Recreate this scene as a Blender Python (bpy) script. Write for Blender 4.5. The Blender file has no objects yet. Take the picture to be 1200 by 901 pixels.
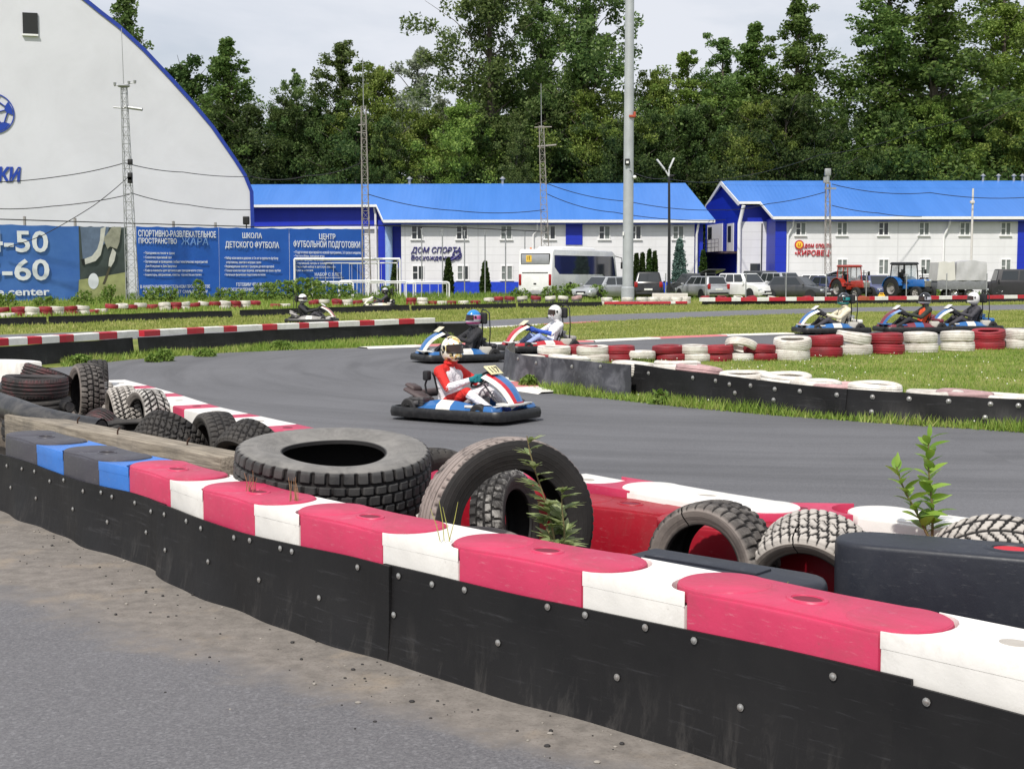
EXPO = 0.06
import bpy, bmesh, math, random
import numpy as np
from mathutils import Vector, Matrix, noise as mnoise
random.seed(7); RNG = np.random.default_rng(11)
R = math.radians; PI = math.pi
sc = bpy.context.scene
COL = sc.collection
# ------------------------------------------------------------ camera model
F = 1600.0; HZ = 320.0; CH = 1.7
TH = math.atan((450.5-HZ)/F)
def ray(px, py):
    x = (px-600)/F; u = (450.5-py)/F
    return Vector((x, math.cos(TH)+math.sin(TH)*u, -math.sin(TH)+math.cos(TH)*u))
def G(px, py, z=0.0):
    d = ray(px, py); t = (CH-z)/(-d.z)
    return Vector((d.x*t, d.y*t, z))
def P(px, py, Y):
    d = ray(px, py); t = Y/d.y
    return Vector((d.x*t, Y, CH+d.z*t))
def SC(py): return (py-HZ)/CH          # pixels per metre for a thing standing on the ground at row py
def S(r, g, b):
    f = lambda c: (c/12.92 if c <= .04045 else ((c+.055)/1.055)**2.4)
    return (f(r/255), f(g/255), f(b/255))
# ------------------------------------------------------------ materials
def newmat(name):
    m = bpy.data.materials.new(name); m.use_nodes = True
    nt = m.node_tree
    b = nt.nodes['Principled BSDF']
    return m, nt, b
def lin(nt, a, b): nt.links.new(a, b)
def N(nt, t, **kw):
    n = nt.nodes.new(t)
    for k, v in kw.items():
        if k in n.inputs: n.inputs[k].default_value = v
        else: setattr(n, k, v)
    return n
def coords(nt, kind='Object'):
    return N(nt, 'ShaderNodeTexCoord').outputs[kind]
def noise(nt, scale, detail=4, rough=.55, co=None, dist=0):
    n = N(nt, 'ShaderNodeTexNoise'); n.inputs['Scale'].default_value = scale; n.inputs['Detail'].default_value = detail
    n.inputs['Roughness'].default_value = rough; n.inputs['Distortion'].default_value = dist
    if co is not None: lin(nt, co, n.inputs['Vector'])
    return n.outputs['Fac']
def ramp(nt, fac, stops):
    r = N(nt, 'ShaderNodeValToRGB'); e = r.color_ramp.elements
    while len(e) < len(stops): e.new(.5)
    for el, (p, c) in zip(e, stops):
        el.position = p; el.color = (c[0], c[1], c[2], 1) if isinstance(c, (tuple, list)) else (c, c, c, 1)
    lin(nt, fac, r.inputs[0]); return r.outputs[0]
def mix(nt, fac, a, b, mode='MIX'):
    m = N(nt, 'ShaderNodeMix'); m.data_type = 'RGBA'; m.blend_type = mode
    for s, v in ((m.inputs[0], fac), (m.inputs[6], a), (m.inputs[7], b)):
        if hasattr(v, 'is_output') or isinstance(v, bpy.types.NodeSocket): lin(nt, v, s)
        elif isinstance(v, (int, float)): s.default_value = v if s.type == 'VALUE' else (v, v, v, 1)
        else: s.default_value = (v[0], v[1], v[2], 1)
    return m.outputs[2]
def bump(nt, b, h, strength=.3, dist=.01):
    n = N(nt, 'ShaderNodeBump'); n.inputs['Strength'].default_value = strength; n.inputs['Distance'].default_value = dist
    lin(nt, h, n.inputs['Height']); lin(nt, n.outputs[0], b.inputs['Normal'])
MATS = {}
def mat(name, rgb, rough=.5, metal=0, var=.15, scale=6, bmp=0, coat=0, dirt=None, dirt_amt=.35, dscale=3, spec=.5):
    if name in MATS: return MATS[name]
    m, nt, b = newmat(name)
    b.inputs['Roughness'].default_value = rough; b.inputs['Metallic'].default_value = metal
    b.inputs['Coat Weight'].default_value = coat; b.inputs['Specular IOR Level'].default_value = spec
    co = coords(nt)
    c0 = tuple(c*(1-var) for c in rgb); c1 = tuple(min(1, c*(1+var)) for c in rgb)
    n1 = noise(nt, scale, 5, .6, co)
    c = ramp(nt, n1, [(.3, c0), (.7, c1)])
    if dirt:
        n2 = noise(nt, dscale, 8, .68, co, .6)
        f = ramp(nt, n2, [(.45, 0.0), (.75, dirt_amt)])
        c = mix(nt, f, c, dirt)
    lin(nt, c, b.inputs['Base Color'])
    if bmp:
        bump(nt, b, noise(nt, scale*6, 4, .6, co), bmp, .01)
    MATS[name] = m; return m
def glass(name='window_glass', rgb=(.02, .025, .03), rough=.06):
    if name in MATS: return MATS[name]
    m, nt, b = newmat(name)
    b.inputs['Base Color'].default_value = (*rgb, 1); b.inputs['Roughness'].default_value = rough
    b.inputs['Specular IOR Level'].default_value = .6
    MATS[name] = m; return m
# ------------------------------------------------------------ mesh builder
class MB:
    def __init__(s): s.v = []; s.f = []; s.m = []
    def add(s, vs, fs, mi=0, M=None):
        o = len(s.v)
        for v in vs:
            v = Vector(v)
            s.v.append(M @ v if M is not None else v)
        for f in fs: s.f.append([i+o for i in f]); s.m.append(mi)
        return s
    def bm(s, bm, mi=0, M=None):
        bm.verts.index_update()
        s.add([v.co.copy() for v in bm.verts], [[v.index for v in f.verts] for f in bm.faces], mi, M); bm.free(); return s
    def box(s, c, d, mi=0, M=None, top=(1, 1), bev=0, seg=2, shift=(0, 0)):
        x, y, z = d[0]/2, d[1]/2, d[2]/2; tx, ty = top
        vs = [(-x, -y, -z), (x, -y, -z), (x, y, -z), (-x, y, -z), (-x*tx+shift[0], -y*ty+shift[1], z), (x*tx+shift[0], -y*ty+shift[1], z), (x*tx+shift[0], y*ty+shift[1], z), (-x*tx+shift[0], y*ty+shift[1], z)]
        fs = [(0, 3, 2, 1), (4, 5, 6, 7), (0, 1, 5, 4), (1, 2, 6, 5), (2, 3, 7, 6), (3, 0, 4, 7)]
        T = Matrix.Translation(c); T = M @ T if M is not None else T
        if bev:
            b = bmesh.new(); vv = [b.verts.new(v) for v in vs]
            for f in fs: b.faces.new([vv[i] for i in f])
            bmesh.ops.bevel(b, geom=b.edges[:], offset=bev, segments=seg, affect='EDGES', profile=.5)
            return s.bm(b, mi, T)
        return s.add(vs, fs, mi, T)
    def tube(s, pts, r, n=8, mi=0, M=None, cap=True, closed=False):
        pts = [Vector(p) for p in pts]; k = len(pts)
        rs = r if isinstance(r, (list, tuple)) else [r]*k
        vs = []; fs = []; up = None
        for i, p in enumerate(pts):
            a = pts[(i-1) % k] if (closed or i > 0) else p; c = pts[(i+1) % k] if (closed or i < k-1) else p
            t = (c-a).normalized()
            if up is None:
                up = Vector((0, 0, 1)) if abs(t.z) < .9 else Vector((1, 0, 0))
            e1 = (up-t*up.dot(t)).normalized(); e2 = t.cross(e1); up = e1
            for j in range(n):
                q = 2*PI*j/n; vs.append(p+(e1*math.cos(q)+e2*math.sin(q))*rs[i])
        for i in range(k if closed else k-1):
            a = i*n; b = ((i+1) % k)*n
            for j in range(n): fs.append((a+j, b+j, b+(j+1) % n, a+(j+1) % n)[::-1])
        if cap and not closed:
            fs.append(list(range(n))); fs.append([(k-1)*n+j for j in range(n)][::-1])
        return s.add(vs, fs, mi, M)
    def lathe(s, prof, n=24, mi=0, M=None, closed=False):
        vs = []; fs = []; k = len(prof)
        for j in range(n):
            q = 2*PI*j/n; c, d = math.cos(q), math.sin(q)
            for (r, z) in prof: vs.append((r*c, r*d, z))
        for j in range(n):
            a = j*k; b = ((j+1) % n)*k
            for i in range(k if closed else k-1):
                fs.append((a+i, b+i, b+(i+1) % k, a+(i+1) % k))
        return s.add(vs, fs, mi, M)
    def prism(s, poly, z0, z1, mi=0, M=None, bev=0, seg=2, top_bev=True, bot_bev=True):
        k = len(poly)
        vs = [(x, y, z0) for x, y in poly]+[(x, y, z1) for x, y in poly]
        fs = [list(range(k))[::-1], list(range(k, 2*k))]+[(i, (i+1) % k, k+(i+1) % k, k+i) for i in range(k)]
        if bev:
            b = bmesh.new(); vv = [b.verts.new(v) for v in vs]
            for f in fs: b.faces.new([vv[i] for i in f])
            bmesh.ops.recalc_face_normals(b, faces=b.faces[:])
            es = [e for e in b.edges if len(e.link_faces) == 2 and e.calc_face_angle(0) > .6 and (top_bev or min(v.co.z for v in e.verts) < z1-1e-5) and (bot_bev or max(v.co.z for v in e.verts) > z0+1e-5)]
            bmesh.ops.bevel(b, geom=es, offset=bev, segments=seg, affect='EDGES', profile=.5, clamp_overlap=True)
            return s.bm(b, mi, M)
        return s.add(vs, fs, mi, M)
    def sphere(s, c, r, mi=0, M=None, n=12, m=8):
        rx, ry, rz = r if isinstance(r, (tuple, list)) else (r, r, r)
        vs = [(c[0], c[1], c[2]+rz)]
        for i in range(1, m):
            a = PI*i/m
            for j in range(n):
                q = 2*PI*j/n; vs.append((c[0]+rx*math.sin(a)*math.cos(q), c[1]+ry*math.sin(a)*math.sin(q), c[2]+rz*math.cos(a)))
        vs.append((c[0], c[1], c[2]-rz)); fs = []
        for j in range(n): fs.append((0, 1+j, 1+(j+1) % n))
        for i in range(m-2):
            for j in range(n):
                a = 1+i*n; fs.append((a+j, a+n+j, a+n+(j+1) % n, a+(j+1) % n))
        a = 1+(m-2)*n
        for j in range(n): fs.append((a+j, len(vs)-1, a+(j+1) % n))
        return s.add(vs, fs, mi, M)
    def quad(s, a, b, c, d, mi=0): return s.add([a, b, c, d], [(0, 1, 2, 3)], mi)
    def build(s, name, mats, parent=None, ang=35, fix=True):
        me = bpy.data.meshes.new(name)
        me.from_pydata([tuple(v) for v in s.v], [], s.f)
        if not isinstance(mats, (list, tuple)): mats = [mats]
        for m in mats: me.materials.append(m)
        me.polygons.foreach_set('material_index', s.m)
        if fix:
            b = bmesh.new(); b.from_mesh(me); bmesh.ops.recalc_face_normals(b, faces=b.faces[:]); b.to_mesh(me); b.free()
        if ang:
            me.shade_smooth(); me.set_sharp_from_angle(angle=R(ang))
        me.update()
        return link(name, me, parent)
def link(name, data, parent=None):
    o = bpy.data.objects.new(name, data); COL.objects.link(o)
    if parent is not None: o.parent = parent
    return o
def tag(o, label=None, cat=None, group=None, kind=None):
    if label: o['label'] = label
    if cat: o['category'] = cat
    if group: o['group'] = group
    if kind: o['kind'] = kind
    return o
def thing(name, label, cat, loc=(0, 0, 0), rz=0, group=None):
    o = link(name, None); o.location = loc; o.rotation_euler = (0, 0, rz); o.empty_display_size = .2
    return tag(o, label, cat, group)
KIDS = {}
def copy_tree(o, parent=None):
    c = o.copy(); COL.objects.link(c)
    if parent is not None: c.parent = parent
    for ch in list(o.children): copy_tree(ch, c)
    return c
def dup(o, loc, rot=None, label=None, group=None, scale=None):
    c = copy_tree(o); c.location = loc
    if rot is not None: c.rotation_euler = rot if isinstance(rot, (tuple, list)) else (0, 0, rot)
    if scale is not None: c.scale = scale if isinstance(scale, (tuple, list)) else (scale,)*3
    if label: c['label'] = label
    if group: c['group'] = group
    return c
def npmesh(name, V, Fq, mats, parent=None, smooth=False, mi=None):
    """V (n,3) array, Fq (m,k) array with constant k"""
    me = bpy.data.meshes.new(name); k = Fq.shape[1]
    me.vertices.add(len(V)); me.vertices.foreach_set('co', np.ascontiguousarray(V, dtype=np.float32).ravel())
    me.loops.add(Fq.size); me.loops.foreach_set('vertex_index', np.ascontiguousarray(Fq, dtype=np.int32).ravel())
    me.polygons.add(len(Fq)); me.polygons.foreach_set('loop_start', np.arange(0, Fq.size, k, dtype=np.int32))
    if not isinstance(mats, (list, tuple)): mats = [mats]
    for m in mats: me.materials.append(m)
    if mi is not None: me.polygons.foreach_set('material_index', mi.astype(np.int32))
    me.update(calc_edges=True); me.validate()
    if smooth: me.shade_smooth()
    return link(name, me, parent)
def text(name, s, size, m, parent, M, bold=0, shear=0, ext=.01, align='LEFT', width=None):
    cu = bpy.data.curves.new(name, 'FONT'); cu.body = s; cu.size = size; cu.extrude = ext; cu.offset = bold; cu.shear = shear
    cu.align_x = align; cu.resolution_u = 3
    o = bpy.data.objects.new(name, cu); COL.objects.link(o)
    dg = bpy.context.evaluated_depsgraph_get(); dg.update()
    me = bpy.data.meshes.new_from_object(o.evaluated_get(dg)); bpy.data.objects.remove(o); bpy.data.curves.remove(cu)
    if width:
        n = len(me.vertices); a = np.empty(n*3, np.float32); me.vertices.foreach_get('co', a); a = a.reshape(-1, 3)
        w = a[:, 0].max()-a[:, 0].min(); a[:, 0] *= width/w
        if align == 'CENTER': a[:, 0] -= (a[:, 0].max()+a[:, 0].min())/2
        else: a[:, 0] -= a[:, 0].min()
        me.vertices.foreach_set('co', a.ravel())
    me.transform(M); me.materials.clear(); me.materials.append(m)
    return link(name, me, parent)
def frame3(o, x, up=Vector((0, 0, 1))):
    """matrix with local x along x, local y along up, local z out towards the viewer"""
    x = Vector(x).normalized(); u = Vector(up); z = x.cross(u).normalized(); u = z.cross(x)
    return Matrix(((x.x, u.x, z.x, o[0]), (x.y, u.y, z.y, o[1]), (x.z, u.z, z.z, o[2]), (0, 0, 0, 1)))
# ------------------------------------------------------------ render, camera, light
sc.view_settings.view_transform = 'Standard'; sc.view_settings.look = 'None'; sc.view_settings.gamma = 1
sc.view_settings.exposure = EXPO if 'EXPO' in globals() else 0.0
cam = bpy.data.cameras.new('camera'); co_ = bpy.data.objects.new('camera', cam); COL.objects.link(co_)
cam.sensor_width = 36; cam.lens = F/1200*36; cam.clip_end = 3000; cam.clip_start = .05
co_.location = (0, 0, CH); co_.rotation_euler = (PI/2-TH, 0, 0); sc.camera = co_
SUN_EL = R(52); SUN_DIR = Vector((-.34, -.80, 0)).normalized()*math.cos(SUN_EL)+Vector((0, 0, math.sin(SUN_EL)))
sl = bpy.data.lights.new('sun', 'SUN'); sl.energy = 3.9; sl.angle = R(2.0); sl.color = (1, .955, .88)
so = bpy.data.objects.new('sun', sl); COL.objects.link(so)
so.rotation_euler = (-SUN_DIR).to_track_quat('-Z', 'Y').to_euler()
w = bpy.data.worlds.new('World'); sc.world = w; w.use_nodes = True
nt = w.node_tree; bg = nt.nodes['Background']
sky = N(nt, 'ShaderNodeTexSky'); sky.sky_type = 'NISHITA'; sky.sun_disc = False
sky.sun_elevation = SUN_EL; sky.sun_rotation = math.atan2(SUN_DIR.x, SUN_DIR.y); sky.air_density = 1; sky.dust_density = 2.0
tc = N(nt, 'ShaderNodeTexCoord'); mp = N(nt, 'ShaderNodeMapping'); mp.inputs['Scale'].default_value = (1, 1, 3.2)
lin(nt, tc.outputs['Generated'], mp.inputs['Vector'])
nz = noise(nt, 3.2, 6, .55, mp.outputs[0], .4)
cl = ramp(nt, nz, [(.36, .60), (.60, .98)])
out = mix(nt, cl, sky.outputs[0], (8.1, 8.4, 9.1))        # thin high cloud veil
lin(nt, out, bg.inputs['Color']); bg.inputs['Strength'].default_value = .095
# ------------------------------------------------------------ ground materials
def asphalt(name, c0, c1, streak=None):
    m, nt, b = newmat(name); b.inputs['Roughness'].default_value = .85; b.inputs['Specular IOR Level'].default_value = .35
    co = coords(nt)
    big = noise(nt, .35, 6, .6, co, .5); fine = noise(nt, 55, 3, .7, co)
    c = ramp(nt, big, [(.3, c0), (.7, c1)])
    c = mix(nt, ramp(nt, fine, [(.35, .0), (.72, .42)]), c, tuple(x*1.9 for x in c1))
    spk = noise(nt, 140, 2, .5, co)
    c = mix(nt, ramp(nt, spk, [(.2, .65), (.42, 0.0)]), c, tuple(x*.35 for x in c0))
    if streak:
        # tyre marks sweep round the hairpin: noise stretched along circles about the island tip
        off = N(nt, 'ShaderNodeVectorMath', operation='SUBTRACT'); lin(nt, co, off.inputs[0]); off.inputs[1].default_value = (4.5, 25.5, 0)
        sx = N(nt, 'ShaderNodeSeparateXYZ'); lin(nt, off.outputs[0], sx.inputs[0])
        ln = N(nt, 'ShaderNodeVectorMath', operation='LENGTH'); lin(nt, off.outputs[0], ln.inputs[0])
        an = N(nt, 'ShaderNodeMath', operation='ARCTAN2'); lin(nt, sx.outputs[0], an.inputs[0]); lin(nt, sx.outputs[1], an.inputs[1])
        cb = N(nt, 'ShaderNodeCombineXYZ'); lin(nt, ln.outputs['Value'], cb.inputs[0]); lin(nt, an.outputs[0], cb.inputs[1])
        st = noise(nt, 1.5, 6, .65, cb.outputs[0], .5)
        c = mix(nt, ramp(nt, st, [(.45, 0.0), (.68, .42)]), c, tuple(x*.5 for x in c0))
        c = mix(nt, ramp(nt, noise(nt, 6, 5, .7, cb.outputs[0], .3), [(.55, 0.0), (.72, .25)]), c, tuple(x*1.35 for x in c1))
    lin(nt, c, b.inputs['Base Color'])
    bump(nt, b, fine, .35, .006); return m
M_TRACK = asphalt('track_asphalt', S(88, 88, 91), S(99, 99, 102), 1)
M_FAR = asphalt('far_asphalt', S(92, 92, 97), S(106, 106, 110))
def road_mat():
    m, nt, b = newmat('road_with_sand'); b.inputs['Roughness'].default_value = .9; b.inputs['Specular IOR Level'].default_value = .25
    co = coords(nt)
    big = noise(nt, .5, 7, .62, co, .6); fine = noise(nt, 70, 3, .7, co); med = noise(nt, 9, 6, .65, co)
    a = ramp(nt, big, [(.3, S(89, 88, 91)), (.7, S(102, 101, 104))])
    a = mix(nt, ramp(nt, fine, [(.4, 0.0), (.75, .5)]), a, S(140, 139, 140))
    vo = N(nt, 'ShaderNodeTexVoronoi'); vo.inputs['Scale'].default_value = 75; lin(nt, co, vo.inputs['Vector'])
    a = mix(nt, ramp(nt, vo.outputs['Color'], [(.76, 0.0), (.84, .26)]), a, S(146, 145, 148))
    spk = noise(nt, 160, 2, .5, co)
    a = mix(nt, ramp(nt, spk, [(.22, .7), (.42, 0.0)]), a, S(50, 50, 54))
    d = ramp(nt, med, [(.3, S(106, 101, 96)), (.55, S(126, 120, 114)), (.8, S(140, 134, 128))])
    d = mix(nt, ramp(nt, noise(nt, 2.2, 6, .6, co), [(.55, 0.0), (.72, .8)]), d, S(146, 134, 119))
    d = mix(nt, ramp(nt, fine, [(.5, 0.0), (.8, .6)]), d, S(80, 72, 66))
    at = N(nt, 'ShaderNodeAttribute', attribute_name='dirt').outputs['Fac']
    nn = noise(nt, 3.2, 8, .7, co, .4)
    ad = N(nt, 'ShaderNodeMath', operation='MULTIPLY_ADD'); lin(nt, nn, ad.inputs[0]); ad.inputs[1].default_value = .9; lin(nt, at, ad.inputs[2])
    f = ramp(nt, ad.outputs[0], [(.62, 0.0), (1.0, 1.0)])
    c = mix(nt, f, a, d)
    lin(nt, c, b.inputs['Base Color'])
    h = mix(nt, f, fine, med); bump(nt, b, h, .28, .010); return m
M_ROAD = road_mat()
def soil_mat(name, stops, scale=1.2):
    m, nt, b = newmat(name); b.inputs['Roughness'].default_value = .95; b.inputs['Specular IOR Level'].default_value = .15
    co = coords(nt); n1 = noise(nt, scale, 8, .66, co, .5)
    c = ramp(nt, n1, stops); c = mix(nt, ramp(nt, noise(nt, scale*14, 5, .7, co), [(.4, 0.0), (.7, .5)]), c, tuple(x*.5 for x in stops[0][1]))
    lin(nt, c, b.inputs['Base Color']); bump(nt, b, noise(nt, scale*20, 4, .6, co), .6, .03); return m
M_TURF = soil_mat('turf', [(.3, S(92, 106, 48)), (.5, S(122, 130, 66)), (.68, S(150, 146, 92))], .5)
M_SOIL = soil_mat('soil', [(.3, S(74, 66, 58)), (.6, S(106, 97, 86)), (.8, S(92, 92, 66))], 1.6)
M_GRAVEL = soil_mat('gravel', [(.3, S(110, 106, 98)), (.6, S(140, 136, 128)), (.8, S(104, 108, 84))], .8)
def sheet(name, pts, z, m, kind='structure', sub=0):
    mb = MB(); mb.add([(p.x, p.y, z) for p in pts], [list(range(len(pts)))])
    o = mb.build(name, m, ang=0, fix=False)
    b = bmesh.new(); b.from_mesh(o.data)
    bmesh.ops.triangulate(b, faces=b.faces[:])
    for f in b.faces:
        if f.normal.z < 0: f.normal_flip()
    b.to_mesh(o.data); b.free()
    return tag(o, kind=kind)
def GP(pts): return [G(x, y) for x, y in pts]
g = MB(); g.add([(-1500, -1500, 0), (1500, -1500, 0), (1500, 1500, 0), (-1500, 1500, 0)], [(0, 1, 2, 3)])
tag(g.build('ground', M_TURF, ang=0), kind='structure')
# racing surface: outer edge, and the grass peninsula inside the hairpin
sheet('race_track', GP([(1400, 645), (1000, 620), (690, 575), (500, 540), (300, 505), (120, 462), (0, 440), (-160, 428), (-260, 432), (-260, 448), (-100, 444), (65, 431), (150, 422), (270, 413), (350, 410), (430, 407.5), (560, 403), (680, 400.5), (775, 396), (860, 392.5), (925, 391), (1200, 384), (1500, 376), (1700, 520)]), .004, M_TRACK)
PEN = [(590, 438), (597, 448), (620, 456), (650, 461.5), (720, 468), (800, 477), (900, 486), (1050, 497), (1200, 507), (1450, 524), (1450, 396), (1200, 401), (1000, 411), (880, 417), (760, 418), (650, 420), (603, 427)]
sheet('grass_island', GP(PEN), .010, M_TURF)
sheet('far_track', GP([(-200, 399), (0, 392.5), (200, 386), (400, 381), (560, 376), (700, 369), (860, 364), (1000, 360.5), (1200, 357), (1400, 354), (1400, 359), (1200, 364), (1000, 366), (860, 370.5), (700, 377), (560, 384.5), (400, 389), (200, 396), (0, 402), (-200, 408)]), .004, M_FAR)
sheet('car_park', [G(-700, 346.5), G(1900, 346.5), Vector((130, 118, 0)), Vector((-130, 118, 0))], .004, M_GRAVEL)
sheet('infield_soil', GP([(-150, 520), (190, 670), (449, 772), (683, 842), (849, 893), (1100, 975), (1500, 1100), (1500, 660), (1000, 628), (690, 584), (500, 545), (300, 510), (120, 466), (0, 446), (-200, 434)]), .008, M_SOIL)
# near barrier path (bottom edge of the rubber skirt)
NEARPX = [(-260, 500), (-120, 552), (0, 598), (94, 637), (151, 656), (192, 675), (264, 709), (400, 756), (449, 773), (589, 817), (683, 843), (849, 894), (1000, 944), (1200, 1010), (1330, 1053)]
class Path:
    def __init__(s, pts, step=.03):
        # Catmull-Rom through the points, resampled
        q = [Vector((p[0], p[1], 0)) for p in pts]; out = []
        for i in range(len(q)-1):
            a = q[max(i-1, 0)]; b = q[i]; c = q[i+1]; d = q[min(i+2, len(q)-1)]
            n = max(2, int((c-b).length/step))
            for k in range(n):
                t = k/n; t2 = t*t; t3 = t2*t
                out.append(.5*((2*b)+(c-a)*t+(2*a-5*b+4*c-d)*t2+(3*b-a-3*c+d)*t3))
        out.append(q[-1]); s.p = out; s.L = [0]
        for i in range(1, len(out)): s.L.append(s.L[-1]+(out[i]-out[i-1]).length)
        s.len = s.L[-1]
    def at(s, d):
        d = min(max(d, 0), s.len-1e-6)
        import bisect
        i = min(max(bisect.bisect_right(s.L, d)-1, 0), len(s.p)-2)
        t = (d-s.L[i])/max(1e-9, s.L[i+1]-s.L[i]); return s.p[i].lerp(s.p[i+1], t)
    def dir(s, d, e=.12): return (s.at(d+e)-s.at(d-e)).normalized()
    def at_px(s, px):
        best = None
        for p, l in zip(s.p, s.L):
            x = p.x/(p.y*math.cos(TH)+CH*math.sin(TH))*F+600
            if best is None or abs(x-px) < best[0]: best = (abs(x-px), l)
        return best[1]
NEAR = Path([G(x, y) for x, y in NEARPX])
# service road with a sandy strip along the skirt
nx, ny = 150, 120
xs = np.linspace(-9, 5, nx); ys = np.linspace(-5, 14, ny)
V = np.array([(x, y, .004) for y in ys for x in xs]); pp = np.array([(p.x, p.y) for p in NEAR.p[::4]])
d = np.sqrt(((V[:, None, :2]-pp[None])**2).sum(2)); idx = d.argmin(1); dist = d.min(1)
tang = np.roll(pp, -1, 0)-pp; tang[-1] = tang[-2]
side = tang[idx, 0]*(V[:, 1]-pp[idx, 1])-tang[idx, 1]*(V[:, 0]-pp[idx, 0])
wdt = np.interp(V[:, 0], [-6, -3.6, -2.6, -1.2, 0, 1, 3], [2.3, 1.45, 1.0, .7, .48, .32, .26])
dirt = np.clip(1.15-dist/wdt, 0, 1)
dirt = np.maximum(dirt, .8*np.exp(-(((V[:, 0]+2.75)/.75)**2+((V[:, 1]-7.45)/.16)**2)))
keep = (side < 0) | (dist < .42)
Fq = np.array([(j*nx+i, j*nx+i+1, (j+1)*nx+i+1, (j+1)*nx+i) for j in range(ny-1) for i in range(nx-1)])
Fq = Fq[keep[Fq].all(1)]
road = npmesh('service_road', V, Fq, M_ROAD); tag(road, kind='structure')
a = road.data.attributes.new('dirt', 'FLOAT', 'POINT'); a.data.foreach_set('value', dirt.astype(np.float32)[:len(road.data.vertices)] if len(road.data.vertices) == len(V) else np.zeros(len(road.data.vertices), np.float32))
# kerbs: shallow painted concrete strips
M_KR = mat('kerb_red', S(196, 112, 116), .8, var=.12, scale=4, dirt=S(150, 130, 125), dirt_amt=.5)
M_KW = mat('kerb_white', S(226, 222, 214), .8, var=.08, scale=4, dirt=S(150, 145, 138), dirt_amt=.5)
def kerb(pts, wid, seg, first=0, dz=.03):
    pa = Path([G(x, y) for x, y in pts], .1); mb = MB(); n = max(2, int(pa.len/.1)); pr = None
    for i in range(n+1):
        l = pa.len*i/n; p = pa.at(l); t = pa.dir(l); nn = Vector((-t.y, t.x, 0))
        row = [p-nn*wid/2+Vector((0, 0, .002)), p-nn*wid/2*.8+Vector((0, 0, dz)), p+nn*wid/2*.8+Vector((0, 0, dz)), p+nn*wid/2+Vector((0, 0, .002))]
        if pr:
            mi = (int((l-1e-4)/seg)+first) % 2
            for k in range(3): mb.quad(pr[k], pr[k+1], row[k+1], row[k], mi)
        pr = row
    tag(mb.build('kerb', [M_KR, M_KW], ang=0), kind='structure')
kerb([(425, 408.3), (480, 406.3), (560, 403.3), (620, 402.3), (690, 400.3)], .5, 1.55, 1)
kerb([(690, 400.3), (775, 396.3), (860, 393), (925, 391.2)], .5, 2.5, 1)
kerb([(590, 444), (602, 451.5), (625, 457), (652, 461)], .62, 1.0, 1)
kerb([(830, 1), (831, 1)] if False else [(560, 384.7), (640, 380.5), (700, 377.3)], .25, 3.4, 1)
# ------------------------------------------------------------ grass
def grass_mat(name, stops):
    m, nt, b = newmat(name); b.inputs['Roughness'].default_value = .6; b.inputs['Specular IOR Level'].default_value = .3
    gi = N(nt, 'ShaderNodeNewGeometry'); rnd = gi.outputs['Random Per Island']
    n2 = noise(nt, .6, 4, .6, coords(nt))
    a = N(nt, 'ShaderNodeMath', operation='MULTIPLY_ADD'); lin(nt, rnd, a.inputs[0]); a.inputs[1].default_value = .5
    s = N(nt, 'ShaderNodeMath', operation='MULTIPLY_ADD'); lin(nt, n2, s.inputs[0]); s.inputs[1].default_value = 1.2; s.inputs[2].default_value = -.35
    lin(nt, s.outputs[0], a.inputs[2])
    c = ramp(nt, a.outputs[0], stops); lin(nt, c, b.inputs['Base Color'])
    tr = N(nt, 'ShaderNodeBsdfTranslucent'); lin(nt, c, tr.inputs['Color'])
    mx = N(nt, 'ShaderNodeMixShader'); mx.inputs[0].default_value = .35
    lin(nt, b.outputs[0], mx.inputs[1]); lin(nt, tr.outputs[0], mx.inputs[2])
    lin(nt, mx.outputs[0], nt.nodes['Material Output'].inputs['Surface']); return m
M_GRASS = grass_mat('grass_blades', [(.1, S(92, 120, 44)), (.4, S(124, 152, 62)), (.65, S(154, 168, 86)), (.9, S(186, 182, 120))])
M_GDRY = grass_mat('dry_grass_blades', [(.1, S(112, 128, 56)), (.4, S(142, 154, 76)), (.65, S(168, 172, 98)), (.9, S(194, 186, 130))])
M_WEED = grass_mat('weed_leaves', [(.1, S(78, 106, 42)), (.5, S(112, 140, 60)), (.9, S(152, 168, 92))])
def inpoly(X, Y, poly):
    r = np.zeros(len(X), bool); j = len(poly)-1
    for i in range(len(poly)):
        xi, yi = poly[i]; xj, yj = poly[j]
        if yi != yj:
            r ^= ((yi > Y) != (yj > Y)) & (X < (xj-xi)*(Y-yi)/(yj-yi)+xi)
        j = i
    return r
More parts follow.
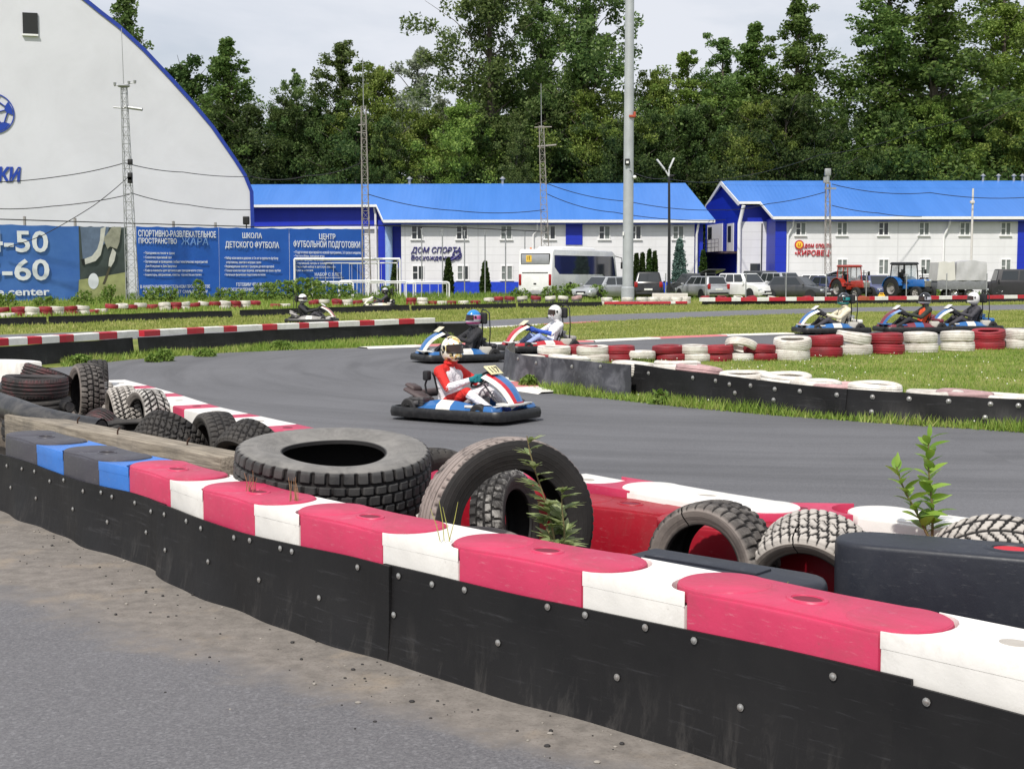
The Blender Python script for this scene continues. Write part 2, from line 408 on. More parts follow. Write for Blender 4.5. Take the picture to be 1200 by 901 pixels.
def grass(name, pxpoly, n, h, w, m, lean=.5, lump=.5, world=None):
    poly = world or [(p.x, p.y) for p in GP(pxpoly)]
    A = np.array(poly); lo, hi = A.min(0), A.max(0); X = []; Y = []; c = 0
    while c < n:
        x = RNG.uniform(lo[0], hi[0], n*2); y = RNG.uniform(lo[1], hi[1], n*2)
        k = inpoly(x, y, poly)
        u = np.sin(x*2.1+1.3*np.sin(y*1.7))+np.sin(y*2.9+1.1*np.sin(x*1.3))+np.sin(x*.7-y*.9)
        k &= RNG.uniform(0, 1, n*2) < 1-lump*(.5-.17*u)
        X.append(x[k]); Y.append(y[k]); c += k.sum()
    X = np.concatenate(X)[:n]; Y = np.concatenate(Y)[:n]
    u = .75+.2*(np.sin(X*3.1+np.sin(Y*2.2))+np.sin(Y*2.7+np.sin(X*3)))/2
    H = RNG.uniform(h[0], h[1], n)*u; a = RNG.uniform(0, 2*PI, n); W = RNG.uniform(.6, 1.3, n)*w
    la = RNG.uniform(0, 2*PI, n); ll = RNG.uniform(.1, 1, n)*lean*H
    V = np.empty((n, 3, 3)); dx, dy = np.cos(a)*W/2, np.sin(a)*W/2
    V[:, 0] = np.stack([X-dx, Y-dy, np.full(n, .004)], 1); V[:, 1] = np.stack([X+dx, Y+dy, np.full(n, .004)], 1)
    V[:, 2] = np.stack([X+np.cos(la)*ll, Y+np.sin(la)*ll, H], 1)
    return tag(npmesh(name, V.reshape(-1, 3), np.arange(n*3).reshape(-1, 3), m), kind='stuff')
grass('grass', PEN, 60000, (.03, .10), .022, M_GRASS)
grass('grass', [(592, 442), (650, 462), (720, 469), (800, 478), (900, 487), (1050, 498), (1200, 508), (1400, 520), (1400, 512), (1200, 498), (1050, 488), (900, 476), (800, 464), (700, 450), (600, 436)], 16000, (.05, .20), .02, M_GRASS, .8)
grass('grass', [(540, 386), (700, 377), (860, 370.5), (1000, 366), (1250, 363), (1400, 360), (1400, 378), (1200, 384), (925, 391), (775, 396), (680, 400), (540, 403)], 62000, (.03, .10), .035, M_GDRY)
grass('grass', [(72, 431), (150, 422), (270, 413.5), (430, 407), (530, 402), (530, 391), (400, 397), (200, 410), (72, 425)], 16000, (.04, .22), .026, M_GRASS, .8)
grass('grass', [(-60, 400), (0, 392), (200, 386), (400, 381), (560, 376), (700, 369), (860, 364), (1000, 360.5), (1200, 357), (1320, 355), (1320, 351), (820, 353), (480, 360), (0, 379), (-60, 381)], 75000, (.04, .16), .05, M_GDRY)
grass('grass', [(-80, 382), (0, 377), (480, 358), (820, 354), (820, 345), (-80, 355)], 40000, (.08, .32), .06, M_GRASS)
grass('weeds', [(-60, 354), (0, 353), (320, 352), (600, 351), (1320, 350), (1320, 346.5), (-60, 347)], 30000, (.15, .6), .09, M_WEED)
# clover heads in the island turf
n = 190; poly = [(p.x, p.y) for p in GP(PEN)]; A = np.array(poly)
x = RNG.uniform(A[:, 0].min(), 9, 4000); y = RNG.uniform(A[:, 1].min(), A[:, 1].max(), 4000); k = inpoly(x, y, poly); x, y = x[k][:n], y[k][:n]
mb = MB()
for a_, b_ in zip(x, y): mb.sphere((a_, b_, .085), .011, n=5, m=3)
tag(mb.build('clover_flowers', mat('clover_white', S(226, 226, 214), .8)), kind='stuff')
# pebbles and crumbs of rubber on the sandy strip
mb = MB()
for i in range(330):
    l = random.uniform(2.5, NEAR.len-.5); p = NEAR.at(l); t = NEAR.dir(l); q = p+Vector((t.y, -t.x, 0))*(abs(random.gauss(.1, .34))+.04)
    r_ = random.choice([.003, .003, .004, .004, .005, .006, .009]); mb.sphere((q.x, q.y, .004+r_*.4), (r_*random.uniform(.8, 1.5), r_*random.uniform(.7, 1.2), r_*.7), random.choice([0, 0, 0, 1]), n=6, m=4)
tag(mb.build('pebbles', [mat('rubber_crumb', S(46, 44, 44), .8), mat('pebble', S(150, 144, 136), .8)]), kind='stuff')
# ------------------------------------------------------------ plastic block barriers
def plastic(name, rgb, dirt=S(90, 82, 74), amt=.3):
    m, nt, b = newmat(name); b.inputs['Roughness'].default_value = .42; b.inputs['Specular IOR Level'].default_value = .4
    b.inputs['Subsurface Weight'].default_value = 0
    co = coords(nt)
    c = ramp(nt, noise(nt, 3, 5, .6, co), [(.3, tuple(x*.88 for x in rgb)), (.7, tuple(min(1, x*1.08) for x in rgb))])
    mp = N(nt, 'ShaderNodeMapping'); mp.inputs['Scale'].default_value = (3, 3, 14); lin(nt, co, mp.inputs['Vector'])
    sc1 = noise(nt, 5, 8, .75, mp.outputs[0], .2)
    c = mix(nt, ramp(nt, sc1, [(.58, 0.0), (.74, amt)]), c, tuple(min(1, x*.5+.33) for x in rgb))
    d = noise(nt, 2.6, 9, .72, co, .8)
    c = mix(nt, ramp(nt, d, [(.48, 0.0), (.8, amt*1.3)]), c, dirt)
    mp3 = N(nt, 'ShaderNodeMapping'); mp3.inputs['Scale'].default_value = (1.2, 1.2, 22); mp3.inputs['Rotation'].default_value = (.12, .08, 0); lin(nt, co, mp3.inputs['Vector'])
    c = mix(nt, ramp(nt, noise(nt, 3.5, 9, .8, mp3.outputs[0], .5), [(.60, 0.0), (.70, amt)]), c, tuple(x*.35 for x in rgb))
    fl = noise(nt, 34, 4, .7, co)
    c = mix(nt, ramp(nt, fl, [(.2, .5), (.34, 0.0)]), c, dirt)
    lin(nt, c, b.inputs['Base Color']); lin(nt, ramp(nt, d, [(.3, .36), (.7, .62)]), b.inputs['Roughness'])
    bump(nt, b, noise(nt, 7, 5, .6, co), .25, .012); return m
P_RED = plastic('red_plastic', S(194, 56, 92), S(90, 82, 74), .42); P_RED_SHADED = plastic('shaded_red_plastic', S(154, 16, 36))  # second red is deeper, with shade between the rows put into its colour
P_WHITE = plastic('white_plastic', S(236, 233, 228), S(120, 108, 94), .42)
P_BLACK = plastic('black_plastic', S(66, 64, 72), S(110, 104, 98), .3); P_BLUE = plastic('blue_plastic', S(62, 122, 205))
P_NAVY = plastic('black_blue_plastic', S(38, 41, 50), S(80, 80, 84), .2)
M_HOLE_SHADE = mat('hole_shade', S(24, 14, 16), .9)  # dark fill painted for the shade inside a finger hole
HOLE_SHADES = {'red_plastic': mat('red_hole_shade', S(112, 22, 46), .7), 'shaded_red_plastic': mat('red_hole_shade', S(112, 22, 46), .7), 'white_plastic': mat('pale_hole_shade', S(170, 164, 156), .7)}  # darker plastic tones that paint the hole's shade on a flat oval
def arc(cx, r, a0, a1, n=14): return [(cx+r*math.cos(a0+(a1-a0)*i/n), r*math.sin(a0+(a1-a0)*i/n)) for i in range(n+1)]
BW = .36
def disc_block(L, H, m, name='plastic_block', hole=None, W=BW, hs=.8):
    """hollow kart barrier block: two round tongues on top that lap over the neighbours, finger hole in the middle"""
    hole = hole or HOLE_SHADES.get(m.name, M_HOLE_SHADE); mb = MB(); r = W/2-.004
    mb.prism([(-L/2, -W/2), (L/2, -W/2), (L/2, W/2), (-L/2, W/2)], 0, H-.012, 0, bev=.014)
    # top slab: stadium with two creases and waist
    wst = r*.93; cr = L*.5-r*.98 if L > 2.2*r else L*.2
    out = arc(L/2-r*.22, r, -PI/2, PI/2)+[(cr*.28, wst), (-cr*.28, wst)]+arc(-L/2+r*.22, r, PI/2, PI*1.5)+[(-cr*.28, -wst), (cr*.28, -wst)]
    mb.prism(out, H-.060, H-.002, 0, bev=.010)
    for s in (-1, 1):
        mb.prism([(x, y) for x, y in arc(s*(L/2-r*.22), r*.97, 0, 2*PI, 30)[:-1]], H-.03, H+.0015, 0, bev=.010)
    # finger hole: raised lip round a flat oval with the hole's shade painted on
    if L < .45: return mb.build(name, [m, hole], ang=40)
    lip = [(x*1.30*hs, y*hs) for x, y in arc(0, .062, 0, 2*PI, 22)[:-1]]
    mb.lathe([(.052*hs, H-.010), (.058*hs, H+.004), (.072*hs, H+.0035), (.08*hs, H-.008)], 22, 0, Matrix.Scale(1.35, 4, (1, 0, 0)))
    mb.prism([(x*.86, y*.86) for x, y in lip], H-.004, H-.0005, 1)
    return mb.build(name, [m, hole], ang=40)
def notch_block(L, H, m, name='plastic_block', W=BW):
    """the in-between block: plain prism whose top is cut round at both ends to take the neighbours' tongues"""
    mb = MB(); r = W/2-.002
    mb.prism([(-L/2, -W/2), (L/2, -W/2), (L/2, W/2), (-L/2, W/2)], 0, H-.064, 0, bev=.010, top_bev=False)
    e = L/2; k = min(r*.8, e*.8)
    mb.prism([(-e, -W/2), (e, -W/2)]+[(e-k*math.cos(q), r*.985*math.sin(q)) for q in np.linspace(-PI/2, PI/2, 13)]+[(e, W/2), (-e, W/2)]+[(-e+k*math.cos(q), r*.985*math.sin(q)) for q in np.linspace(PI/2, -PI/2, 13)], H-.066, H-.010, 0, bev=.010, bot_bev=False)
    if m.name in HOLE_SHADES and L > .5:
        q = [(x*1.0, y*.8) for x, y in arc(0, .05, 0, 2*PI, 20)[:-1]]; mb.prism(q, H-.012, H-.0085, 1)
    return mb.build(name, [m, HOLE_SHADES.get(m.name, M_HOLE_SHADE)], ang=40)
def plain_block(L, H, m, W=BW):
    mb = MB(); mb.prism([(-L/2, -W/2), (L/2, -W/2), (L/2, W/2), (-L/2, W/2)], 0, H, 0, bev=.014)
    if L > .25: mb.prism([(x, y*.8) for x, y in arc(0, .05, 0, 2*PI, 20)[:-1]], H-.01, H+.0015, 1)  # no real recess: flat oval in the painted hole shade
    return mb.build('plastic_block', [m, HOLE_SHADES.get(m.name, M_HOLE_SHADE)], ang=40)
def place(o, p, t, z=0, off=0):
    n = Vector((-t.y, t.x, 0)); q = p+n*off; o.location = (q.x, q.y, z); o.rotation_euler = (0, 0, math.atan2(t.y, t.x)); return o
edges = [-190, -150, -105, -75, -32, 3, 40, 70, 112, 146, 195, 232, 293, 345, 445, 530, 672, 793, 1022, 1216]
cols = ['blue', 'black', 'blue', 'black', 'blue', 'black', 'blue', 'black', 'blue', 'red', 'white', 'red', 'white', 'red', 'white', 'red', 'white', 'red', 'white']
NLAB = {5: 'black plastic block at the far left end of the front barrier row', 6: 'blue plastic block between the two leftmost black blocks of the front row',
        7: 'black plastic block between the two blue blocks in the front barrier row', 8: 'blue plastic block right beside the first red block of the front row',
        9: 'short red plastic block next to the last blue block in the front row', 10: 'small white plastic block nearest to the blue blocks in the front row',
        11: 'red plastic block in the front row, second red one from the blue blocks', 12: 'white plastic block in front of the big truck tyre, dry stalks beside it',
        13: 'red plastic block directly in front of the big flat truck tyre', 14: 'white plastic block in the front row just left of the big leaning tyre weed',
        15: 'long red plastic block in front of the grey-green weed and leaning tyre', 16: 'white plastic block in the front row left of the nearest red block',
        17: 'nearest and longest red plastic block of the front barrier row', 18: 'nearest white plastic block, at the right end of the front barrier row'}
PM = {'red': P_RED, 'white': P_WHITE, 'blue': P_BLUE, 'black': P_BLACK}
for i, c in enumerate(cols):
    a, b = NEAR.at_px(edges[i]), NEAR.at_px(edges[i+1])
    if i == 18: b = a+.72
    if i < 5: continue
    L = (b-a)-.004; mid = (a+b)/2; t = (NEAR.at(b)-NEAR.at(a)).normalized(); H = np.interp(edges[i], [0, 400, 1200], [.545, .56, .585])
    o = disc_block(L, H, PM[c]) if c in ('red', 'black') else notch_block(L, H, PM[c])
    place(o, (NEAR.at(a)+NEAR.at(b))/2, t, .006, BW/2+.035)
    tag(o, NLAB[i], 'barrier block', 'front row barrier blocks')
# ------------------------------------------------------------ rubber skirts with bolts
def rubber_belt(name):
    m, nt, b = newmat(name); b.inputs['Specular IOR Level'].default_value = .38
    co = coords(nt, 'Generated'); oc = coords(nt)
    mp = N(nt, 'ShaderNodeMapping'); mp.inputs['Scale'].default_value = (1, 1, .22); lin(nt, oc, mp.inputs['Vector'])
    c = ramp(nt, noise(nt, 2.4, 6, .6, oc), [(.3, S(15, 15, 17)), (.7, S(27, 26, 27))])
    # worn grey scuffs near the ground
    sx = N(nt, 'ShaderNodeSeparateXYZ'); lin(nt, oc, sx.inputs[0])
    low = ramp(nt, sx.outputs[2], [(.02, 1.0), (.26, 0.0)])
    sm = noise(nt, 9, 9, .75, mp.outputs[0], .6)
    f = mix(nt, 1.0, ramp(nt, sm, [(.52, 0.0), (.70, .22)]), low, 'MULTIPLY')
    c = mix(nt, f, c, S(118, 114, 110))
    mp2 = N(nt, 'ShaderNodeMapping'); mp2.inputs['Scale'].default_value = (.6, .6, 9); lin(nt, oc, mp2.inputs['Vector'])
    scr = noise(nt, 4, 7, .75, mp2.outputs[0], .3)
    c = mix(nt, ramp(nt, scr, [(.57, 0.0), (.74, .38)]), c, S(88, 88, 92))
    lin(nt, c, b.inputs['Base Color']); lin(nt, ramp(nt, noise(nt, 3, 5, .6, oc), [(.3, .48), (.7, .72)]), b.inputs['Roughness'])
    bump(nt, b, noise(nt, 3.5, 4, .5, mp.outputs[0]), .35, .04); return m
M_BELT = rubber_belt('rubber_belt')
M_BOLT = mat('zinc_bolt', S(178, 178, 176), .4, .7, var=.1, dirt=S(120, 86, 60), dirt_amt=.6, dscale=40)
def skirt(name, path, l0, l1, h, off, label, group, wav=.008, bolts=(), thick=.012, h1=None, step=.06, parent=None, zb=.004, m=None):
    """vertical strip of conveyor belt following a path, gently wavy; bolts are parts"""
    n = max(2, int((l1-l0)/step)); mb = MB(); rows = []; K = 5
    base = path.at((l0+l1)/2)
    for i in range(n+1):
        l = l0+(l1-l0)*i/n; p = path.at(l); t = path.dir(l); nn = Vector((-t.y, t.x, 0)); hh = h if h1 is None else h+(h1-h)*i/n
        ph = l*2.1; row = []
        for k in range(K+1):
            z = zb+(hh-zb)*k/K
            wv = wav*(math.sin(ph*2.3+k*.4)+.6*math.sin(ph*5.1+1.7*k*.3))*(1.3-k/K)-(.035*(1-k/K)**2 if wav > .001 else 0)
            q = p+nn*(off+wv)-base; row.append((Vector((q.x, q.y, z+.006*math.sin(ph*1.3+.4)*k/K))))
        rows.append((row, nn))
    vs = []; fs = []
    for row, nn in rows:
        vs += [v for v in row]+[v+nn*thick for v in row]
    S2 = 2*(K+1)
    for i in range(n):
        a = i*S2; b = a+S2
        for k in range(K): fs += [(a+k, b+k, b+k+1, a+k+1), (a+K+1+k, a+K+2+k, b+K+2+k, b+K+1+k)]
        fs += [(a+K, b+K, b+2*K+1, a+2*K+1)]
    for a in (0, n*S2): fs.append([a+k for k in range(K+1)]+[a+K+1+k for k in range(K, -1, -1)])
    mb.add(vs, fs); o = mb.build(name, m or M_BELT, parent, 50)
    if parent is None:
        o.location = base; tag(o, label, 'rubber skirt', group)
    for (l, z, r_) in bolts:
        if not (l0+.03 < l < l1-.03): continue
        p = path.at(l); t = path.dir(l); nn = Vector((-t.y, t.x, 0)); q = p+nn*(off-.004)-base
        k = z/h*K; ph = l*2.1; wv = wav*(math.sin(ph*2.3+k*.4)+.6*math.sin(ph*5.1+1.7*k*.3))*(1.3-k/K)-(.035*(1-k/K)**2 if wav > .001 else 0)
        q += nn*wv; M = Matrix.Translation((q.x, q.y, z)) @ nn.to_track_quat('-Z', 'Y').to_matrix().to_4x4()
        bm_ = MB(); bm_.lathe([(0, .001), (r_*1.35, .001), (r_*1.35, .004), (r_*.9, .005), (r_*.85, r_*.7), (r_*.4, r_*.95), (0, r_*.95)], 10, 0, M)
        bm_.build('bolt', M_BOLT, o)
    return o
bolts = []
for px, z in [(8, .34), (26, .35), (40, .36), (57, .33), (75, .37), (97, .34), (117, .36), (130, .35), (155, .35), (177, .34), (197, .36), (222, .37), (237, .36), (278, .37), (296, .38), (331, .38), (346, .38), (418, .385), (466, .39), (505, .39), (540, .40), (637, .405), (684, .405), (757, .41), (814, .405), (971, .40), (1080, .40),
              (15, .2), (41, .18), (87, .21), (125, .19), (170, .2), (200, .17), (248, .2), (310, .2), (381, .2), (463, .215), (585, .22), (720, .2), (868, .215)]:
    bolts.append((NEAR.at_px(px), z, .0100))
SK = 'rubber skirts of the front row'
l_s = NEAR.at_px(-90); l_a, l_b, l_c, l_d = NEAR.at_px(192), NEAR.at_px(456), NEAR.at_px(1060), NEAR.len-.05
skirt('rubber_skirt', NEAR, l_s, l_a, .40, .018, 'scuffed rubber skirt below the black and blue blocks at far left', SK, .013, bolts, h1=.40)
skirt('rubber_skirt', NEAR, l_a-.05, l_b, .40, .000, 'wavy rubber skirt below the short red and white front blocks', SK, .012, bolts, h1=.42)
skirt('rubber_skirt', NEAR, l_b-.06, l_c, .42, .016, 'long smooth black rubber skirt below the larger front blocks', SK, .004, bolts, h1=.445)
skirt('rubber_skirt', NEAR, l_c-.05, l_d, .43, .002, 'rubber skirt below the nearest white block at lower right', SK, .004, bolts, h1=.43)
# ------------------------------------------------------------ the row along the track edge
def GH(px, py, z): return G(px, py, z)
BACK = Path([GH(x, y, .46) for x, y in [(60, 432), (118, 447), (165, 461), (215, 478), (275, 492), (350, 510), (430, 527), (520, 543), (620, 556), (690, 569), (725, 575), (880, 603), (1000, 606), (1130, 626), (1260, 660)]])
bp = [(112, 'white'), (137, 'red'), (146, 'white'), (166, 'red'), (176, 'white'), (203, 'red'), (216, 'white'), (248, 'red'), (262, 'white'), (303, 'red'), (325, 'white'), (388, 'red'), (440, 'white'), (500, 'red'), (545, 'white'), (600, 'red'), (634, 'white'), (690, 'red'), (724, 'white'), (886, 'red'), (988, 'white'), (1135, 'red'), (1260, None)]
BLAB = {700: 'red plastic block at the track edge, just right of the leaning tyre', 724: 'long white plastic block at the track edge behind the split tyre', 886: 'red plastic block at the track edge between two long white blocks', 988: 'white plastic block at the track edge behind the leafy sapling'}
cnt = {'red': 0, 'white': 0}; ORD = 'first second third fourth fifth sixth seventh eighth ninth tenth eleventh twelfth thirteenth fourteenth fifteenth sixteenth seventeenth eighteenth nineteenth twentieth'.split()
for i in range(len(bp)-1):
    x0, c = bp[i]; x1 = bp[i+1][0]
    a, b = BACK.at_px(x0), BACK.at_px(x1); t = (BACK.at(b)-BACK.at(a)).normalized()
    if x0 >= 690: H = .47
    else: H = .44
    cnt[c] += 1; big = b-a-.006
    if big < .12: continue
    o = plain_block(big, H, PM[c]) if x0 < 690 else (disc_block(big-.11, H, P_WHITE) if c == 'white' else notch_block(big+.18, H, P_RED))
    place(o, (BACK.at(a)+BACK.at(b))/2, t, .01, .18)
    lab = BLAB.get(x0) or (BLAB[700] if x0 == 690 else '%s plastic block in the row along the track edge, %s %s one from the left' % (c, ORD[cnt[c]-1], c))
    if x0 > 1100: lab = 'red plastic block behind the chevron tread tyre at the right edge'
    tag(o, lab, 'barrier block', 'barrier blocks along the track edge')
# curved white block at the left end
mb = MB(); c0 = G(8, 456, 0); pts = []
for q in np.linspace(-.9, .75, 16): pts.append((1.15*math.sin(q), 1.15*math.cos(q)-1.15))
pts = pts+[(x*.72, (y+1.15)*.72-1.15) for x, y in pts[::-1]]
mb.prism(pts, 0, .41, 0, bev=.03); o = mb.build('plastic_block', [P_WHITE]); o.location = (c0.x-.1, c0.y+.35, .01); o.rotation_euler = (0, 0, -.25)
tag(o, 'large curved white plastic block behind the flat tyre at far left', 'barrier block')
# loose red blocks between the rows, lying in front of the track-edge row
for px, py, L, rz, H, lab in [(585, 650, .62, -.60, .44, 'red plastic block seen through the hole of the leaning tyre'), (738, 680, .70, -.62, .42, 'shaded red plastic block to the right of the leaning tyre, in its shadow'),
                          (868, 712, .66, -.62, .42, 'shaded red plastic block seen through the hole of the split tyre'), (985, 740, .60, -.6, .44, 'shaded red plastic block beside the black block, below the grey tyre'), (1150, 752, .6, -.5, .42, 'red plastic block under the finger hole of the black block')]:
    p = G(px, py, 0); o = disc_block(L, H, P_RED_SHADED); o.location = (p.x, p.y, .012); o.rotation_euler = (0, 0, rz)
    tag(o, lab, 'barrier block', 'loose blocks between the rows')
# black blocks
p = G(1182, 798, 0)
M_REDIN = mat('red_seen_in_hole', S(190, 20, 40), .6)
mb = MB(); mb.prism(arc(-.58, .17, PI/2, PI*1.5, 10)+[(.70, -.17), (.70, .17)], 0, .545, 0, bev=.022, seg=3); mb.lathe([(.055, .538), (.062, .551), (.078, .550), (.09, .542)], 22, 0, Matrix.Translation((-.02, 0, 0)) @ Matrix.Scale(1.4, 4, (1, 0, 0)))
mb.prism([(x*1.35-.02, y*.95) for x, y in arc(0, .055, 0, 2*PI, 20)[:-1]], .540, .5475, 1); o = mb.build('plastic_block', [P_NAVY, M_REDIN], ang=40); o.location = (p.x+.02, p.y, .012); o.rotation_euler = (0, 0, -.44)
tag(o, 'large black plastic block standing behind the front row at the right edge', 'barrier block')
p = G(838, 800, 0)
mb = MB(); mb.prism([(-.42, -.15), (.34, -.15)]+arc(.34, .15, -PI/2, PI/2, 8)+[(-.42, .15)], 0, .485, 0, bev=.03, seg=3)
mb.box((-.05, 0, .488), (.55, .12, .014), 0, bev=.005); o = mb.build('plastic_block', [P_NAVY]); o.location = (p.x, p.y, .012); o.rotation_euler = (0, 0, -.72)
tag(o, 'low black plastic block lying behind the white and nearest red front blocks', 'barrier block')
# ------------------------------------------------------------ weathered beam and pipes
def timber():
    m, nt, b = newmat('weathered_timber'); b.inputs['Roughness'].default_value = .9
    co = coords(nt); mp = N(nt, 'ShaderNodeMapping'); mp.inputs['Scale'].default_value = (.5, 9, 9); lin(nt, co, mp.inputs['Vector'])
    c = ramp(nt, noise(nt, 4, 8, .7, mp.outputs[0], .3), [(.3, S(84, 76, 66)), (.5, S(140, 130, 116)), (.72, S(176, 166, 150))])
    c = mix(nt, ramp(nt, noise(nt, 3, 6, .7, co), [(.5, 0.0), (.7, .6)]), c, S(88, 84, 78))
    lin(nt, c, b.inputs['Base Color']); bump(nt, b, noise(nt, 5, 6, .7, mp.outputs[0]), .6, .02); return m
def beam(a, b, w, h, z, m, name, label, cat):
    d = b-a; L = d.length; mb = MB(); mb.box((L/2, 0, 0), (L, w, h), 0, bev=.012)
    # drop a little irregularity into the arrises
    o = mb.build(name, m); o.location = a+Vector((0, 0, z)); o.rotation_euler = (0, -math.asin((b.z-a.z)/L), math.atan2(d.y, d.x)); return tag(o, label, cat)
A_ = G(22, 500, .45); B_ = G(278, 560, .42); A_.z = 0; B_.z = 0
bo = beam(A_, B_, .24, .28, .42, timber(), 'timber_beam', 'weathered grey timber beam lying behind the front row at left', 'beam')
mb = MB()
for f_, s_ in ((.12, .05), (.3, .04), (.55, -.05), (.8, .03)):
    L = (B_-A_).length; mb.tube([(L*f_, s_, .135), (L*f_+.004, s_, .17), (L*f_+.02, s_+.01, .19)], .006, 6)
mb.build('nail', mat('rusty_nail', S(70, 50, 40), .8, .3), bo)
mb = MB(); mb.box((L*.32, 0, -.275), (.12, .22, .27), 0); mb.box((L*.85, 0, -.275), (.12, .22, .27), 0); mb.build('bearer', timber(), bo)
M_PIPE = mat('black_pipe', S(40, 40, 43), .42, var=.2, scale=5, dirt=S(120, 116, 110), dirt_amt=.5, dscale=5, bmp=.2)
def pipe(pts, r, label):
    mb = MB(); c = pts[0]; P2 = Path(pts, .15); q = [Vector((P2.at(l).x, P2.at(l).y, 0)) for l in np.linspace(0, P2.len, 14)]
    zs = np.interp(np.linspace(0, 1, 14), np.linspace(0, 1, len(pts)), [p[2] for p in pts])
    q = [Vector((a.x-c[0], a.y-c[1], z)) for a, z in zip(q, zs)]
    mb.tube(q, r, 14, 0, cap=False); mb.tube(q, r*.86, 14, 0, cap=True)
    o = mb.build('rubber_pipe', M_PIPE, ang=60, fix=False); o.location = (c[0], c[1], 0); return tag(o, label, 'pipe', 'black pipes beside the beam')
def PZ(px, py, z): v = G(px, py, z); return (v.x, v.y, z)
pipe([PZ(-60, 453, .64), PZ(0, 471, .62), PZ(50, 485, .58), PZ(118, 505, .47)], .10, 'thick black pipe slanting down behind the timber beam')
pipe([PZ(-60, 436, .52), PZ(0, 452, .50), PZ(40, 464, .47), PZ(82, 477, .42)], .055, 'thin black pipe above the thick one at far left')
# ------------------------------------------------------------ striped rails on belts (mid distance)
M_RR = mat('rail_red', S(186, 32, 52), .5, var=.12, scale=3, dirt=S(120, 90, 80), dirt_amt=.4); M_RW = mat('rail_white', S(232, 230, 226), .55, var=.05, scale=3, dirt=S(140, 130, 118), dirt_amt=.4)
M_RO = mat('rail_rusty', S(168, 86, 62), .7, var=.2)
def rail_barrier(pts, stripes, railh, label, group, toph, wd=.22, belt=True, l=None):
    """pts: ground pixel points; stripes: list of (px, colour index) where each colour starts; rail follows the path"""
    pa = Path([G(x, y) for x, y in pts], .08); base = pa.at(pa.len/2); root = thing('track_barrier', label, 'barrier', base, 0, group)
    mb = MB(); ls = [pa.at_px(px) for px, c in stripes]
    for i in range(len(stripes)-1):
        c = stripes[i][1]
        if c is None: continue
        a, b = ls[i]+.004, ls[i+1]-.004; k = max(1, int((b-a)/.5)); prev = None
        for j in range(k+1):
            d = a+(b-a)*j/k; p = pa.at(d)-base; t = pa.dir(d); n = Vector((-t.y, t.x, 0))
            row = [p+n*.0+Vector((0, 0, toph-railh)), p+Vector((0, 0, toph-.015)), p+n*.015+Vector((0, 0, toph)), p+n*(wd-.015)+Vector((0, 0, toph)), p+n*wd+Vector((0, 0, toph-.015)), p+n*wd+Vector((0, 0, toph-railh))]
            if prev:
                for q in range(5): mb.quad(prev[q], prev[q+1], row[q+1], row[q], c)
                mb.quad(prev[5], prev[0], row[0], row[5], c)
            if j in (0, k): mb.add(row, [list(range(6))], c)
            prev = row
    mb.build('striped_rail', [M_RR, M_RW, M_RO], root, 20)
    if belt:
        o = skirt('belt', pa, ls[0]-(.6 if ls[0] > .7 else 0), ls[-1], toph-railh-.006, .012, None, None, .012, (), step=.2, parent=root)
    return root, pa
LB = [(-60, 436), (0, 431), (65, 426), (165, 417), (290, 408), (400, 401.5), (512, 395.5), (560, 393.5)]
rail_barrier(LB[:4], [(-40, 1), (-8, 0), (13, 1), (34, 0), (50, 1), (71, 0), (88, 1), (116, 0), (137, 1), (164, None)], .14, 'black belt barrier with striped rail at far left beside the track', 'striped rail barriers', .53)
rail_barrier([(120, 421.5)]+LB[3:], [(168.5, 0), (189, 1), (221, 0), (239, 1), (262, 0), (279, 1), (308, 0), (325, 1), (350, 0), (363, 1), (385, 0), (398, 1), (422, 0), (438, 1), (467, 0), (486, 1), (511, None)], .13, 'long black belt barrier with striped rail left of the karts', 'striped rail barriers', .52)
# dark end of the belt without rail
paE = Path([G(x, y) for x, y in LB[3:]], .08)
skirt('rubber_skirt', paE, paE.at_px(513), paE.at_px(556), .36, .0, 'short black belt at the end of the striped rail behind the karts', None, .01, (), step=.2)
# right far striped rail
rail_barrier([(800, 358.5), (860, 358), (1000, 356.8), (1200, 354.2), (1300, 352.8)], [(822, 1), (839, 0), (857, 1), (868, 0), (887, 1), (901, 0), (921, 1), (934, 0), (954, 1), (967, 0), (986, 1), (1004, 2), (1019, 0), (1025, 1), (1041, 0), (1063, 1), (1078, 0), (1100, 1), (1115, 0), (1138, 1), (1154, 0), (1177, 1), (1192, 0), (1215, 1), (1240, 0), (1275, None)], .2, 'long red and white rail in front of the parked tractors', 'far striped rails', .42, .25)
rail_barrier([(700, 358.8), (750, 358.6), (812, 358.0)], [(708, 0), (786, 1), (792, 0), (806, None)], .12, 'low red painted rail at the foot of the tall light pole', 'far striped rails', .22, .25)
# black belts at the foot of the far tyre rows
def far_belt(pts, h, label):
    pa = Path([G(x, y) for x, y in pts], .2); return skirt('rubber_skirt', pa, .02, pa.len-.02, h, 0, label, 'black belts along the far track', .02, (), step=.4)
far_belt([(-60, 384.5), (0, 382.5), (55, 380.6)], .27, 'low black belt at far left below the double tyre row')
far_belt([(57, 380.6), (190, 375), (272, 372.2)], .27, 'black belt below the red and white tyres under the blue banners')
far_belt([(281, 372), (330, 370.2), (400, 367.5), (480, 364.8)], .28, 'black belt behind the distant kart with the seated driver')
far_belt([(482, 364.8), (560, 362.5), (605, 361.5)], .25, 'black belt in front of the blue plinth and white goals')
far_belt([(607, 361.4), (660, 360.4), (706, 359.6)], .25, 'dirty black belt in front of the white coach')
